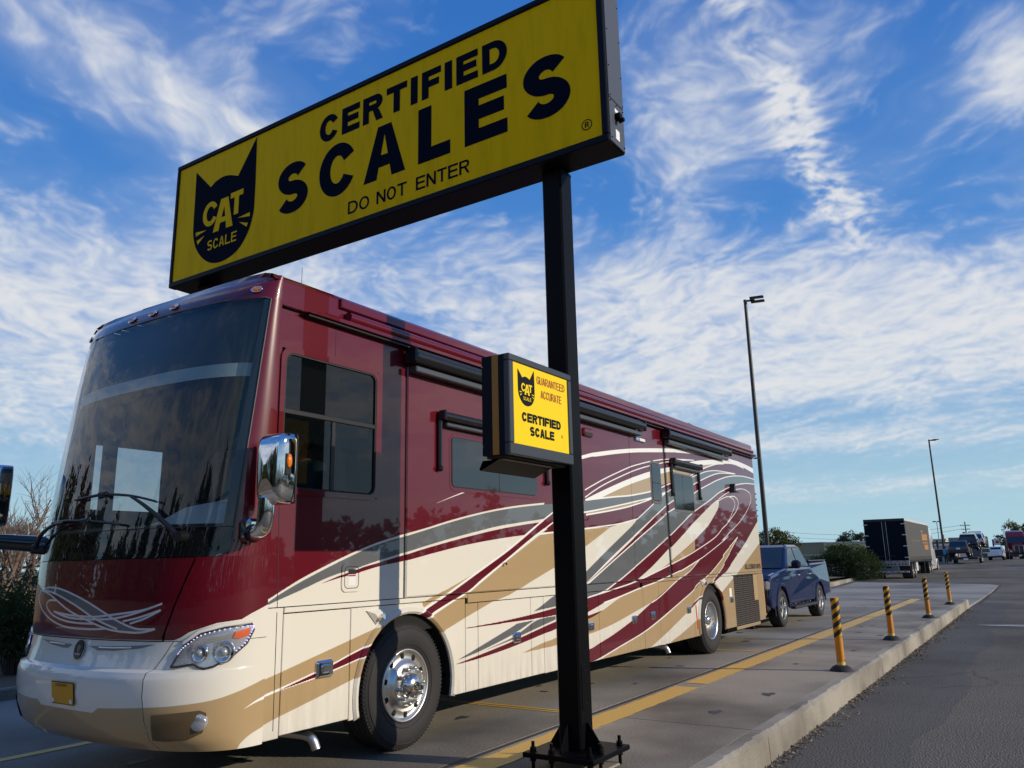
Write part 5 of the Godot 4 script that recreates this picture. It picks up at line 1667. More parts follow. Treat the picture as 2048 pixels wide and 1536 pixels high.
	part("island_end", span(Vector3(-3.9, -0.27, -30.696), Vector3(-2.27, -0.004, -30.78)), kerb_mat, island)
	part("joint_filler", span(Vector3(-3.7, -0.26, 3.0), Vector3(-2.41, -0.05, -30.69)), joint, island)
	# yellow edge stripe of the island, in lengths
	rng.seed = 9
	for i in 6:
		var z := 0.5 - i * 0.0
		pass
	var zz := 2.5
	while zz > -30.0:
		var len_ := 6.0
		var end := maxf(zz - len_, -30.6)
		var pts := []
		var left := []
		var n := int((zz - end) / 0.12)
		for k in n + 1:
			var z := lerpf(zz, end, float(k) / n)
			pts.append_array([-3.665 + rng.randf_range(-0.008, 0.012), z])
			left.push_front(z)
			left.push_front(-3.945 + rng.randf_range(-0.012, 0.006))
		pts.append_array(left)
		tag(part("yellow_stripe", sheet_flat(pts, 0.004), yellow, self), "long yellow painted stripe along the island edge", "road marking", "yellow stripes along the lane", "structure")
		zz = end - (0.30 if absf(end + 7.2) < 3.0 else 0.05)
	tag(part("stripe_bed", span(Vector3(-4.0, -0.25, 3.0), Vector3(-3.664, 0.0, -30.7)), concrete, self), "concrete strip under the yellow stripe", "ground", "", "structure")
	tag(part("rubber_joint", span(Vector3(-4.065, -0.2, 3.0), Vector3(-4.0, -0.003, -30.7)), mat("joint_rubber", lin(0.028, 0.027, 0.03), 0.7), self), "dark rubber joint strip beside the yellow stripe", "ground", "", "structure")
	# weighbridge deck in sections, yellow-edged joints between them
	var deck := structure("weighbridge_deck", "grey concrete deck of the truck scale under the motorhome")
	var dz := [3.0, -1.0, -7.48, -13.5, -22.0, -30.7]
	for i in dz.size() - 1:
		part("deck_section", span(Vector3(-7.62, -0.25, dz[i] - 0.012), Vector3(-4.068, 0.0, dz[i + 1] + 0.012), 0.004), deck_mat, deck)
		if i > 0 and i < 5:
			for s in [[0.014, 0.065], [-0.065, -0.014]]:
				part("joint_stripe", sheet_flat([-7.5, dz[i] + s[0], -4.08, dz[i] + s[0], -4.08, dz[i] + s[1], -7.5, dz[i] + s[1]], 0.004), yellow, deck)
	part("joint_steel", span(Vector3(-7.6, -0.3, 3.0), Vector3(-4.08, -0.02, -30.7)), mat("rusty_joint", lin(0.10, 0.045, 0.02), 0.7), deck)
	part("left_stripe", sheet_flat([-7.50, 3.0, -7.38, 3.0, -7.38, -30.6, -7.50, -30.6], 0.004), yellow, deck)
	for q in [[-5.2, -8.5], [-4.6, -11.3], [-5.0, -9.3]]:
		part("deck_fitting", sheet_flat([q[0] - 0.05, q[1] - 0.02, q[0] + 0.05, q[1] - 0.03, q[0] + 0.07, q[1] + 0.02, q[0] - 0.04, q[1] + 0.03], 0.004), joint, deck)
	# shoulder left of the lane, kerb and planting
	tag(part("shoulder", span(Vector3(-10.9, -0.25, 6.0), Vector3(-7.64, -0.02, -30.7)), deck_mat, self), "shaded concrete shoulder left of the scale", "ground", "", "structure")
	var lk := thing("left_kerb", "grey concrete kerb along the planting left of the motorhome", "kerb")
	for k in 8:
		part("kerb_stone", span(Vector3(-11.05, -0.25, 6.0 - k * 4.5), Vector3(-10.905, 0.12, 6.0 - k * 4.5 - 4.492), 0.02), concrete, lk)
	var bank := begin(true)
	rng.seed = 12
	var hx := [-11.05, -12.0, -14.0, -18.0, -24.0, -34.0, -60.0]
	var hh := [0.10, 0.14, 0.2, 0.35, 0.6, 0.75, 0.8]
	for i in hx.size() - 1:
		for k in 24:
			var za := 30.0 - k * 4.0
			quad(bank, Vector3(hx[i], hh[i], za), Vector3(hx[i + 1], hh[i + 1], za), Vector3(hx[i + 1], hh[i + 1], za - 4.0), Vector3(hx[i], hh[i], za - 4.0), Vector3.UP)
	tag(put("dry_field", finish(bank), dirt, self), "dry tan grassy ground beyond the left kerb", "ground", "", "structure")
	# apron that ramps down behind the island
	var ap := begin()
	var rows := [[-30.79, -7.64, -2.27, -0.004], [-36.0, -8.4, -2.2, -0.08], [-42.0, -9.2, -2.15, -0.165], [-50.3, -9.9, -2.2, -0.232]]
	var low := [-0.205, -0.215, -0.225, -0.232]
	for i in rows.size() - 1:
		quad(ap, Vector3(rows[i][1], rows[i][3], rows[i][0]), Vector3(rows[i][2], low[i], rows[i][0]), Vector3(rows[i + 1][2], low[i + 1], rows[i + 1][0]), Vector3(rows[i + 1][1], rows[i + 1][3], rows[i + 1][0]), Vector3.UP)
	quad(ap, Vector3(-9.9, -0.232, -50.3), Vector3(-2.2, -0.232, -50.3), Vector3(-2.6, -0.21, -51.2), Vector3(-10.1, -0.17, -54.4), Vector3.UP)
	for i in rows.size() - 1:   # its right-hand edge stands proud of the asphalt
		quad(ap, Vector3(rows[i][2], low[i], rows[i][0]), Vector3(rows[i + 1][2], low[i + 1], rows[i + 1][0]), Vector3(rows[i + 1][2] + 0.02, -0.3, rows[i + 1][0]), Vector3(rows[i][2] + 0.02, -0.3, rows[i][0]), Vector3.RIGHT)
	tag(put("apron", finish(ap), apron_mat, self), "pale concrete apron sloping down behind the island", "ground", "", "structure")
	var crack := begin()
	rng.seed = 5
	var prev := Vector3(-2.14, -0.252, -33.0)
	for k in 40:
		var z := -33.0 - k * 0.44
		var p := Vector3(-2.13 + rng.randf_range(-0.06, 0.05), maxf(lay(z) + 0.006, -0.25), z)
		var w := rng.randf_range(0.03, 0.10)
		quad(crack, prev, prev + Vector3(w, 0, 0), p + Vector3(w, 0, 0), p, Vector3.UP)
		prev = p
	tag(put("apron_crack", finish(crack), joint, self), "dark ragged tar joint along the apron edge", "ground", "", "structure")
	tag(part("apron_joint", span(Vector3(-7.6, -0.2, -30.78), Vector3(-3.9, -0.006, -30.70)), joint, self), "dark joint across the end of the deck", "ground", "", "structure")
	# hairline cracks wandering over the asphalt
	rng.seed = 51
	var ck := begin()
	for c in 16:
		var p := Vector2(rng.randf_range(-1.6, 3.0), rng.randf_range(-24.0, -3.5))
		var ang := rng.randf() * TAU
		for k in 26:
			ang += rng.randfn() * 0.35
			var q := p + Vector2(cos(ang), sin(ang)) * rng.randf_range(0.05, 0.13)
			var nn := Vector2(-sin(ang), cos(ang)) * rng.randf_range(0.003, 0.008)
			quad(ck, Vector3(p.x - nn.x, -0.251, p.y - nn.y), Vector3(p.x + nn.x, -0.251, p.y + nn.y), Vector3(q.x + nn.x, -0.251, q.y + nn.y), Vector3(q.x - nn.x, -0.251, q.y - nn.y), Vector3.UP)
			p = q
	tag(put("asphalt_cracks", finish(ck), joint, self), "thin dark cracks wandering over the asphalt", "cracks", "", "stuff")
	# oil drips and tyre marks on the deck and the island
	rng.seed = 33
	var oil := begin()
	for k in 70:
		var c := Vector3(rng.randf_range(-6.9, -4.4), 0.003, rng.randf_range(-29.0, 1.0))
		if k % 5 == 0:
			c = Vector3(rng.randf_range(-3.5, -2.6), 0.003, rng.randf_range(-24.0, -2.0))
		var r := rng.randf_range(0.012, 0.07)
		var ph := rng.randf() * TAU
		for j in 12:
			var a0 := TAU * j / 12
			var a1 := TAU * (j + 1) / 12
			var R := func(a: float) -> Vector3: return c + Vector3(cos(a), 0, sin(a) * 1.7) * r * (1.0 + 0.25 * sin(a * 3.0 + ph) + 0.2 * sin(a * 5.0 + ph * 2.0))
			tri(oil, c, R.call(a0), R.call(a1), Vector3.UP)
	tag(put("oil_stains", finish(oil), mat("oil", lin(0.055, 0.052, 0.048), 0.6), self), "dark oil drips scattered over the scale deck and island", "stains", "", "stuff")
	# litter of leaves and grit swept against the kerb
	rng.seed = 21
	var bits := begin()
	for k in 1900:
		var z := 0.5 - pow(rng.randf(), 0.8) * 30.0
		var x := -2.24 + absf(rng.randfn(0.0, 0.10)) * (1.6 if fmod(absf(z), 3.1) < 1.1 else 0.7)
		var s := rng.randf_range(0.006, 0.022)
		var b := Basis.from_euler(Vector3(rng.randf_range(-0.7, 0.7), rng.randf() * TAU, rng.randf_range(-0.7, 0.7)))
		var o := Vector3(x, -0.252 + s * 0.4, z)
		if k % 3 == 0:
			box(bits, Vector3(s, s * 0.7, s * 0.9), Transform3D(b, o))
		else:
			tri(bits, o + b * Vector3(-s * 1.5, 0, 0), o + b * Vector3(0, s * 0.3, s * 0.7), o + b * Vector3(s * 1.5, 0, 0), Vector3.UP)
			tri(bits, o + b * Vector3(-s * 1.5, 0, 0), o + b * Vector3(0, 0, -s * 0.7), o + b * Vector3(s * 1.5, 0, 0), Vector3.UP)
	tag(put("leaf_litter", finish(bits), mat("litter", lin(0.20, 0.155, 0.10), 0.9), self), "dry leaves and grit swept along the foot of the kerb", "litter", "", "stuff")
	var grit := begin()
	for k in 500:
		var o := Vector3(rng.randf_range(-2.1, 3.5), -0.254, rng.randf_range(-26.0, -3.0))
		var s := rng.randf_range(0.003, 0.008)
		box(grit, Vector3(s * 1.6, s * 0.5, s), Transform3D(Basis(Vector3.UP, rng.randf() * TAU), o))
	tag(put("grit", finish(grit), mat("pale_grit", lin(0.26, 0.25, 0.23), 0.9), self), "pale grit scattered over the asphalt", "litter", "", "stuff")

# ---------------------------------------------------------------- bollards
func build_bollards() -> void:
	var im := Image.create(256, 512, false, Image.FORMAT_RGB8)
	im.fill(Color8(214, 150, 22))
	for y in 512:
		for x in 256:
			# four turns of slanting bands round the sleeve
			var v := fposmod(y / 118.0 + x / 128.0, 1.0)
			if v < 0.54:
				im.set_pixel(x, y, Color8(18, 16, 14))
	var band := mat("bollard_sleeve", Color.WHITE, 0.45)
	band.albedo_texture = ImageTexture.create_from_image(im)
	var post := mat("bollard_orange", lin(0.66, 0.24, 0.012), 0.5)
	var labels := ["nearest black and yellow striped bollard on the island", "second striped bollard along the island kerb", "third striped bollard along the island kerb", "farthest striped bollard at the end of the island"]
	var spots := [[-2.47, -11.73], [-2.49, -16.2], [-2.49, -21.9], [-2.53, -27.7]]
	var first: Node3D
	for i in 4:
		var b: Node3D
		if i == 0:
			b = thing("bollard", labels[0], "bollard", Vector3.ZERO, 0.0, "striped bollards along the island")
			first = b
			var st := begin(true)
			var R := 0.052
			for k in 28:
				var a0 := TAU * k / 28
				var a1 := TAU * (k + 1) / 28
				var P := func(a: float, y: float) -> Vector3: return Vector3(cos(a) * (R + 0.002), y, sin(a) * (R + 0.002))
				var q := [[a0, 0.43], [a1, 0.43], [a1, 0.945], [a0, 0.945]]
				for o in [0, 1, 2, 0, 2, 3]:
					st.set_smooth_group(1)
					st.set_uv(Vector2(-q[o][0] / TAU, (0.945 - q[o][1]) / 0.515))
					st.add_vertex(P.call(q[o][0], q[o][1]))
			put("striped_sleeve", finish(st), band, b)
			part("post", cylm(Vector3(0, 0.11, 0), Vector3(0, 0.944, 0), R, R, 28), post, b)
			part("post_cap", cylm(Vector3(0, 0.944, 0), Vector3(0, 0.95, 0), R + 0.002, R - 0.006, 28), post, b)
			part("collar", cylm(Vector3(0, 0.06, 0), Vector3(0, 0.115, 0), 0.056, 0.054, 28), mat("collar_yellow", lin(0.70, 0.50, 0.12), 0.6), b)
			part("base", lathem([[0.155, 0.0], [0.152, 0.012], [0.11, 0.055], [0.07, 0.075], [0.0, 0.077]], 32), mat("base_rubber", lin(0.015, 0.015, 0.015), 0.75), b)
			for k in 3:
				var a := TAU * k / 3 + 0.5
				part("bolt", cylm(Vector3(cos(a) * 0.05, 0.14, sin(a) * 0.05), Vector3(cos(a) * 0.062, 0.14, sin(a) * 0.062), 0.01, 0.008, 8), mat("galvanised", lin(0.35, 0.35, 0.35), 0.4, 0.8), b)
		else:
			b = first.duplicate()
			b.name = numbered("bollard")
			add_child(b)
			tag(b, labels[i])
		b.position = Vector3(spots[i][0], 0.0, spots[i][1])
		b.rotation.y = 0.4 + i * 0.9

# ---------------------------------------------------------------- the signs
func cat_face(st: SurfaceTool, t: Transform3D, f: Callable) -> void:
	var top := [-8.140, 6.330, -7.830, 6.040, -7.745, 6.085, -7.646, 6.108, -7.55, 6.108, -7.46, 6.088, -7.315, 6.034, -7.008, 6.440]
	var P := v2(top)
	var rest := smooth2(v2([-6.992, 5.90, -6.99, 5.64, -6.995, 5.50, -7.035, 5.345, -7.10, 5.225, -7.20, 5.115, -7.32, 5.048, -7.48, 5.012, -7.65, 5.018, -7.80, 5.07, -7.93, 5.165, -8.03, 5.28, -8.09, 5.40, -8.124, 5.56, -8.13, 5.88]), 4)
	P.append_array(rest)
	var q := PackedVector2Array()
	for p in P:
		q.append(f.call(p))
	sheet(st, q, t, 0.003)

func cat_marks(st: SurfaceTool, t: Transform3D, f: Callable) -> void:
	var put_poly := func(P: PackedVector2Array) -> void:
		var q := PackedVector2Array()
		for p in P:
			q.append(f.call(p))
		sheet(st, q, t, 0.006)
	for c in [["C", -7.940, -7.655, 5.525, 5.832, 0.072], ["T", -7.425, -7.195, 5.545, 5.838, 0.080]]:
		for piece in glyph(c[0], (c[2] - c[1]) / (c[4] - c[3]), c[5] / (c[4] - c[3])):
			var P := PackedVector2Array()
			for p in piece:
				P.append(Vector2(c[1], c[3]) + p * (c[4] - c[3]))
			put_poly.call(P)
	# the tall letter in the middle stands on two feet
	put_poly.call(v2([-7.725, 5.415, -7.615, 5.415, -7.600, 5.50, -7.535, 5.71, -7.535, 5.815, -7.605, 5.815]))
	put_poly.call(v2([-7.360, 5.415, -7.480, 5.415, -7.490, 5.50, -7.535, 5.71, -7.535, 5.815, -7.470, 5.815]))
	put_poly.call(v2([-7.597, 5.51, -7.493, 5.51, -7.507, 5.575, -7.577, 5.575]))
	for w in [[-8.062, 5.503, -7.852, 5.484, -8.056, 5.450], [-8.031, 5.388, -7.883, 5.420, -8.006, 5.333], [-7.272, 5.484, -7.057, 5.500, -7.056, 5.450], [-7.241, 5.424, -7.081, 5.374, -7.103, 5.332]]:
		put_poly.call(v2(w))
	for c in word("SCALE", -7.815, -7.275, 0.16):
		for piece in glyph(c[0], (c[2] - c[1]) / 0.125, 0.022 / 0.125):
			var P := PackedVector2Array()
			for p in piece:
				P.append(Vector2(c[1], 5.205) + p * 0.125)
			put_poly.call(P)

func registered(st: SurfaceTool, x: float, y: float, r: float, t: Transform3D) -> void:
	var o := []
	g_arc(o, Vector2(x, y), Vector2(r, r), Vector2(r * 0.84, r * 0.84), 0, 360, 28)
	for p in o:
		sheet(st, p, t, 0.003)
	letters(st, [["R", x - r * 0.38, x + r * 0.36]], y - r * 0.52, y + r * 0.52, r * 0.2, t)

func build_signs() -> void:
	var frame_m := dull(mat("sign_black", lin(0.007, 0.009, 0.015), 0.45), 0.22)
	var steel := dull(mat("post_black", lin(0.004, 0.004, 0.0045), 0.40), 0.20)
	var yellow := dull(mat("sign_yellow", lin(1.0, 0.57, 0.003), 0.4), 0.12)
	var streak := noise_tex(0.02, 4, [0.0, Color(0.93, 0.93, 0.92), 0.5, Color(0.985, 0.985, 0.985), 1.0, Color(1, 1, 1)], 256, 15)
	yellow.albedo_texture = streak
	yellow.uv1_triplanar = true
	yellow.uv1_scale = Vector3(1.6, 0.22, 1.6)
	var ink := dull(mat("sign_ink", lin(0.004, 0.007, 0.017), 0.5), 0.08)
	var sg := thing("pole_sign", "large yellow overhead scale sign with black lettering on black steel posts", "sign")
	const Z := -5.35
	var x0 := -8.525
	var x1 := -2.50
	var y0 := 4.885
	var y1 := 6.515
	part("cabinet", span(Vector3(x0 + 0.004, y0 + 0.004, Z - 0.33), Vector3(x1 - 0.004, y1 - 0.004, Z - 0.05), 0.012), frame_m, sg)
	# frame of four bars, mitred visually by butting
	for q in [[x0, y1 - 0.062, x1, y1], [x0, y0, x1, y0 + 0.066], [x0, y0 + 0.066, x0 + 0.052, y1 - 0.062], [x1 - 0.062, y0 + 0.066, x1, y1 - 0.062]]:
		part("frame", span(Vector3(q[0], q[1], Z - 0.10), Vector3(q[2], q[3], Z), 0.008), frame_m, sg)
	var face := part("sign_face", span(Vector3(x0 + 0.052, y0 + 0.066, Z - 0.06), Vector3(x1 - 0.062, y1 - 0.062, Z - 0.018)), yellow, sg)
	var t := fz(0, 0, Z - 0.018)
	var st := begin()
	set_letters(face, "letter", ink, [["C", -5.948, -5.660], ["E", -5.611, -5.352], ["R", -5.305, -5.031], ["T", -4.975, -4.700], ["I", -4.652, -4.561], ["F", -4.507, -4.265], ["I", -4.220, -4.128], ["E", -4.077, -3.821], ["D", -3.771, -3.490]], 5.987, 6.293, 0.086, t)
	set_letters(face, "letter", ink, [["S", -6.600, -6.101], ["C", -5.930, -5.390], ["A", -5.275, -4.715], ["L", -4.550, -4.154], ["E", -3.983, -3.500], ["S", -3.332, -2.842]], 5.308, 5.895, 0.165, t)
	set_letters(face, "letter", ink, word("DO", -5.487, -5.19, 0.14) + word("NOT", -5.09, -4.693, 0.14) + word("ENTER", -4.575, -3.933, 0.14), 5.040, 5.178, 0.024, t)
	var rg := begin()
	registered(rg, -2.703, 5.096, 0.05, t)
	put("registered_mark", finish(rg), ink, face)
	cat_face(st, t, func(p): return p)
	put("cat_emblem", finish(st), ink, face)
	var cm := begin()
	cat_marks(cm, t, func(p): return p)
	put("logo_marks", finish(cm), yellow, face)
	# end panel towards the sun: sheet metal with rivets, a hatch and a switch
	var grey := mat("end_sheet", lin(0.055, 0.062, 0.072), 0.42)
	var endp := part("end_panel", span(Vector3(x1 - 0.004, 5.30, Z - 0.305), Vector3(x1 + 0.008, y1 - 0.03, Z - 0.03), 0.003), grey, sg)
	var hatch := part("end_hatch", span(Vector3(x1 - 0.004, y0 + 0.01, Z - 0.305), Vector3(x1 + 0.006, 5.294, Z - 0.03), 0.003), grey, sg)
	for q in [[5.27, -0.05], [5.27, -0.285], [5.27, -0.16], [4.93, -0.05], [4.93, -0.285], [5.32, -0.05], [5.32, -0.285], [5.6, -0.05], [5.6, -0.285], [5.95, -0.05], [5.95, -0.285], [6.3, -0.05], [6.3, -0.285]]:
		part("rivet", cylm(Vector3(x1 + 0.005, q[0], Z + q[1]), Vector3(x1 + 0.014, q[0], Z + q[1]), 0.007, 0.005, 8), steel, hatch if q[0] < 5.3 else endp)
	part("switch", span(Vector3(x1 + 0.006, 5.13, Z - 0.19), Vector3(x1 + 0.05, 5.19, Z - 0.13), 0.008), steel, hatch)
	part("switch_knob", cylm(Vector3(x1 + 0.03, 5.12, Z - 0.16), Vector3(x1 + 0.075, 5.12, Z - 0.16), 0.022, 0.018, 10), steel, hatch)
	for q in [[4.95, 5.04], [5.20, 5.235]]:
		part("white_tag", span(Vector3(x1 + 0.005, q[0], Z - 0.20), Vector3(x1 + 0.008, q[1], Z - 0.13)), mat("tag_white", lin(0.8, 0.8, 0.8), 0.5), hatch)
	# posts
	for px in [-3.145, -8.05]:
		var post := part("post", span(Vector3(px - 0.096, 0.135, Z - 0.15 - 0.20), Vector3(px + 0.096, y0 + 0.005, Z - 0.15), 0.014), steel, sg)
		part("post_collar", span(Vector3(px - 0.10, y0 - 0.05, Z - 0.354), Vector3(px + 0.10, y0 - 0.004, Z - 0.146), 0.016), steel, post)
		part("access_plate", span(Vector3(px + 0.094, 0.42, Z - 0.30), Vector3(px + 0.100, 0.74, Z - 0.19), 0.002), steel, post)
		for y in [0.46, 0.70]:
			part("screw", cylm(Vector3(px + 0.099, y, Z - 0.245), Vector3(px + 0.104, y, Z - 0.245), 0.008, 0.007, 8), mat("dark_hole", lin(0.004, 0.004, 0.004), 0.9), post)
		var base := part("base_plate", span(Vector3(px - 0.30, 0.098, Z - 0.25 - 0.30), Vector3(px + 0.30, 0.135, Z - 0.25 + 0.30), 0.006), steel, sg)
		for s in [[1, 0], [-1, 0], [0, 1], [0, -1]]:
			var g := platem(PackedVector2Array([Vector2(0.0, 0.0), Vector2(0.135, 0.0), Vector2(0.135, 0.025), Vector2(0.02, 0.19), Vector2(0.0, 0.19)]), Transform3D.IDENTITY, 0.014, 0.003, true)
			var gs := part("gusset", g, steel, base, Vector3(px, 0.135, Z - 0.25))
			gs.rotation.y = atan2(-s[1], s[0])
			gs.position += Vector3(s[0] * 0.094, 0, s[1] * 0.099)
		for bx in [-0.24, 0.0, 0.24]:
			for bz in [-0.24, 0.0, 0.24]:
				if bx == 0.0 and bz == 0.0 or (bx == 0.0) != (bz == 0.0) and px < -5.0:
					continue
				if bx == 0.0 or bz == 0.0:
					continue
				bolt(base, Vector3(px + bx, 0, Z - 0.25 + bz), steel)
		for q in [[-0.08, 0.24], [0.24, 0.08], [0.24, -0.08], [0.08, 0.24]]:
			if px > -5.0 and q[0] != 0.08 and q[1] != -0.08:
				bolt(base, Vector3(px + q[0], 0, Z - 0.25 + q[1]), steel)
	tag(part("footing", span(Vector3(-3.40, -0.2, -5.85), Vector3(-2.90, 0.012, -5.35), 0.01), mats["kerb_concrete"], self), "rough concrete footing under the sign post base", "ground", "", "structure")

	# the small box on the post
	var bx := thing("box_sign", "small yellow box sign with red and black lettering bolted to the post", "sign")
	var X := -3.02
	var XB := -3.27
	part("cabinet", span(Vector3(XB + 0.004, 2.262, -5.495), Vector3(X - 0.03, 2.998, -4.582), 0.006), frame_m, bx)
	part("orange_band", span(Vector3(-3.17, 2.264, -4.60), Vector3(-3.115, 2.996, -4.579)), mat("band_ochre", lin(0.42, 0.17, 0.012), 0.5), bx)
	var fm := mat("box_frame", lin(0.030, 0.036, 0.045), 0.4)
	for q in [[2.262, -4.58, 2.345, -5.497], [2.947, -4.58, 2.998, -5.497]]:
		part("frame", span(Vector3(X - 0.05, q[0], q[1]), Vector3(X, q[2], q[3]), 0.006), fm, bx)
	for q in [[-4.58, -4.64], [-5.442, -5.497]]:
		part("frame", span(Vector3(X - 0.05, 2.345, q[0]), Vector3(X, 2.947, q[1]), 0.006), fm, bx)
	var bf := part("sign_face", span(Vector3(X - 0.04, 2.345, -4.64), Vector3(X - 0.010, 2.947, -5.442)), yellow_box(), bx)
	var ft := fx(X - 0.010)
	var k := begin()
	var map := func(p: Vector2) -> Vector2: return Vector2(4.707 + (p.x + 8.14) * 0.2005, 2.640 + (p.y - 5.012) * 0.2005)
	cat_face(k, ft, map)
	var bink := dull(mat("box_ink", lin(0.012, 0.014, 0.018), 0.45), 0.15)
	set_letters(bf, "letter", bink, word("CERTIFIED", 4.755, 5.318, 0.12), 2.520, 2.588, 0.020, ft)
	set_letters(bf, "letter", bink, word("SCALE", 4.861, 5.212, 0.12), 2.424, 2.492, 0.020, ft)
	var rk := begin()
	registered(rk, 5.335, 2.47, 0.012, ft)
	put("registered_mark", finish(rk), bink, bf)
	put("cat_emblem", finish(k), bink, bf)
	var k2 := begin()
	cat_marks(k2, ft, map)
	put("logo_marks", finish(k2), mats["box_yellow"], bf)
	var sred := mat("sign_red", lin(0.42, 0.045, 0.012), 0.45)
	set_letters(bf, "red_letter", sred, word("GUARANTEED", 4.973, 5.398, 0.14), 2.836, 2.896, 0.0072, ft)
	set_letters(bf, "red_letter", sred, word("ACCURATE", 5.028, 5.342, 0.14), 2.732, 2.793, 0.0072, ft)
	part("back_face", span(Vector3(XB - 0.006, 2.32, -4.63), Vector3(XB + 0.006, 2.95, -5.44)), mats["box_yellow"], bx)
	part("underside", span(Vector3(XB + 0.02, 2.245, -5.46), Vector3(X - 0.06, 2.262, -4.62)), mat("raw_board", lin(0.05, 0.04, 0.025), 0.8), bx)
	part("lamp_hood", platem(PackedVector2Array([Vector2(-0.13, 0.0), Vector2(0.06, 0.0), Vector2(0.06, 0.02), Vector2(-0.15, -0.07), Vector2(-0.16, -0.06)]), Transform3D(Basis(Vector3(1, 0, 0), Vector3(0, 1, 0), Vector3(0, 0, 1)), Vector3(-3.16, 2.235, -5.36)), 0.74, 0.0, true), steel, bx)
	for q in [[2.35, -5.49], [2.9, -5.49]]:
		part("bracket", span(Vector3(-3.2, q[0] - 0.03, -5.494), Vector3(-3.09, q[0] + 0.03, -5.499)), steel, bx)
	for q in [[2.33, -3.255], [2.92, -3.255]]:
		part("screw", cylm(Vector3(q[1], q[0], -4.585), Vector3(q[1], q[0], -4.576), 0.006, 0.005, 8), mat("galvanised", lin(0.35, 0.35, 0.35), 0.4, 0.8), bx)

func yellow_box() -> StandardMaterial3D:
	return gloss(mat("box_yellow", lin(0.86, 0.62, 0.004), 0.4), 0.4, 0.2)

func bolt(base: Node3D, p: Vector3, m: Material) -> void:
	var st := begin()
	cyl(st, p + Vector3(0, 0.0, 0), p + Vector3(0, 0.205, 0), 0.013, 0.013, 12)
	cyl(st, p + Vector3(0, 0.137, 0), p + Vector3(0, 0.165, 0), 0.026, 0.026, 6)
	cyl(st, p + Vector3(0, 0.068, 0), p + Vector3(0, 0.096, 0), 0.026, 0.026, 6)
	cyl(st, p + Vector3(0, 0.1355, 0), p + Vector3(0, 0.1385, 0), 0.034, 0.034, 16)
	put("anchor_bolt", finish(st), m, base)
# ---------------------------------------------------------------- pickups, cars, trucks
# side glass and other plates on flanks that lean in by k: u = -z, v = up the flank
func flank(x: float, y: float, k: float, side := 1.0) -> Transform3D:
	var v := Vector3(-k * side, 1, 0).normalized()
	var u := Vector3(0, 0, -1) * side
	return Transform3D(Basis(u, v, u.cross(v)), Vector3(x * side, y, 0))

func car_wheel(parent: Node3D, at: Vector3, R: float, width: float, side: float, spokes := 5) -> MeshInstance3D:
	var ax := Transform3D(Basis(Vector3(0, side, 0), Vector3(side, 0, 0), Vector3(0, 0, -1)), Vector3.ZERO)
	var r := R * 0.62
	var st := begin(true)
	lathe(st, PackedVector2Array([Vector2(r, -width), Vector2(R * 0.93, -width), Vector2(R, -width + 0.03), Vector2(R, -0.03), Vector2(R * 0.95, -0.004), Vector2(R * 0.85, 0.008), Vector2(r * 1.04, 0.0), Vector2(r, -0.012)]), 36, ax)
	var w := put("wheel", finish(st), mat("tyre", lin(0.017, 0.016, 0.016), 0.75), parent, at)
	var rim := begin(true)
	lathe(rim, PackedVector2Array([Vector2(r, -0.10), Vector2(r, -0.004), Vector2(r * 0.93, -0.006), Vector2(r * 0.90, -0.03), Vector2(r * 0.90, -0.10)]), 36, ax)
	rim.set_smooth_group(-1)
	var alloy := mat("alloy", lin(0.50, 0.50, 0.50), 0.3, 0.9)
	for k in spokes:
		for d in [-0.16, 0.16]:
			var a: float = TAU * k / spokes + d
			var b := Basis(Vector3.RIGHT, a)
			box(rim, Vector3(0.035, r * 0.88, r * 0.15), Transform3D(b * Basis(Vector3.RIGHT, -d * 0.6), b * Vector3(-0.028 * side, r * 0.47, 0)), 0.008)
	put("rim", finish(rim), alloy, w)
	part("hub", cylm(Vector3(-0.05 * side, 0, 0), Vector3(-0.006 * side, 0, 0), r * 0.22, r * 0.18, 16), alloy, w)
	part("brake_disc", cylm(Vector3(-0.10 * side, 0, 0), Vector3(-0.09 * side, 0, 0), r * 0.88, r * 0.88, 24), mat("dark_hole", lin(0.004, 0.004, 0.004), 0.9), w)
	return w

func arch_cut(P: PackedVector2Array, cz: float, cy: float, r: float, y: float) -> void:
	var a0 := asin((y - cy) / r)
	for k in 13:
		var a := lerpf(PI - a0, a0, k / 12.0)
		P.append(Vector2(cz + cos(a) * r, cy + sin(a) * r))

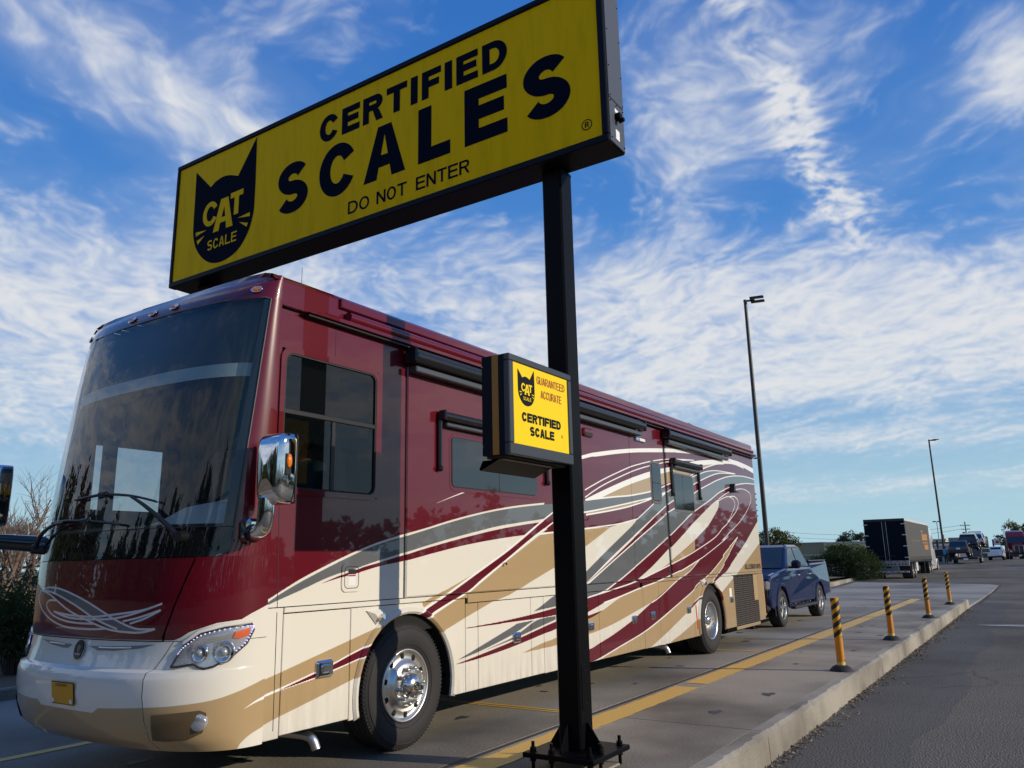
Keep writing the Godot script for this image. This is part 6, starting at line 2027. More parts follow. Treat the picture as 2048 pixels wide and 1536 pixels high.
# faces +z; the front axle at z = 0
func pickup(called: String, label: String, at: Vector3, turn: float, col: Color) -> Node3D:
	var v := thing(called, label, "pickup truck", at, turn)
	var paint := gloss(mat("paint_" + called + str(col.to_rgba32()), col, 0.3), 1.0, 0.03)
	var dark := mat("car_glass", lin(0.012, 0.016, 0.018), 0.03)
	dark.metallic_specular = 0.8
	var trim := mat("car_trim", lin(0.02, 0.02, 0.022), 0.55)
	var HWID := 0.93
	var P := PackedVector2Array()
	P.append_array([Vector2(-4.80, 0.52)])
	arch_cut(P, -3.58, 0.40, 0.475, 0.45)
	P.append_array([Vector2(-3.05, 0.43), Vector2(-0.52, 0.43)])
	arch_cut(P, 0.0, 0.40, 0.475, 0.45)
	P.append_array([Vector2(0.60, 0.40), Vector2(0.86, 0.46), Vector2(0.93, 0.60), Vector2(0.92, 0.86), Vector2(0.88, 1.04), Vector2(0.72, 1.12), Vector2(0.1, 1.19), Vector2(-0.62, 1.25), Vector2(-2.86, 1.27), Vector2(-2.88, 1.36), Vector2(-4.76, 1.38), Vector2(-4.84, 1.28), Vector2(-4.86, 0.80)])
	part("body", hull(P, HWID, 0.07, 0.95, 0.10, 3), paint, v)
	part("cab", hull(PackedVector2Array([Vector2(-0.52, 1.20), Vector2(-1.22, 1.73), Vector2(-1.42, 1.785), Vector2(-2.30, 1.79), Vector2(-2.52, 1.75), Vector2(-2.92, 1.22)]), 0.885, 0.055, 1.25, 0.27, 3), paint, v)
	# glass
	var k := 0.27
	for s in [1.0, -1.0]:
		var f := flank(0.884, 1.25, k, s)
		var z := func(a: float) -> float: return -a * s
		var w1 := PackedVector2Array([Vector2(z.call(-0.82), 0.05), Vector2(z.call(-1.66), 0.05), Vector2(z.call(-1.66), 0.47), Vector2(z.call(-1.40), 0.47), Vector2(z.call(-1.28), 0.43)])
		var w2 := PackedVector2Array([Vector2(z.call(-1.78), 0.05), Vector2(z.call(-2.48), 0.06), Vector2(z.call(-2.60), 0.14), Vector2(z.call(-2.40), 0.45), Vector2(z.call(-2.32), 0.48), Vector2(z.call(-1.78), 0.47)])
		for w in [w1, w2]:
			part("window_surround", platem(inset(ccw(w), -0.025), f, 0.006), trim, v)
			part("window", platem(w, f, 0.010), dark, v)
		# doors, handles, mirror, step, arch trims
		for zz in [-0.62, -1.72, -2.82]:
			part("door_gap", platem(quadp(-zz - 0.006 if s > 0 else zz - 0.006, 0.50, -zz + 0.006 if s > 0 else zz + 0.006, 1.24), flank(HWID + 0.001, 0.0, 0.0, s), 0.0015), trim, v)
		for zz in [-1.55, -2.62]:
			part("door_handle", boxm(Vector3(0.035, 0.035, 0.17), 0.014, Vector3(s * (HWID + 0.006), 1.07, zz)), mat("chrome", lin(0.75, 0.75, 0.75), 0.05, 1.0), v)
		var mr := part("door_mirror", boxm(Vector3(0.21, 0.19, 0.14), 0.05, Vector3(s * (HWID + 0.14), 1.33, -0.85)), mat("mirror_blue", Color(col.r * 0.5, col.g * 0.5, col.b * 0.7), 0.3), v)
		part("mirror_stalk", boxm(Vector3(0.12, 0.05, 0.07), 0.015, Vector3(s * (HWID + 0.02), 1.26, -0.84)), trim, mr)
		var step := part("side_step", boxm(Vector3(0.14, 0.06, 2.2), 0.02, Vector3(s * 0.97, 0.37, -1.75)), trim, v)
		for zz in [-1.0, -1.7, -2.4]:
			part("step_bracket", boxm(Vector3(0.10, 0.03, 0.05), 0.01, Vector3(s * 0.9, 0.43, zz)), mats["chrome"], step)
		for cz in [0.0, -3.58]:
			var oo := PackedVector2Array()
			var ii := PackedVector2Array()
			for q in 17:
				var a := lerpf(PI + 0.05, -0.05, q / 16.0)
				oo.append(Vector2((cz + cos(a) * 0.535) * -s, 0.40 + sin(a) * 0.535))
				ii.append(Vector2((cz + cos(a) * 0.472) * -s, 0.40 + sin(a) * 0.472))
			ii.reverse()
			oo.append_array(ii)
			part("arch_trim", platem(oo, flank(HWID - 0.012, 0.0, 0.0, s), 0.03, 0.01), paint, v)
			part("wheel_well", boxm(Vector3(0.30, 0.62, 0.92), 0.0, Vector3(s * 0.72, 0.56, cz)), mat("well_black", lin(0.006, 0.006, 0.006), 0.9), v)
			car_wheel(v, Vector3(s * (HWID - 0.005), 0.395, cz), 0.395, 0.26, s)
		# lamps
		part("headlight", boxm(Vector3(0.36, 0.23, 0.24), 0.05, Vector3(s * 0.735, 0.91, 0.84)), mat("lamp_clear", lin(0.55, 0.56, 0.56), 0.12, 0.6), v)
		part("headlight_rim", boxm(Vector3(0.38, 0.035, 0.22), 0.012, Vector3(s * 0.735, 1.035, 0.83)), trim, v)
		part("fog_lamp", cylm(Vector3(s * 0.70, 0.56, 0.84), Vector3(s * 0.70, 0.56, 0.945), 0.06, 0.055, 16), mats["lamp_clear"], v)
		part("fog_bezel", boxm(Vector3(0.26, 0.17, 0.08), 0.03, Vector3(s * 0.70, 0.56, 0.875)), trim, v)
		part("tail_light", boxm(Vector3(0.10, 0.36, 0.08), 0.02, Vector3(s * 0.83, 1.06, -4.83)), mat("red_lens", lin(0.45, 0.02, 0.02), 0.15), v)
	var wsf := Transform3D(Basis(Vector3.RIGHT, Vector3(0, 0.53, -0.70).normalized(), Vector3(0, 0.70, 0.53).normalized()), Vector3(0, 1.22, -0.535))
	part("windscreen", platem(PackedVector2Array([Vector2(-0.80, 0.05), Vector2(0.80, 0.05), Vector2(0.70, 0.80), Vector2(-0.70, 0.80)]), wsf, 0.012, 0.004), dark, v)
	var rwf := Transform3D(Basis(Vector3.LEFT, Vector3(0, 0.53, 0.40).normalized(), Vector3(0, 0.40, -0.53).normalized()), Vector3(0, 1.22, -2.925))
	part("rear_window", platem(PackedVector2Array([Vector2(-0.62, 0.12), Vector2(0.62, 0.12), Vector2(0.58, 0.56), Vector2(-0.58, 0.56)]), rwf, 0.012, 0.004), dark, v)
	part("grille", boxm(Vector3(1.06, 0.24, 0.06), 0.02, Vector3(0, 0.88, 0.905)), trim, v)
	part("grille_bar", boxm(Vector3(1.08, 0.06, 0.04), 0.015, Vector3(0, 0.90, 0.935)), paint, v)
	part("front_bumper", boxm(Vector3(1.74, 0.16, 0.20), 0.05, Vector3(0, 0.44, 0.86)), trim, v)
	part("rear_bumper", boxm(Vector3(1.80, 0.16, 0.18), 0.04, Vector3(0, 0.58, -4.92)), mats["chrome"], v)
	part("bed_cover", boxm(Vector3(1.56, 0.03, 1.84), 0.01, Vector3(0, 1.385, -3.82)), trim, v)
	for s in [1.0, -1.0]:
		part("bed_rail", boxm(Vector3(0.10, 0.03, 1.86), 0.01, Vector3(s * 0.835, 1.392, -3.82)), mat("rail_grey", lin(0.07, 0.07, 0.07), 0.5), v)
	part("tow_hitch", boxm(Vector3(0.12, 0.10, 0.35), 0.02, Vector3(0, 0.45, -5.02)), trim, v)
	part("underside", boxm(Vector3(1.5, 0.25, 5.2), 0.0, Vector3(0, 0.48, -2.0)), mats["well_black"], v)
	return v

# a sport utility seen from behind; the rear faces +z, rear axle at z = 0
func suv(label: String, at: Vector3, tilt: float, col: Color, rack: bool, big: float) -> Node3D:
	var v := thing("suv", label, "car", at)
	v.rotation.x = tilt
	var paint := gloss(mat("suv_paint" + str(col.to_rgba32()), col, 0.3), 1.0, 0.03)
	var dark: StandardMaterial3D = mats["car_glass"]
	var P := PackedVector2Array()
	P.append_array([Vector2(-3.75, 0.45), Vector2(-3.3, 0.40)])
	arch_cut(P, -2.8, 0.37, 0.43, 0.42)
	P.append_array([Vector2(-2.3, 0.40), Vector2(-0.5, 0.40)])
	arch_cut(P, 0.0, 0.37, 0.43, 0.42)
	P.append_array([Vector2(0.62, 0.48), Vector2(0.80, 0.55), Vector2(0.82, 0.80), Vector2(0.74, 1.05), Vector2(-2.3, 1.02), Vector2(-3.4, 0.95), Vector2(-3.72, 0.80)])
	part("body", hull(P, 0.93, 0.09, 0.8, 0.12, 3), paint, v)
	part("cabin", hull(PackedVector2Array([Vector2(0.74, 1.0), Vector2(0.42, 1.56), Vector2(0.22, 1.66 * big), Vector2(-1.1, 1.68 * big), Vector2(-1.45, 1.62), Vector2(-2.35, 1.0)]), 0.88, 0.07, 1.0, 0.24, 3), paint, v)
	var rf := Transform3D(Basis(Vector3.RIGHT, Vector3(0, 0.56, -0.32).normalized(), Vector3(0, 0.32, 0.56).normalized()), Vector3(0, 1.0, 0.742))
	part("rear_window", platem(PackedVector2Array([Vector2(-0.72, 0.08), Vector2(0.72, 0.08), Vector2(0.62, 0.58), Vector2(-0.62, 0.58)]), rf, 0.012, 0.004), dark, v)
	for s in [1.0, -1.0]:
		var f := flank(0.879, 1.0, 0.24, s)
		var z := func(a: float) -> float: return -a * s
		part("window", platem(PackedVector2Array([Vector2(z.call(0.45), 0.07), Vector2(z.call(-0.55), 0.06), Vector2(z.call(-0.55), 0.55), Vector2(z.call(0.15), 0.54)]), f, 0.010), dark, v)
		part("window", platem(PackedVector2Array([Vector2(z.call(-0.62), 0.06), Vector2(z.call(-2.05), 0.05), Vector2(z.call(-1.45), 0.52), Vector2(z.call(-0.62), 0.55)]), f, 0.010), dark, v)
		part("tail_light", boxm(Vector3(0.20, 0.22, 0.16), 0.04, Vector3(s * 0.76, 0.93, 0.72)), mat("red_lens", lin(0.45, 0.02, 0.02), 0.15), v)
		part("door_mirror", boxm(Vector3(0.18, 0.13, 0.10), 0.03, Vector3(s * 1.0, 1.07, -1.95)), mats["car_trim"], v)
		for cz in [0.0, -2.8]:
			part("wheel_well", boxm(Vector3(0.30, 0.5, 0.82), 0.0, Vector3(s * 0.72, 0.52, cz)), mats["well_black"], v)
			car_wheel(v, Vector3(s * 0.925, 0.365, cz), 0.365, 0.24, s)
		if rack:
			part("roof_rail", boxm(Vector3(0.04, 0.05, 1.6), 0.015, Vector3(s * 0.62, 1.72, -0.5)), mats["car_trim"], v)
	if rack:
		for z in [-0.1, -0.95]:
			part("cross_bar", boxm(Vector3(1.26, 0.03, 0.06), 0.01, Vector3(0, 1.77, z)), mats["car_trim"], v)
	part("rear_bumper", boxm(Vector3(1.7, 0.26, 0.16), 0.05, Vector3(0, 0.56, 0.78)), mats["car_trim"], v)
	part("number_plate", boxm(Vector3(0.34, 0.15, 0.02), 0.004, Vector3(0, 0.86, 0.825)), mat("tag_white", lin(0.8, 0.8, 0.8), 0.5), v)
	return v

func simple_wheel(parent: Node3D, at: Vector3, R: float, w: float, side: float) -> MeshInstance3D:
	var o := part("wheel", cylm(Vector3(0, 0, 0), Vector3(-w * side, 0, 0), R, R, 28), mat("tyre", lin(0.017, 0.016, 0.016), 0.75), parent, at)
	var st := begin(true)
	var ax := Transform3D(Basis(Vector3(0, side, 0), Vector3(side, 0, 0), Vector3(0, 0, -1)), Vector3.ZERO)
	lathe(st, PackedVector2Array([Vector2(R * 0.58, 0.004), Vector2(R * 0.54, 0.010), Vector2(R * 0.50, -0.05), Vector2(R * 0.22, -0.06), Vector2(R * 0.18, 0.02), Vector2(0, 0.025)]), 24, ax)
	put("rim", finish(st), mat("dull_steel", lin(0.30, 0.30, 0.30), 0.4, 0.7), o)
	return o

func build_trailer_truck() -> void:
	# curtain-sided semi trailer seen from behind, its tractor ahead of it
	var t := thing("curtain_trailer", "dark curtain-sided semi trailer with black rear doors, parked beyond the bollards", "trailer", Vector3(-8.86, -0.15, -60.0))
	var dark := dull(mat("door_navy", lin(0.006, 0.009, 0.017), 0.5), 0.15)
	var curtain := dull(mat("curtain_grey", lin(0.095, 0.094, 0.09), 0.6), 0.2)
	var alu := mat("dull_alu", lin(0.34, 0.34, 0.34), 0.45, 0.6)
	var trim := mat("car_trim", lin(0.02, 0.02, 0.022), 0.55)
	var W2 := 1.30
	part("box", span(Vector3(-W2 + 0.02, 1.28, -13.6), Vector3(W2 - 0.02, 3.98, -0.03)), curtain, t)
	var cs := part("side_curtain", span(Vector3(W2 - 0.03, 1.22, -13.5), Vector3(W2, 3.86, -0.08), 0.01), curtain, t)
	for k in 27:
		part("curtain_strap", span(Vector3(W2 - 0.004, 1.02, -0.5 - k * 0.49), Vector3(W2 + 0.012, 1.46, -0.56 - k * 0.49)), mat("strap_black", lin(0.012, 0.012, 0.012), 0.7), cs)
	part("top_rail", span(Vector3(W2 - 0.06, 3.86, -13.6), Vector3(W2 + 0.012, 4.02, 0.0), 0.01), mat("rail_white", lin(0.55, 0.55, 0.54), 0.5), t)
	part("side_rail", span(Vector3(W2 - 0.05, 1.10, -13.6), Vector3(W2 - 0.006, 1.22, -0.05)), trim, t)
	# orange lettering on the curtain
	var or_ := mat("curtain_orange", lin(0.62, 0.26, 0.05), 0.6)
	# the print is too worn to read: rows of upright strokes
	for row in [[8.4, 9.4, 3.22, 3.42, 5], [8.6, 11.9, 2.62, 3.16, 13], [9.6, 12.0, 1.92, 2.36, 9], [2.6, 4.1, 2.46, 2.70, 7], [4.4, 6.9, 2.48, 2.70, 11]]:
		for k in row[4]:
			var w: float = (row[1] - row[0]) / row[4]
			var x: float = row[0] + w * k
			part("print_stroke", platem(quadp(x, row[2] + 0.02 * (k % 3), x + w * (0.55 + 0.2 * (k % 2)), row[3] - 0.03 * ((k * 7) % 4)), fx(W2 + 0.002), 0.002), or_ if row[0] > 8.0 else mat("curtain_print", lin(0.17, 0.12, 0.08), 0.6), cs)
	part("lettering_rule", span(Vector3(W2, 2.44, -8.6), Vector3(W2 + 0.004, 2.48, -11.9)), or_, cs)
	for s in [-1.0, 1.0]:
		var d := part("rear_door", span(Vector3(s * 0.02, 1.24, -0.03), Vector3(s * (W2 - 0.05), 3.86, 0.02), 0.01), dark, t)
		for y in [1.42, 2.18, 2.92, 3.66]:
			part("hinge", span(Vector3(s * (W2 - 0.24), y - 0.035, 0.0), Vector3(s * (W2 + 0.03), y + 0.035, 0.045), 0.008), mat("hinge_white", lin(0.5, 0.5, 0.5), 0.4), d)
		part("lock_rod", cylm(Vector3(s * 0.12, 1.22, 0.05), Vector3(s * 0.12, 3.84, 0.05), 0.022, 0.022, 8), alu, d)
		part("lock_handle", span(Vector3(s * 0.15, 1.50, 0.03), Vector3(s * 0.52, 1.54, 0.06)), trim, d)
		part("corner_post", span(Vector3(s * (W2 - 0.05), 1.2, -0.06), Vector3(s * W2, 3.95, 0.015), 0.01), trim, t)
	part("door_header", span(Vector3(-W2, 3.86, -0.06), Vector3(W2, 4.03, 0.02), 0.01), trim, t)
	var sill := part("rear_sill", span(Vector3(-W2, 0.86, -0.10), Vector3(W2, 1.22, 0.03), 0.01), alu, t)
	for k in 11:
		var x := -1.0 + k * 0.2 + (0.08 if k > 7 else (-0.08 if k < 3 else 0.0))
		part("sill_lamp", cylm(Vector3(x, 0.98, 0.02), Vector3(x, 0.98, 0.045), 0.055, 0.05, 12), mat("dark_red_lens", lin(0.06, 0.006, 0.006), 0.25), sill)
	for k in 6:
		part("reflector_tape", span(Vector3(-1.2 + k * 0.42, 1.15, 0.03), Vector3(-1.0 + k * 0.42, 1.20, 0.034)), mat("red_print", lin(0.45, 0.03, 0.03), 0.4), sill)
	var guard := part("underride_guard", span(Vector3(-W2 + 0.1, 0.42, -0.10), Vector3(W2 - 0.08, 0.53, 0.0), 0.01), mat("guard_white", lin(0.55, 0.54, 0.52), 0.5), t)
	for k in 6:
		part("reflector_tape", span(Vector3(-1.1 + k * 0.4, 0.45, 0.0), Vector3(-0.95 + k * 0.4, 0.50, 0.004)), mats["red_print"], guard)
	part("guard_plate", span(Vector3(-0.64, 0.53, -0.08), Vector3(0.62, 0.86, -0.02), 0.01), mat("galvanised_dull", lin(0.22, 0.22, 0.22), 0.5, 0.4), t)
	part("number_plate", span(Vector3(-0.16, 0.72, -0.02), Vector3(0.14, 0.82, 0.0)), mats["dark_red_lens"], t)
	for s in [-1.0, 1.0]:
		part("mud_flap", span(Vector3(s * 0.70, 0.12, -0.55), Vector3(s * 1.28, 0.92, -0.58), 0.01), mats["strap_black"], t)
		for z in [-1.35, -2.65]:
			simple_wheel(t, Vector3(s * W2, 0.51, z), 0.51, 0.62, s)
	part("tool_box", span(Vector3(W2 - 0.5, 0.45, -3.6), Vector3(W2 - 0.02, 1.08, -4.5), 0.02), mat("box_white", lin(0.6, 0.6, 0.58), 0.4), t)
	part("landing_gear", span(Vector3(W2 - 0.4, 0.2, -10.4), Vector3(W2 - 0.25, 1.1, -10.55)), trim, t)
	part("chassis", span(Vector3(-0.6, 0.9, -13.4), Vector3(0.6, 1.24, -0.3)), mats["well_black"], t)
	# tractor
	var c := thing("truck_tractor", "white semi truck cab coupled to the dark curtain-sided trailer", "truck", Vector3(-8.86, -0.12, -76.5))
	var white := gloss(mat("cab_white", lin(0.75, 0.75, 0.73), 0.3), 1.0, 0.03)
	part("sleeper", hull(PackedVector2Array([Vector2(2.0, 0.9), Vector2(2.0, 3.7), Vector2(0.9, 3.75), Vector2(-0.3, 3.0), Vector2(-0.7, 2.1), Vector2(-0.7, 0.9)]), 1.2, 0.1), white, c)
	part("hood", hull(PackedVector2Array([Vector2(-0.6, 0.6), Vector2(-0.6, 2.05), Vector2(-2.2, 1.7), Vector2(-2.4, 1.5), Vector2(-2.4, 0.6)]), 1.05, 0.15), white, c)
	part("side_fairing", span(Vector3(1.0, 0.35, 2.2), Vector3(1.22, 1.1, -0.6), 0.05), white, c)
	part("mirror", span(Vector3(1.38, 2.0, -0.75), Vector3(1.58, 2.7, -0.6), 0.04), trim, c)
	part("mirror_arm", span(Vector3(1.15, 2.05, -0.68), Vector3(1.45, 2.12, -0.62), 0.01), white, c)
	part("side_window", span(Vector3(1.19, 2.0, 0.4), Vector3(1.215, 2.6, -0.5), 0.005), mats["car_glass"], c)
	part("fender", hull(PackedVector2Array([Vector2(-1.0, 0.9), Vector2(-1.3, 1.2), Vector2(-1.9, 1.2), Vector2(-2.3, 0.8), Vector2(-2.3, 0.6), Vector2(-1.0, 0.6)]), 1.22, 0.08), white, c)
	for s in [-1.0, 1.0]:
		for z in [4.9, 3.55]:
			simple_wheel(c, Vector3(s * 1.25, 0.51, z), 0.51, 0.62, s)
		simple_wheel(c, Vector3(s * 1.22, 0.51, -1.6), 0.51, 0.32, s)
	part("chassis", span(Vector3(-0.45, 0.7, 5.4), Vector3(0.45, 1.0, -2.0)), mats["well_black"], c)
	part("fuel_tank", cylm(Vector3(0.95, 0.72, 2.9), Vector3(0.95, 0.72, 0.9), 0.30), mats["dull_alu"], c)

func build_hauler() -> void:
	var y := 0.42
	var t := thing("car_hauler", "grey gooseneck car hauler trailer loaded with three cars", "trailer", Vector3(-6.6, y, -93.0))
	var steel := mat("hauler_steel", lin(0.14, 0.14, 0.14), 0.5, 0.4)
	var black := mat("strap_black", lin(0.012, 0.012, 0.012), 0.7)
	part("rear_deck", span(Vector3(-1.3, 0.52, -6.0), Vector3(1.2, 0.62, 1.8), 0.02), black, t)
	part("rear_bar", span(Vector3(-1.35, 0.40, 1.75), Vector3(1.25, 0.62, 1.9), 0.02), black, t)
	part("number_plate", span(Vector3(0.0, 0.36, 1.9), Vector3(0.4, 0.52, 1.92)), mat("tag_white", lin(0.8, 0.8, 0.8), 0.5), t)
	part("upper_deck", span(Vector3(-1.2, 1.45, -22.0), Vector3(1.25, 1.55, -6.5), 0.02), steel, t)
	for s in [-1.0, 1.0]:
		var b := begin()
		for k in 20:
			box(b, Vector3(0.06, 0.5, 0.06), Transform3D(Basis(Vector3.RIGHT, 0.5 if k % 2 else -0.5), Vector3(s * 1.22, 1.22, -7.0 - k * 0.75)))
		box(b, Vector3(0.07, 0.07, 15.4), Transform3D(Basis.IDENTITY, Vector3(s * 1.22, 1.0, -14.3)))
		box(b, Vector3(0.09, 0.10, 3.6), Transform3D(Basis(Vector3.RIGHT, 0.28), Vector3(s * 1.22, 0.98, -4.9)))
		put("side_truss", finish(b), steel, t)
		for z in [-3.2, -4.1, -5.0]:
			simple_wheel(t, Vector3(s * 1.3, 0.40, z), 0.40, 0.25, s)
	part("gooseneck", span(Vector3(-0.3, 1.5, -22.0), Vector3(0.3, 1.75, -25.0), 0.03), black, t)
	suv("dark grey sport utility on the rear of the car hauler", Vector3(-6.95, y + 0.62, -92.0), 0.0, lin(0.075, 0.077, 0.08), false, 1.0)
	suv("black sport utility in the middle of the car hauler, nose raised", Vector3(-6.5, y + 1.25, -99.0), 0.10, lin(0.012, 0.012, 0.014), false, 1.06)
	suv("white sport utility with roof rack, highest and foremost on the hauler", Vector3(-6.25, y + 1.62, -106.5), 0.06, lin(0.72, 0.72, 0.71), true, 1.02)
	pickup("white_pickup", "white crew-cab pickup truck towing the car hauler", Vector3(-5.15, 0.42, -127.6), PI, lin(0.78, 0.78, 0.77))

func build_red_truck() -> void:
	var v := thing("red_semi_truck", "dark red long-nosed semi truck facing the camera at the right edge", "truck", Vector3(-2.75, 0.45, -131.5), 0.12)
	var red := gloss(mat("truck_red", lin(0.14, 0.010, 0.018), 0.3), 1.0, 0.03)
	var chrome: StandardMaterial3D = mats["chrome"]
	part("sleeper", hull(PackedVector2Array([Vector2(-4.2, 0.9), Vector2(-4.2, 3.85), Vector2(-2.4, 3.95), Vector2(-1.5, 3.75), Vector2(-0.75, 3.1), Vector2(-0.35, 2.2), Vector2(-0.35, 0.9)]), 1.22, 0.22, 2.8, 0.10, 3), red, v)
	part("hood", hull(PackedVector2Array([Vector2(-0.4, 0.8), Vector2(1.25, 0.8), Vector2(1.5, 1.0), Vector2(1.42, 1.75), Vector2(1.1, 1.95), Vector2(-0.4, 2.2)]), 0.78, 0.18, 1.2, 0.15, 3), red, v)
	for s in [-1.0, 1.0]:
		part("fender", hull(PackedVector2Array([Vector2(1.55, 0.55), Vector2(1.6, 0.95), Vector2(1.3, 1.35), Vector2(0.7, 1.42), Vector2(0.1, 1.2), Vector2(-0.2, 0.85), Vector2(0.0, 0.8), Vector2(0.35, 1.05), Vector2(0.95, 1.05), Vector2(1.25, 0.6)]), 0.32, 0.08), red, v).position.x = s * 0.92
		part("headlight", boxm(Vector3(0.3, 0.34, 0.2), 0.07, Vector3(s * 0.98, 1.05, 1.5)), mats["lamp_clear"], v)
		part("door_mirror", boxm(Vector3(0.2, 0.62, 0.14), 0.04, Vector3(s * 1.5, 2.35, -0.6)), mats["car_trim"], v)
		part("mirror_bracket", boxm(Vector3(0.34, 0.05, 0.05), 0.01, Vector3(s * 1.32, 2.62, -0.6)), chrome, v)
		part("side_window", platem(quadp(s * 1.0 + 0.0, 2.05, s * 1.0 + 0.75, 2.8) if s > 0 else quadp(-1.75, 2.05, -1.0, 2.8), flank(1.225, 0.0, 0.0, s), 0.01), mats["car_glass"], v)
		simple_wheel(v, Vector3(s * 1.2, 0.52, 0.65), 0.52, 0.32, s)
		for z in [-4.6, -5.9]:
			simple_wheel(v, Vector3(s * 1.22, 0.52, z), 0.52, 0.6, s)
		part("exhaust_stack", cylm(Vector3(s * 1.05, 1.2, -4.35), Vector3(s * 1.05, 4.1, -4.35), 0.08, 0.08, 12), chrome, v)
	var wsf := Transform3D(Basis(Vector3.RIGHT, Vector3(0, 0.9, -0.40).normalized(), Vector3(0, 0.40, 0.9).normalized()), Vector3(0, 2.2, -0.345))
	part("windscreen", platem(PackedVector2Array([Vector2(-1.0, 0.05), Vector2(1.0, 0.05), Vector2(0.95, 0.85), Vector2(-0.95, 0.85)]), wsf, 0.012, 0.004), mats["car_glass"], v)
	var gr := part("grille", boxm(Vector3(1.0, 0.95, 0.10), 0.03, Vector3(0, 1.32, 1.48)), mats["car_trim"], v)
	for x in [-0.52, 0.0, 0.52]:
		part("grille_trim", boxm(Vector3(0.05, 0.98, 0.05), 0.01, Vector3(x, 1.32, 1.53)), chrome, gr)
	part("grille_trim", boxm(Vector3(1.08, 0.05, 0.05), 0.01, Vector3(0, 1.81, 1.50)), chrome, gr)
	part("bumper", boxm(Vector3(2.3, 0.42, 0.25), 0.06, Vector3(0, 0.55, 1.62)), mats["car_trim"], v)
	part("number_plate", boxm(Vector3(0.34, 0.16, 0.02), 0.0, Vector3(0, 0.50, 1.755)), mats["tag_white"], v)
	part("chassis", span(Vector3(-0.45, 0.6, -6.6), Vector3(0.45, 0.95, 1.2)), mats["well_black"], v)
# ---------------------------------------------------------------- planting
# leaf-sized faces through the volume of several lobes: lobes of [centre, radii]
func leaves(st: SurfaceTool, lobes: Array, n: int, lmin: float, lmax: float, slim: float, shell := 0.55, hang := 0.0) -> void:
	var total := 0.0
	for l in lobes:
		total += pow(l[1].x * l[1].y * l[1].z, 0.66)
	for l in lobes:
		var cnt := int(n * pow(l[1].x * l[1].y * l[1].z, 0.66) / total)
		var clump := []
		for k in maxi(6, cnt / 22):
			var d := Vector3(rng.randfn(), rng.randfn(), rng.randfn()).normalized()
			clump.append(d * pow(rng.randf_range(shell, 1.0), 0.6))
		for k in cnt:
			var c: Vector3 = clump[rng.randi() % clump.size()]
			var p: Vector3 = l[0] + (c + Vector3(rng.randfn(), rng.randfn(), rng.randfn()) * 0.13) * l[1]
			var len_ := rng.randf_range(lmin, lmax)
			var dir := (c * 0.7 + Vector3(rng.randfn(), rng.randfn() - hang, rng.randfn())).normalized()
			var side := dir.cross(Vector3(rng.randfn(), rng.randfn(), rng.randfn())).normalized() * len_ * slim * 0.5
			var up := dir.cross(side).normalized() * len_ * 0.08
			var a := p
			var m := p + dir * len_ * 0.5 + up
			var e := p + dir * len_
			var out := dir.cross(side)
			tri(st, a, m + side, m - side, out)
			tri(st, m + side, e, m - side, out)

func leaf_mat(key: String, c: Color) -> StandardMaterial3D:
	var m := dull(mat(key, c, 0.6), 0.15)
	m.cull_mode = BaseMaterial3D.CULL_DISABLED
	m.backlight_enabled = true
	m.backlight = Color(0.22, 0.26, 0.12)
	return m

func tree(called: String, label: String, at: Vector3, lobes: Array, n: int, leaf: float, c: Color, trunk_r: float, group := "") -> Node3D:
	var t := thing(called, label, "tree", at, 0.0, group)
	var tk := begin(true)
	var top := 0.0
	for l in lobes:
		top = maxf(top, l[0].y)
	tube(tk, smooth3([Vector3(0, -0.1, 0), Vector3(0.05, top * 0.35, 0.04), Vector3(-0.04, top * 0.7, 0), Vector3(0.02, top, 0)]), trunk_r, trunk_r * 0.35, 8)
	for l in lobes:
		tube(tk, smooth3([Vector3(0, minf(l[0].y * 0.5, top * 0.6), 0), l[0] * Vector3(0.5, 0.85, 0.5), l[0]]), trunk_r * 0.5, trunk_r * 0.12, 6)
	put("trunk", finish(tk), mat("bark", lin(0.06, 0.045, 0.032), 0.9), t)
	var cr := begin()
	leaves(cr, lobes, n, leaf * 0.7, leaf * 1.3, 0.6, 0.35)
	put("crown", finish(cr), leaf_mat(called + "_leaf" + str(c.to_rgba32()), c), t)
	return t

func branch(st: SurfaceTool, p: Vector3, d: Vector3, len_: float, r: float, level: int) -> void:
	var pts := [p]
	var q := p
	var dd := d
	for k in 4:
		dd = (dd + Vector3(rng.randfn(), rng.randfn() * 0.6 + 0.12, rng.randfn()) * 0.14).normalized()
		q += dd * len_ / 4
		pts.append(q)
	tube(st, pts, r, r * 0.55, 6 if level > 1 else 4, false)
	if level == 0:
		return
	var kids := 3 if level > 2 else 4
	for k in kids:
		var f := rng.randf_range(0.35, 1.0)
		var at: Vector3 = (pts[int(f * 3)] as Vector3).lerp(pts[int(f * 3) + 1], f * 3 - int(f * 3))
		var nd := (dd + Vector3(rng.randfn(), rng.randfn() * 0.7 + 0.15, rng.randfn()) * 0.62).normalized()
		branch(st, at, nd, len_ * rng.randf_range(0.55, 0.8), maxf(r * 0.5, 0.004), level - 1)

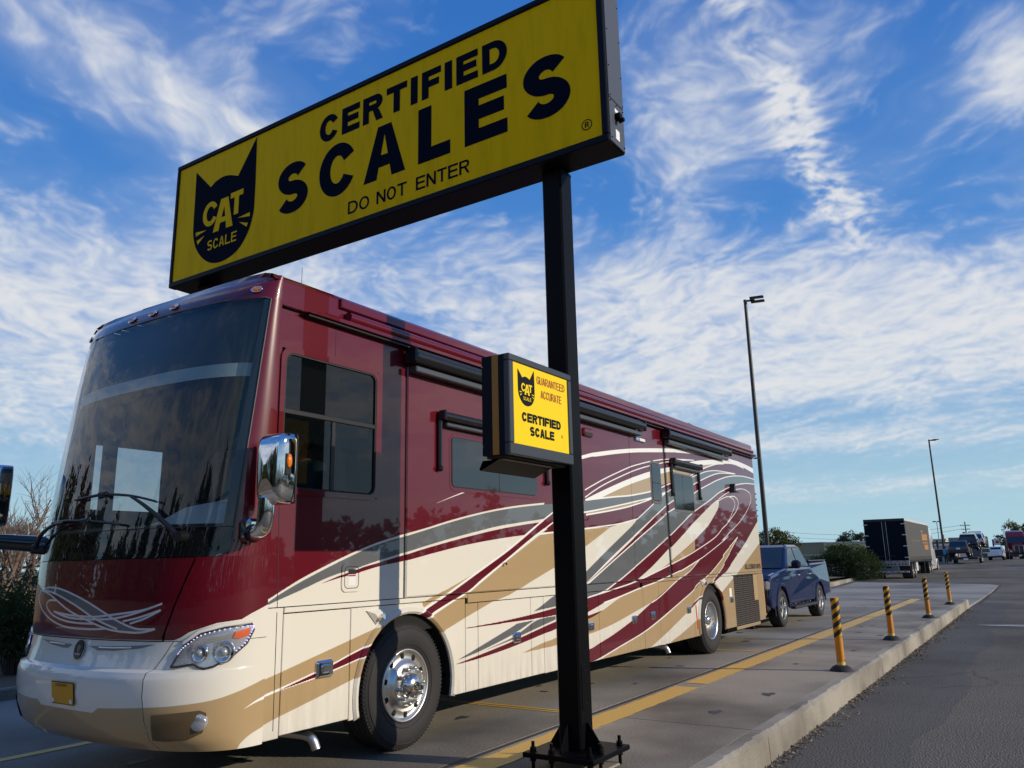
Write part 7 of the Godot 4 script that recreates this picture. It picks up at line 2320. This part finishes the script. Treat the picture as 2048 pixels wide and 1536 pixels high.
func build_planting() -> void:
	rng.seed = 41
	# oleander-like shrubs by the left kerb
	var spots := [[-12.1, -5.75, 1.35, "dark green leafy shrub at the left edge beside the motorhome bumper"], [-13.2, -6.9, 1.5, "dark green leafy shrub behind the motorhome's white nose"], [-12.9, -5.6, 1.25, "dark green leafy shrub cut by the left picture edge"]]
	for s in spots:
		var b := thing("shrub", s[3], "shrub", Vector3(s[0], 0.12, s[1]), 0.0, "leafy shrubs along the left kerb")
		var stems := begin(true)
		var tips := []
		for k in 26:
			var a := rng.randf() * TAU
			var l: float = s[2] * rng.randf_range(0.55, 1.0)
			var lean := rng.randf_range(0.15, 0.75)
			var tip := Vector3(cos(a) * lean * l, l, sin(a) * lean * l)
			tube(stems, [Vector3(cos(a) * 0.1, 0, sin(a) * 0.1), tip * Vector3(0.4, 0.55, 0.4), tip], 0.012, 0.004, 4, false)
			for j in 5:
				tips.append(tip * (0.35 + 0.16 * j))
		put("stems", finish(stems), mat("bark", lin(0.06, 0.045, 0.032), 0.9), b)
		var lf := begin()
		for tp in tips:
			for j in 16:
				var d := Vector3(rng.randfn(), rng.randfn() * 0.7 + 0.5, rng.randfn()).normalized()
				var p: Vector3 = tp + Vector3(rng.randfn(), rng.randfn(), rng.randfn()) * 0.06
				var len_ := rng.randf_range(0.10, 0.19)
				var side := d.cross(Vector3(rng.randfn(), rng.randfn(), rng.randfn())).normalized() * 0.014
				var m := p + d * len_ * 0.5
				tri(lf, p, m + side, m - side, d.cross(side))
				tri(lf, m + side, p + d * len_ - Vector3(0, 0.02, 0), m - side, d.cross(side))
		put("foliage", finish(lf), leaf_mat("oleander_leaf", lin(0.040, 0.060, 0.022)), b)
	# bare trees and dry brush on the field
	var bare := [[-19.4, -9.1, 2.1, 0.09, "bare branching tree left of the motorhome windscreen"], [-25.5, -11.9, 2.6, 0.11, "second bare tree farther back on the dry field"], [-17.6, -7.9, 1.6, 0.06, "low bare tree at the left picture edge"]]
	for s in bare:
		var t := thing("bare_tree", s[4], "tree", Vector3(s[0], 0.4, s[1]), 0.0, "bare trees on the dry field")
		var st := begin(true)
		for k in 3:
			branch(st, Vector3.ZERO, Vector3(rng.randfn() * 0.4, 1.0, rng.randfn() * 0.4).normalized(), s[2], s[3] * (1.0 if k == 0 else 0.6), 4)
		put("branches", finish(st), mat("bare_bark", lin(0.15, 0.105, 0.08), 0.9), t)
	var brush := begin()
	for k in 9000:
		var p := Vector3(rng.randf_range(-30.0, -15.0), 0.2, rng.randf_range(-26.0, 3.0))
		p.y = 0.25 + 0.03 * (-p.x - 15.0)
		var hh := rng.randf_range(0.3, 1.5) * (0.5 + 0.5 * sin(p.x * 0.8) * cos(p.z * 0.6)) + 0.2
		var d := Vector3(rng.randfn() * 0.5, 1.0, rng.randfn() * 0.5).normalized() * hh
		var w := Vector3(rng.randfn(), 0, rng.randfn()).normalized() * 0.012
		tri(brush, p - w, p + w, p + d, Vector3(1, 0, 0.3))
		var q := p + d * rng.randf_range(0.3, 0.8)
		tri(brush, q - w * 0.6, q + w * 0.6, q + Vector3(rng.randfn(), rng.randf() * 0.6, rng.randfn()) * 0.4, Vector3(1, 0, 0.3))
	var bm := leaf_mat("dry_brush", lin(0.26, 0.19, 0.12))
	tag(put("brush", finish(brush), bm, self), "dry brown brush and weeds covering the field", "brush", "", "stuff")
	# hedge by the parked trailer
	var hedge_leaf := lin(0.022, 0.036, 0.014)
	var h := thing("hedge_shrub", "large rounded dark green shrub beside the parked trailer", "shrub", Vector3(-11.6, -0.1, -58.0))
	var hs := begin(true)
	for k in 14:
		var a := TAU * k / 14
		tube(hs, [Vector3(cos(a) * 0.3, 0, sin(a) * 0.3), Vector3(cos(a) * 1.0, 1.0, sin(a) * 0.8), Vector3(cos(a) * 1.5, 1.6, sin(a) * 1.2)], 0.04, 0.01, 5, false)
	put("stems", finish(hs), mats["bark"], h)
	var hl := begin()
	leaves(hl, [[Vector3(-0.6, 0.75, 0), Vector3(1.6, 0.95, 1.6)], [Vector3(0.5, 1.3, 0), Vector3(1.5, 1.05, 1.5)], [Vector3(1.5, 0.9, 0.2), Vector3(1.2, 1.0, 1.4)], [Vector3(-0.1, 1.65, -0.3), Vector3(0.9, 0.65, 1.0)]], 15000, 0.08, 0.17, 0.45, 0.5)
	put("foliage", finish(hl), leaf_mat("hedge_leaf", hedge_leaf), h)
	var h2 := thing("low_shrub", "lower dark green shrub left of the large hedge shrub", "shrub", Vector3(-14.2, -0.1, -59.0))
	var hl2 := begin()
	leaves(hl2, [[Vector3(0, 0.5, 0), Vector3(1.6, 0.8, 1.2)], [Vector3(-1.6, 0.35, 0), Vector3(1.3, 0.6, 1.0)]], 6000, 0.08, 0.17, 0.45, 0.5)
	put("foliage", finish(hl2), leaf_mat("hedge_leaf", hedge_leaf), h2)
	# grass verge with its kerb
	var gv := begin()
	var gp := [Vector2(-10.35, -44.0), Vector2(-11.0, -52.0), Vector2(-10.6, -57.0), Vector2(-10.3, -64.0), Vector2(-30.0, -66.0), Vector2(-30.0, -40.0)]
	var flat := []
	for p in gp:
		flat.append_array([p.x, p.y])
	var grass := mat("verge_grass", lin(0.075, 0.095, 0.025), 0.95)
	tag(part("grass_verge", sheet_flat(flat, -0.09), grass, self), "mown green grass verge under the hedge", "grass", "", "structure")
	rng.seed = 17
	for k in 14000:
		var p := Vector3(rng.randf_range(-14.0, -10.4), -0.09, rng.randf_range(-62.0, -44.5))
		if p.x > -10.38 - (-44.0 - p.z) * 0.04 and p.z > -56.0:
			continue
		tri(gv, p, p + Vector3(0.02, 0, 0.01), p + Vector3(rng.randfn() * 0.03, rng.randf_range(0.03, 0.09), rng.randfn() * 0.03), Vector3(0, 0.3, 1))
	tag(put("grass", finish(gv), leaf_mat("grass_blade", lin(0.085, 0.11, 0.03)), self), "short green grass blades on the verge", "grass", "", "stuff")
	var kb := thing("verge_kerb", "pale concrete kerb along the green verge behind the pickup", "kerb")
	for k in 5:
		var a := Vector2(-10.2 - k * 0.14, -44.0 - k * 3.2)
		var b := Vector2(-10.2 - (k + 1) * 0.14, -44.0 - (k + 1) * 3.2)
		var dd := Vector3(b.x - a.x, 0, b.y - a.y)
		part("kerb_stone", boxm(Vector3(0.22, 0.32, dd.length() - 0.01), 0.02), mats["kerb_concrete"], kb, Vector3((a.x + b.x) / 2, -0.16, (a.y + b.y) / 2)).rotation.y = atan2(dd.x, dd.z)
	# far trees
	tree("broad_tree", "green and rust broad-crowned tree behind the blue pickup", Vector3(-30.2, 0.45, -110.0), [[Vector3(0, 2.9, 0), Vector3(2.4, 1.7, 2)], [Vector3(1.9, 2.3, 0), Vector3(1.7, 1.3, 1.5)], [Vector3(-2.2, 2.6, 0), Vector3(1.8, 1.7, 1.6)], [Vector3(0.6, 3.8, 0), Vector3(1.1, 0.9, 1)], [Vector3(0.9, 1.2, 0.3), Vector3(2.2, 1.0, 1.5)]], 9000, 0.22, lin(0.062, 0.062, 0.016), 0.14)
	tree("grey_tree", "grey-green tree above the tan building roof", Vector3(-42.4, 0.6, -230.0), [[Vector3(0, 5.2, 0), Vector3(2.6, 1.9, 2)], [Vector3(2.6, 4.8, 0), Vector3(1.9, 1.5, 1.5)], [Vector3(-2.2, 4.4, 0), Vector3(1.8, 1.6, 1.5)], [Vector3(5.0, 4.2, 0), Vector3(2.0, 1.4, 1.5)], [Vector3(0.5, 3.0, 0), Vector3(3.4, 1.8, 1.5)]], 6000, 0.4, lin(0.055, 0.06, 0.035), 0.2)
	tree("dry_tree", "sparse yellow-green tree behind the red truck", Vector3(-4.1, 0.55, -170.0), [[Vector3(0, 4.6, 0), Vector3(1.5, 1.7, 1.2)], [Vector3(-1.6, 3.0, 0), Vector3(1.5, 0.9, 1.2)], [Vector3(0.9, 3.6, 0), Vector3(1.4, 1.3, 1.2)]], 2600, 0.3, lin(0.12, 0.11, 0.035), 0.12)
	tree("dry_tree", "second sparse tree at the right edge above the red truck", Vector3(-1.3, 0.55, -172.0), [[Vector3(0, 4.8, 0), Vector3(1.3, 1.8, 1.2)], [Vector3(0.8, 3.4, 0), Vector3(1.6, 1.4, 1.2)]], 2400, 0.3, lin(0.13, 0.115, 0.035), 0.12)
	# woods out of frame to the right and behind, seen in the paint and the chrome
	rng.seed = 77
	var wd := begin()
	var lobes := []
	for k in 60:
		var a := lerpf(-1.40, 2.3, k / 59.0)
		var R := rng.randf_range(75.0, 95.0)
		var hgt := rng.randf_range(3.5, 8.0)
		lobes.append([Vector3(cos(a) * R, hgt * 0.5, sin(a) * R - 10.0), Vector3(rng.randf_range(3.0, 5.0), hgt * 0.62, rng.randf_range(3.0, 5.0))])
	leaves(wd, lobes, 20000, 0.9, 1.6, 0.7, 0.4)
	for k in 22:
		var tx := -48.0 + k * 2.9 + rng.randf_range(-0.8, 0.8)
		var tz := 30.0 + rng.randf_range(-2.0, 5.0)
		var th := rng.randf_range(6.0, 13.0)
		leaves(wd, [[Vector3(tx, th * 0.4, tz), Vector3(2.4, th * 0.45, 2.4)], [Vector3(tx + 0.3, th * 0.75, tz), Vector3(1.5, th * 0.3, 1.5)]], 1500, 0.5, 0.9, 0.7, 0.3)
	for k in 20:
		var tx := -46.0 + rng.randf_range(-9.0, 9.0)
		var tz := 3.0 + k * 2.4
		var th := rng.randf_range(6.0, 12.0)
		leaves(wd, [[Vector3(tx, th * 0.4, tz), Vector3(2.6, th * 0.45, 2.6)], [Vector3(tx + 0.3, th * 0.75, tz), Vector3(1.6, th * 0.3, 1.6)]], 1300, 0.5, 0.9, 0.7, 0.3)
	tag(put("woods", finish(wd), leaf_mat("woods_leaf", lin(0.045, 0.055, 0.025)), self), "distant dark line of trees mirrored in the motorhome's side", "trees", "", "stuff")

# ---------------------------------------------------------------- buildings and masts
func build_far() -> void:
	var tan_ := mat("metal_tan", lin(0.30, 0.26, 0.16), 0.6)
	var cream := mat("metal_cream", lin(0.60, 0.50, 0.27), 0.6)
	var grey := mat("roof_grey", lin(0.33, 0.33, 0.32), 0.5)
	var b := thing("metal_building", "long low tan metal building beyond the hedge", "building", Vector3(-40.35, 0.5, -190.0))
	part("wall", span(Vector3(-22.0, 0.0, -14.0), Vector3(0.0, 3.75, -0.06)), tan_, b)
	part("wall", span(Vector3(0.0, 0.0, -14.0), Vector3(24.0, 3.62, 3.0)), cream, b)
	for k in 52:
		part("wall_rib", span(Vector3(-21.9 + k * 0.42, 0.1, -0.06), Vector3(-21.84 + k * 0.42, 3.7, 0.0)), tan_, b)
	for k in 40:
		part("wall_rib", span(Vector3(0.15 + k * 0.6, 0.1, 3.0), Vector3(0.23 + k * 0.6, 3.55, 3.05)), cream, b)
	part("roof", span(Vector3(-22.2, 3.75, -14.2), Vector3(0.0, 3.95, 0.15)), grey, b)
	part("roof", span(Vector3(0.0, 3.62, -14.2), Vector3(24.2, 3.85, 3.2)), mat("roof_pale", lin(0.6, 0.6, 0.58), 0.5), b)
	part("roof_vent", span(Vector3(5.0, 3.85, -3.0), Vector3(6.4, 4.15, -2.0)), mats["roof_pale"], b)
	part("base_band", span(Vector3(-22.0, 1.05, 0.0), Vector3(0.1, 1.2, 0.12)), mats["roof_pale"], b)
	var p := thing("pale_building", "low pink-grey building with a flat white-edged roof behind the light pole", "building", Vector3(-15.4, 0.55, -150.0))
	part("wall", span(Vector3(-8.0, 0.0, -9.0), Vector3(3.4, 2.1, 0.0)), mat("wall_pink", lin(0.50, 0.38, 0.33), 0.7), p)
	part("roof_edge", span(Vector3(-8.2, 2.1, -9.2), Vector3(3.6, 2.42, 0.25)), mat("roof_white", lin(0.7, 0.7, 0.7), 0.5), p)
	part("roof_top", span(Vector3(-8.1, 2.42, -9.1), Vector3(3.5, 2.72, 0.1)), mat("roof_slate", lin(0.07, 0.08, 0.09), 0.6), p)
	part("roof_unit", span(Vector3(2.6, 2.72, -3.0), Vector3(4.2, 3.4, -1.5)), mat("unit_grey", lin(0.25, 0.24, 0.22), 0.6), p)
	part("roof_unit", span(Vector3(4.6, 0.0, -8.0), Vector3(8.0, 3.45, -6.0)), mats["roof_slate"], p)
	part("chimney", cylm(Vector3(1.85, 2.7, -2.0), Vector3(1.85, 3.95, -2.0), 0.16, 0.16, 12), mats["roof_slate"], p)
	var s := thing("dark_screen", "dark screened enclosure with a pale railing beside the man", "fence", Vector3(-11.6, 0.42, -115.0))
	part("screen", span(Vector3(-1.2, 0.0, -0.05), Vector3(2.0, 1.5, 0.0)), mat("screen_green", lin(0.02, 0.03, 0.03), 0.8), s)
	var rl := part("railing", span(Vector3(-1.0, 0.62, 1.0), Vector3(2.2, 0.66, 1.04)), mat("rail_pale", lin(0.25, 0.27, 0.28), 0.5, 0.3), s)
	for k in 7:
		part("rail_post", span(Vector3(-0.95 + k * 0.5, 0.0, 1.0), Vector3(-0.92 + k * 0.5, 0.64, 1.03)), mats["rail_pale"], rl)
	var sg := thing("roadside_sign", "small red and white roadside sign behind the white pickup", "sign", Vector3(-6.6, 0.5, -160.0))
	part("board", span(Vector3(-0.1, 2.1, -0.05), Vector3(0.75, 3.1, 0.0)), mat("tag_white", lin(0.8, 0.8, 0.8), 0.5), sg)
	part("red_panel", span(Vector3(0.15, 2.4, 0.0), Vector3(0.65, 2.9, 0.02)), mat("panel_red", lin(0.5, 0.04, 0.05), 0.5), sg)
	part("sign_post", span(Vector3(-0.35, 0.0, -0.1), Vector3(-0.1, 3.1, -0.02)), mats["roof_slate"], sg)
	light_pole("light_pole", "tall dark light pole with two flat lamps rising behind the blue pickup", Vector3(-11.55, -0.2, -40.9), 15.3, 0.2)
	light_pole("light_pole", "smaller looking light pole standing beside the car hauler", Vector3(-9.45, 0.42, -105.0), 14.3, 0.5)
	var m := thing("lamp_mast", "thin pale lamp mast far behind the semi trailer", "light pole", Vector3(-18.7, 0.6, -200.0))
	part("mast", cylm(Vector3(0, 0, 0), Vector3(0, 7.7, 0), 0.10, 0.07, 8), mat("mast_grey", lin(0.2, 0.2, 0.2), 0.5), m)
	for x in [-0.45, 0.45]:
		part("lamp", span(Vector3(x - 0.35, 7.6, -0.2), Vector3(x + 0.35, 7.85, 0.2), 0.05), mats["roof_slate"], m)
	var u := thing("utility_pole", "brown wooden utility pole with crossarms and a transformer behind the cars", "utility pole", Vector3(-14.6, 0.6, -220.0))
	var wood := mat("pole_wood", lin(0.06, 0.045, 0.03), 0.9)
	part("pole", cylm(Vector3.ZERO, Vector3(0, 8.1, 0), 0.17, 0.12, 10), wood, u)
	for q in [[7.2, 1.1], [6.3, 0.9]]:
		part("crossarm", span(Vector3(-q[1], q[0] - 0.06, -0.06), Vector3(q[1], q[0] + 0.06, 0.06)), wood, u)
		for x in [-0.9, -0.45, 0.45, 0.8]:
			part("insulator", cylm(Vector3(x, q[0] + 0.06, 0), Vector3(x, q[0] + 0.25, 0), 0.06, 0.05, 8), mats["roof_slate"], u)
	part("transformer", cylm(Vector3(-0.5, 4.8, 0), Vector3(-0.5, 5.7, 0), 0.28, 0.28, 14), mat("transformer_grey", lin(0.12, 0.12, 0.12), 0.5), u)
	for q in [[7.3, 0.0], [6.4, -0.4]]:
		var wire := []
		for k in 13:
			var f := k / 12.0
			wire.append(Vector3(-0.8 - f * 42.0, q[0] - 1.4 * 4 * f * (1 - f) + q[1] * f, -f * 4.0))
		part("wire", tubem(wire, 0.03, 0.03, 4), mat("wire_black", lin(0.05, 0.05, 0.05), 0.6), u)

func light_pole(called: String, label: String, at: Vector3, h: float, turn: float) -> void:
	var o := thing(called, label, "light pole", at, turn, "yard light poles")
	var m := mat("pole_bronze", lin(0.020, 0.018, 0.017), 0.45)
	part("pole", cylm(Vector3(0, 0.6, 0), Vector3(0, h, 0), 0.125, 0.085, 16), m, o)
	part("base", cylm(Vector3(0, 0, 0), Vector3(0, 0.62, 0), 0.30, 0.30, 20), mats["concrete"], o)
	part("arm", span(Vector3(-0.10, h - 0.12, -0.05), Vector3(0.5, h - 0.03, 0.05), 0.01), m, o)
	for z in [-0.36, 0.36]:
		var f := part("lamp_head", boxm(Vector3(0.72, 0.07, 0.34), 0.02, Vector3(0.62, h - 0.06, z)), m, o)
		part("lamp_lens", boxm(Vector3(0.5, 0.01, 0.24), 0.0, Vector3(0.66, h - 0.10, z)), mat("lens_dark", lin(0.2, 0.19, 0.15), 0.3), f)
		part("lamp_bracket", boxm(Vector3(0.08, 0.05, 0.5), 0.01, Vector3(0.32, h - 0.075, z * 0.5)), m, f)

# ---------------------------------------------------------------- people, meshed from a smooth field of tapered limbs
# bones: [from, to, radius from, radius to, colour]
func figure(bones: Array, cell: float, blend: float) -> ArrayMesh:
	var lo := Vector3.ONE * 1e9
	var hi := -lo
	for b in bones:
		for e in 2:
			lo = lo.min(b[e] - Vector3.ONE * (maxf(b[2], b[3]) + cell * 2))
			hi = hi.max(b[e] + Vector3.ONE * (maxf(b[2], b[3]) + cell * 2))
	var n := Vector3i(((hi - lo) / cell).ceil()) + Vector3i.ONE
	var field := PackedFloat32Array()
	field.resize(n.x * n.y * n.z)
	field.fill(1.0)
	for b in bones:
		var r := maxf(b[2], b[3]) + cell * 2.5
		var a: Vector3 = b[0]
		var d: Vector3 = b[1] - b[0]
		var l2 := maxf(d.length_squared(), 1e-8)
		var i0 := Vector3i(((a.min(b[1]) - Vector3.ONE * r - lo) / cell).floor()).max(Vector3i.ZERO)
		var i1 := Vector3i(((a.max(b[1]) + Vector3.ONE * r - lo) / cell).ceil()).min(n - Vector3i.ONE)
		for z in range(i0.z, i1.z + 1):
			for y in range(i0.y, i1.y + 1):
				for x in range(i0.x, i1.x + 1):
					var p := lo + Vector3(x, y, z) * cell
					var t := clampf((p - a).dot(d) / l2, 0.0, 1.0)
					var v := (p - a - d * t).length() - lerpf(b[2], b[3], t)
					var i := (z * n.y + y) * n.x + x
					var f := field[i]
					var h := maxf(blend - absf(f - v), 0.0) / blend
					field[i] = minf(f, v) - h * h * blend * 0.25
	var st := begin(true)
	var vid := {}
	var pos: Array[Vector3] = []
	for z in n.z - 1:
		for y in n.y - 1:
			for x in n.x - 1:
				var sum := Vector3.ZERO
				var c := 0
				var v := PackedFloat32Array()
				for k in 8:
					v.append(field[((z + (k >> 2)) * n.y + y + ((k >> 1) & 1)) * n.x + x + (k & 1)])
				for e in [[0, 1], [2, 3], [4, 5], [6, 7], [0, 2], [1, 3], [4, 6], [5, 7], [0, 4], [1, 5], [2, 6], [3, 7]]:
					if (v[e[0]] < 0) != (v[e[1]] < 0):
						var t := v[e[0]] / (v[e[0]] - v[e[1]])
						var A := Vector3(e[0] & 1, (e[0] >> 1) & 1, e[0] >> 2)
						var B := Vector3(e[1] & 1, (e[1] >> 1) & 1, e[1] >> 2)
						sum += A.lerp(B, t)
						c += 1
				if c:
					vid[(z * n.y + y) * n.x + x] = pos.size()
					pos.append(lo + (Vector3(x, y, z) + sum / c) * cell)
	var col: Array[Color] = []
	for p in pos:
		var best := 1e9
		var cc := Color.WHITE
		for b in bones:
			var d: Vector3 = b[1] - b[0]
			var t := clampf((p - b[0]).dot(d) / maxf(d.length_squared(), 1e-8), 0.0, 1.0)
			var v: float = (p - b[0] - d * t).length() - lerpf(b[2], b[3], t)
			if v < best:
				best = v
				cc = b[4]
		col.append(cc)
	var at := func(x: int, y: int, z: int) -> int: return (z * n.y + y) * n.x + x
	for z in range(1, n.z - 1):
		for y in range(1, n.y - 1):
			for x in range(1, n.x - 1):
				var f0 := field[at.call(x, y, z)]
				for ax in 3:
					var q := Vector3i(x, y, z)
					q[ax] += 1
					var f1 := field[at.call(q.x, q.y, q.z)]
					if (f0 < 0) == (f1 < 0):
						continue
					var u := Vector3i.ZERO
					var w := Vector3i.ZERO
					u[(ax + 1) % 3] = 1
					w[(ax + 2) % 3] = 1
					var o := Vector3i(x, y, z)
					var ids := []
					for k in [o - u - w, o - w, o, o - u]:
						ids.append(vid.get(at.call(k.x, k.y, k.z), -1))
					if ids.has(-1):
						continue
					var out := Vector3.ZERO
					out[ax] = 1.0 if f0 < 0 else -1.0
					var ord := [0, 1, 2, 0, 2, 3]
					if (pos[ids[0]] - pos[ids[2]]).cross(pos[ids[0]] - pos[ids[1]]).dot(out) < 0.0:
						ord = [0, 2, 1, 0, 3, 2]
					for k in ord:
						st.set_color(col[ids[k]])
						st.add_vertex(pos[ids[k]])
	return done(st)

func hand(bones: Array, at: Vector3, dir: Vector3, across: Vector3, curl: Vector3, skin: Color) -> void:
	bones.append([at, at + dir * 0.07, 0.030, 0.036, skin])
	var lens := [0.062, 0.075, 0.070, 0.052]
	for k in 4:
		var root := at + dir * 0.075 + across * (-0.033 + k * 0.022)
		var mid: Vector3 = root + (dir * 0.8 + curl * 0.5).normalized() * lens[k] * 0.55
		bones.append([root, mid, 0.010, 0.0095, skin])
		bones.append([mid, mid + (dir * 0.35 + curl).normalized() * lens[k] * 0.5, 0.0095, 0.008, skin])
	var th := at + dir * 0.03 - across * 0.034
	bones.append([th, th + (dir * 0.7 - across * 0.7 + curl * 0.3).normalized() * 0.045, 0.012, 0.010, skin])
	bones.append([th + (dir * 0.7 - across * 0.7 + curl * 0.3).normalized() * 0.045, th + (dir * 0.8 - across * 0.2 + curl * 0.7).normalized() * 0.075, 0.010, 0.009, skin])

func head(parent: Node3D, at: Vector3, turn: float, skin: Color, hair: Color, m: Material) -> void:
	var b := []
	b.append([Vector3(0, 0.02, -0.015), Vector3(0, 0.035, -0.03), 0.085, 0.082, skin])
	b.append([Vector3(0, -0.05, 0.02), Vector3(0, -0.075, 0.035), 0.062, 0.048, skin])
	b.append([Vector3(0, -0.02, 0.03), Vector3(0, -0.03, 0.035), 0.060, 0.055, skin])
	b.append([Vector3(0, 0.012, 0.082), Vector3(0, -0.022, 0.100), 0.010, 0.014, skin])
	b.append([Vector3(-0.03, 0.024, 0.062), Vector3(0.03, 0.024, 0.062), 0.018, 0.018, skin])
	b.append([Vector3(-0.018, -0.055, 0.074), Vector3(0.018, -0.055, 0.074), 0.010, 0.010, Color(skin.r * 0.8, skin.g * 0.55, skin.b * 0.5)])
	for s in [-1.0, 1.0]:
		b.append([Vector3(s * 0.082, 0.01, -0.012), Vector3(s * 0.085, -0.025, -0.005), 0.013, 0.010, skin])
		b.append([Vector3(s * 0.032, 0.008, 0.073), Vector3(s * 0.034, 0.008, 0.0735), 0.011, 0.011, Color(0.02, 0.015, 0.012)])
	b.append([Vector3(0, 0.055, -0.035), Vector3(0, 0.0, -0.06), 0.088, 0.080, hair])
	b.append([Vector3(-0.04, 0.082, 0.03), Vector3(0.04, 0.082, 0.03), 0.035, 0.035, hair])
	part("head", figure(b, 0.0065, 0.02), m, parent, at).rotation.y = turn

func build_people() -> void:
	var m := mat("figure", Color.WHITE, 0.75)
	m.vertex_color_use_as_albedo = true
	var skin := Color(0.36, 0.20, 0.13)
	# driver behind the wheel
	var d := thing("person", "driver seated behind the motorhome's side window, arm forward", "person", Vector3(-5.28, 1.86, -4.70))
	var sh := Color(0.03, 0.09, 0.10)
	var b := []
	b.append([Vector3(0, 0.0, 0.02), Vector3(0, 0.22, 0.0), 0.165, 0.145, sh])
	b.append([Vector3(0, 0.22, 0.0), Vector3(0, 0.42, -0.03), 0.145, 0.13, sh])
	b.append([Vector3(-0.15, 0.47, -0.03), Vector3(0.15, 0.47, -0.03), 0.075, 0.075, sh])
	b.append([Vector3(0, 0.50, -0.02), Vector3(0, 0.62, 0.0), 0.058, 0.055, skin])
	for s in [-1.0, 1.0]:
		b.append([Vector3(s * 0.19, 0.46, -0.02), Vector3(s * 0.25, 0.22, 0.12), 0.065, 0.050, sh])
		b.append([Vector3(s * 0.25, 0.22, 0.12), Vector3(s * 0.20, 0.26, 0.36), 0.046, 0.034, skin])
		hand(b, Vector3(s * 0.20, 0.265, 0.38), Vector3(0, 0.2, 0.9).normalized(), Vector3(1, 0, 0), Vector3(0, -1, 0.1), skin)
		b.append([Vector3(s * 0.10, -0.02, 0.05), Vector3(s * 0.13, 0.0, 0.48), 0.095, 0.065, Color(0.02, 0.025, 0.05)])
		b.append([Vector3(s * 0.13, 0.0, 0.48), Vector3(s * 0.13, -0.42, 0.55), 0.062, 0.045, Color(0.02, 0.025, 0.05)])
	part("body", figure(b, 0.014, 0.05), m, d)
	head(d, Vector3(0, 0.72, 0.03), 0.25, skin, Color(0.03, 0.022, 0.018), m)
	# the man by the far pole, seen from behind
	var p := thing("person", "man in a bright blue shirt standing by the far light pole", "person", Vector3(-9.0, 0.42, -101.0), 2.6)
	var blue := Color(0.06, 0.30, 0.48)
	var nav := Color(0.02, 0.022, 0.035)
	var q := []
	q.append([Vector3(0, 1.0, 0), Vector3(0, 1.2, 0), 0.15, 0.15, blue])
	q.append([Vector3(0, 1.2, 0), Vector3(0, 1.4, 0), 0.15, 0.13, blue])
	q.append([Vector3(-0.16, 1.43, 0), Vector3(0.16, 1.43, 0), 0.075, 0.075, blue])
	q.append([Vector3(0, 1.46, 0), Vector3(0, 1.56, 0.01), 0.055, 0.055, skin])
	for s in [-1.0, 1.0]:
		q.append([Vector3(s * 0.2, 1.42, 0), Vector3(s * 0.25, 1.16, 0.02), 0.062, 0.048, blue])
		q.append([Vector3(s * 0.25, 1.16, 0.02), Vector3(s * 0.22, 0.95, 0.16), 0.042, 0.032, skin])
		hand(q, Vector3(s * 0.22, 0.93, 0.18), Vector3(0, -0.5, 0.85).normalized(), Vector3(1, 0, 0), Vector3(0, -0.6, -0.6), skin)
		q.append([Vector3(s * 0.09, 0.95, 0), Vector3(s * 0.10, 0.50, 0.02), 0.095, 0.065, nav])
		q.append([Vector3(s * 0.10, 0.50, 0.02), Vector3(s * 0.11, 0.09, -0.01), 0.06, 0.042, nav])
		q.append([Vector3(s * 0.11, 0.045, -0.04), Vector3(s * 0.12, 0.035, 0.13), 0.045, 0.038, Color(0.02, 0.02, 0.02)])
	part("body", figure(q, 0.018, 0.05), m, p)
	head(p, Vector3(0, 1.66, 0.02), 0.0, skin, Color(0.03, 0.022, 0.018), m)

# ---------------------------------------------------------------- main
func _ready() -> void:
	rng.seed = 1
	var cam := Camera3D.new()
	cam.name = "camera"
	cam.fov = rad_to_deg(2.0 * atan(768.0 / 1570.35))
	cam.near = 0.05
	cam.far = 6000.0
	cam.basis = Basis(Vector3.UP, deg_to_rad(33.1875)) * Basis(Vector3.RIGHT, deg_to_rad(12.7509)) * Basis(Vector3.BACK, deg_to_rad(-1.18764))
	cam.position = Vector3(0, 1.52, 0)
	add_child(cam)
	cam.current = true
	var env := Environment.new()
	env.background_mode = Environment.BG_SKY
	var sky := Sky.new()
	var pano := PanoramaSkyMaterial.new()
	pano.panorama = make_sky()
	sky.sky_material = pano
	env.sky = sky
	env.background_energy_multiplier = 1.0
	env.tonemap_mode = Environment.TONE_MAPPER_LINEAR
	env.tonemap_exposure = 1.0
	env.ssao_enabled = true
	env.ssil_enabled = true
	env.sdfgi_enabled = true
	env.fog_enabled = false
	env.fog_density = 0.0006
	env.fog_light_color = Color(0.66, 0.76, 0.82)
	var we := WorldEnvironment.new()
	we.name = "environment"
	we.environment = env
	add_child(we)
	var sun := DirectionalLight3D.new()
	sun.name = "sun"
	sun.light_energy = 1.2
	sun.light_color = Color(1.0, 0.945, 0.855)
	sun.light_angular_distance = 0.5
	sun.shadow_enabled = true
	add_child(sun)
	sun.look_at_from_position(Vector3.ZERO, Vector3(-1.0, -0.39, 0.30), Vector3.UP)
	build_ground()
	build_signs()
	build_motorhome()
	build_bollards()
	pickup("blue_pickup", "shiny blue crew-cab pickup truck right behind the motorhome", Vector3(-5.87, 0.0, -18.35), 0.0, lin(0.007, 0.016, 0.068))
	build_trailer_truck()
	build_hauler()
	build_red_truck()
	build_planting()
	build_far()
	build_people()
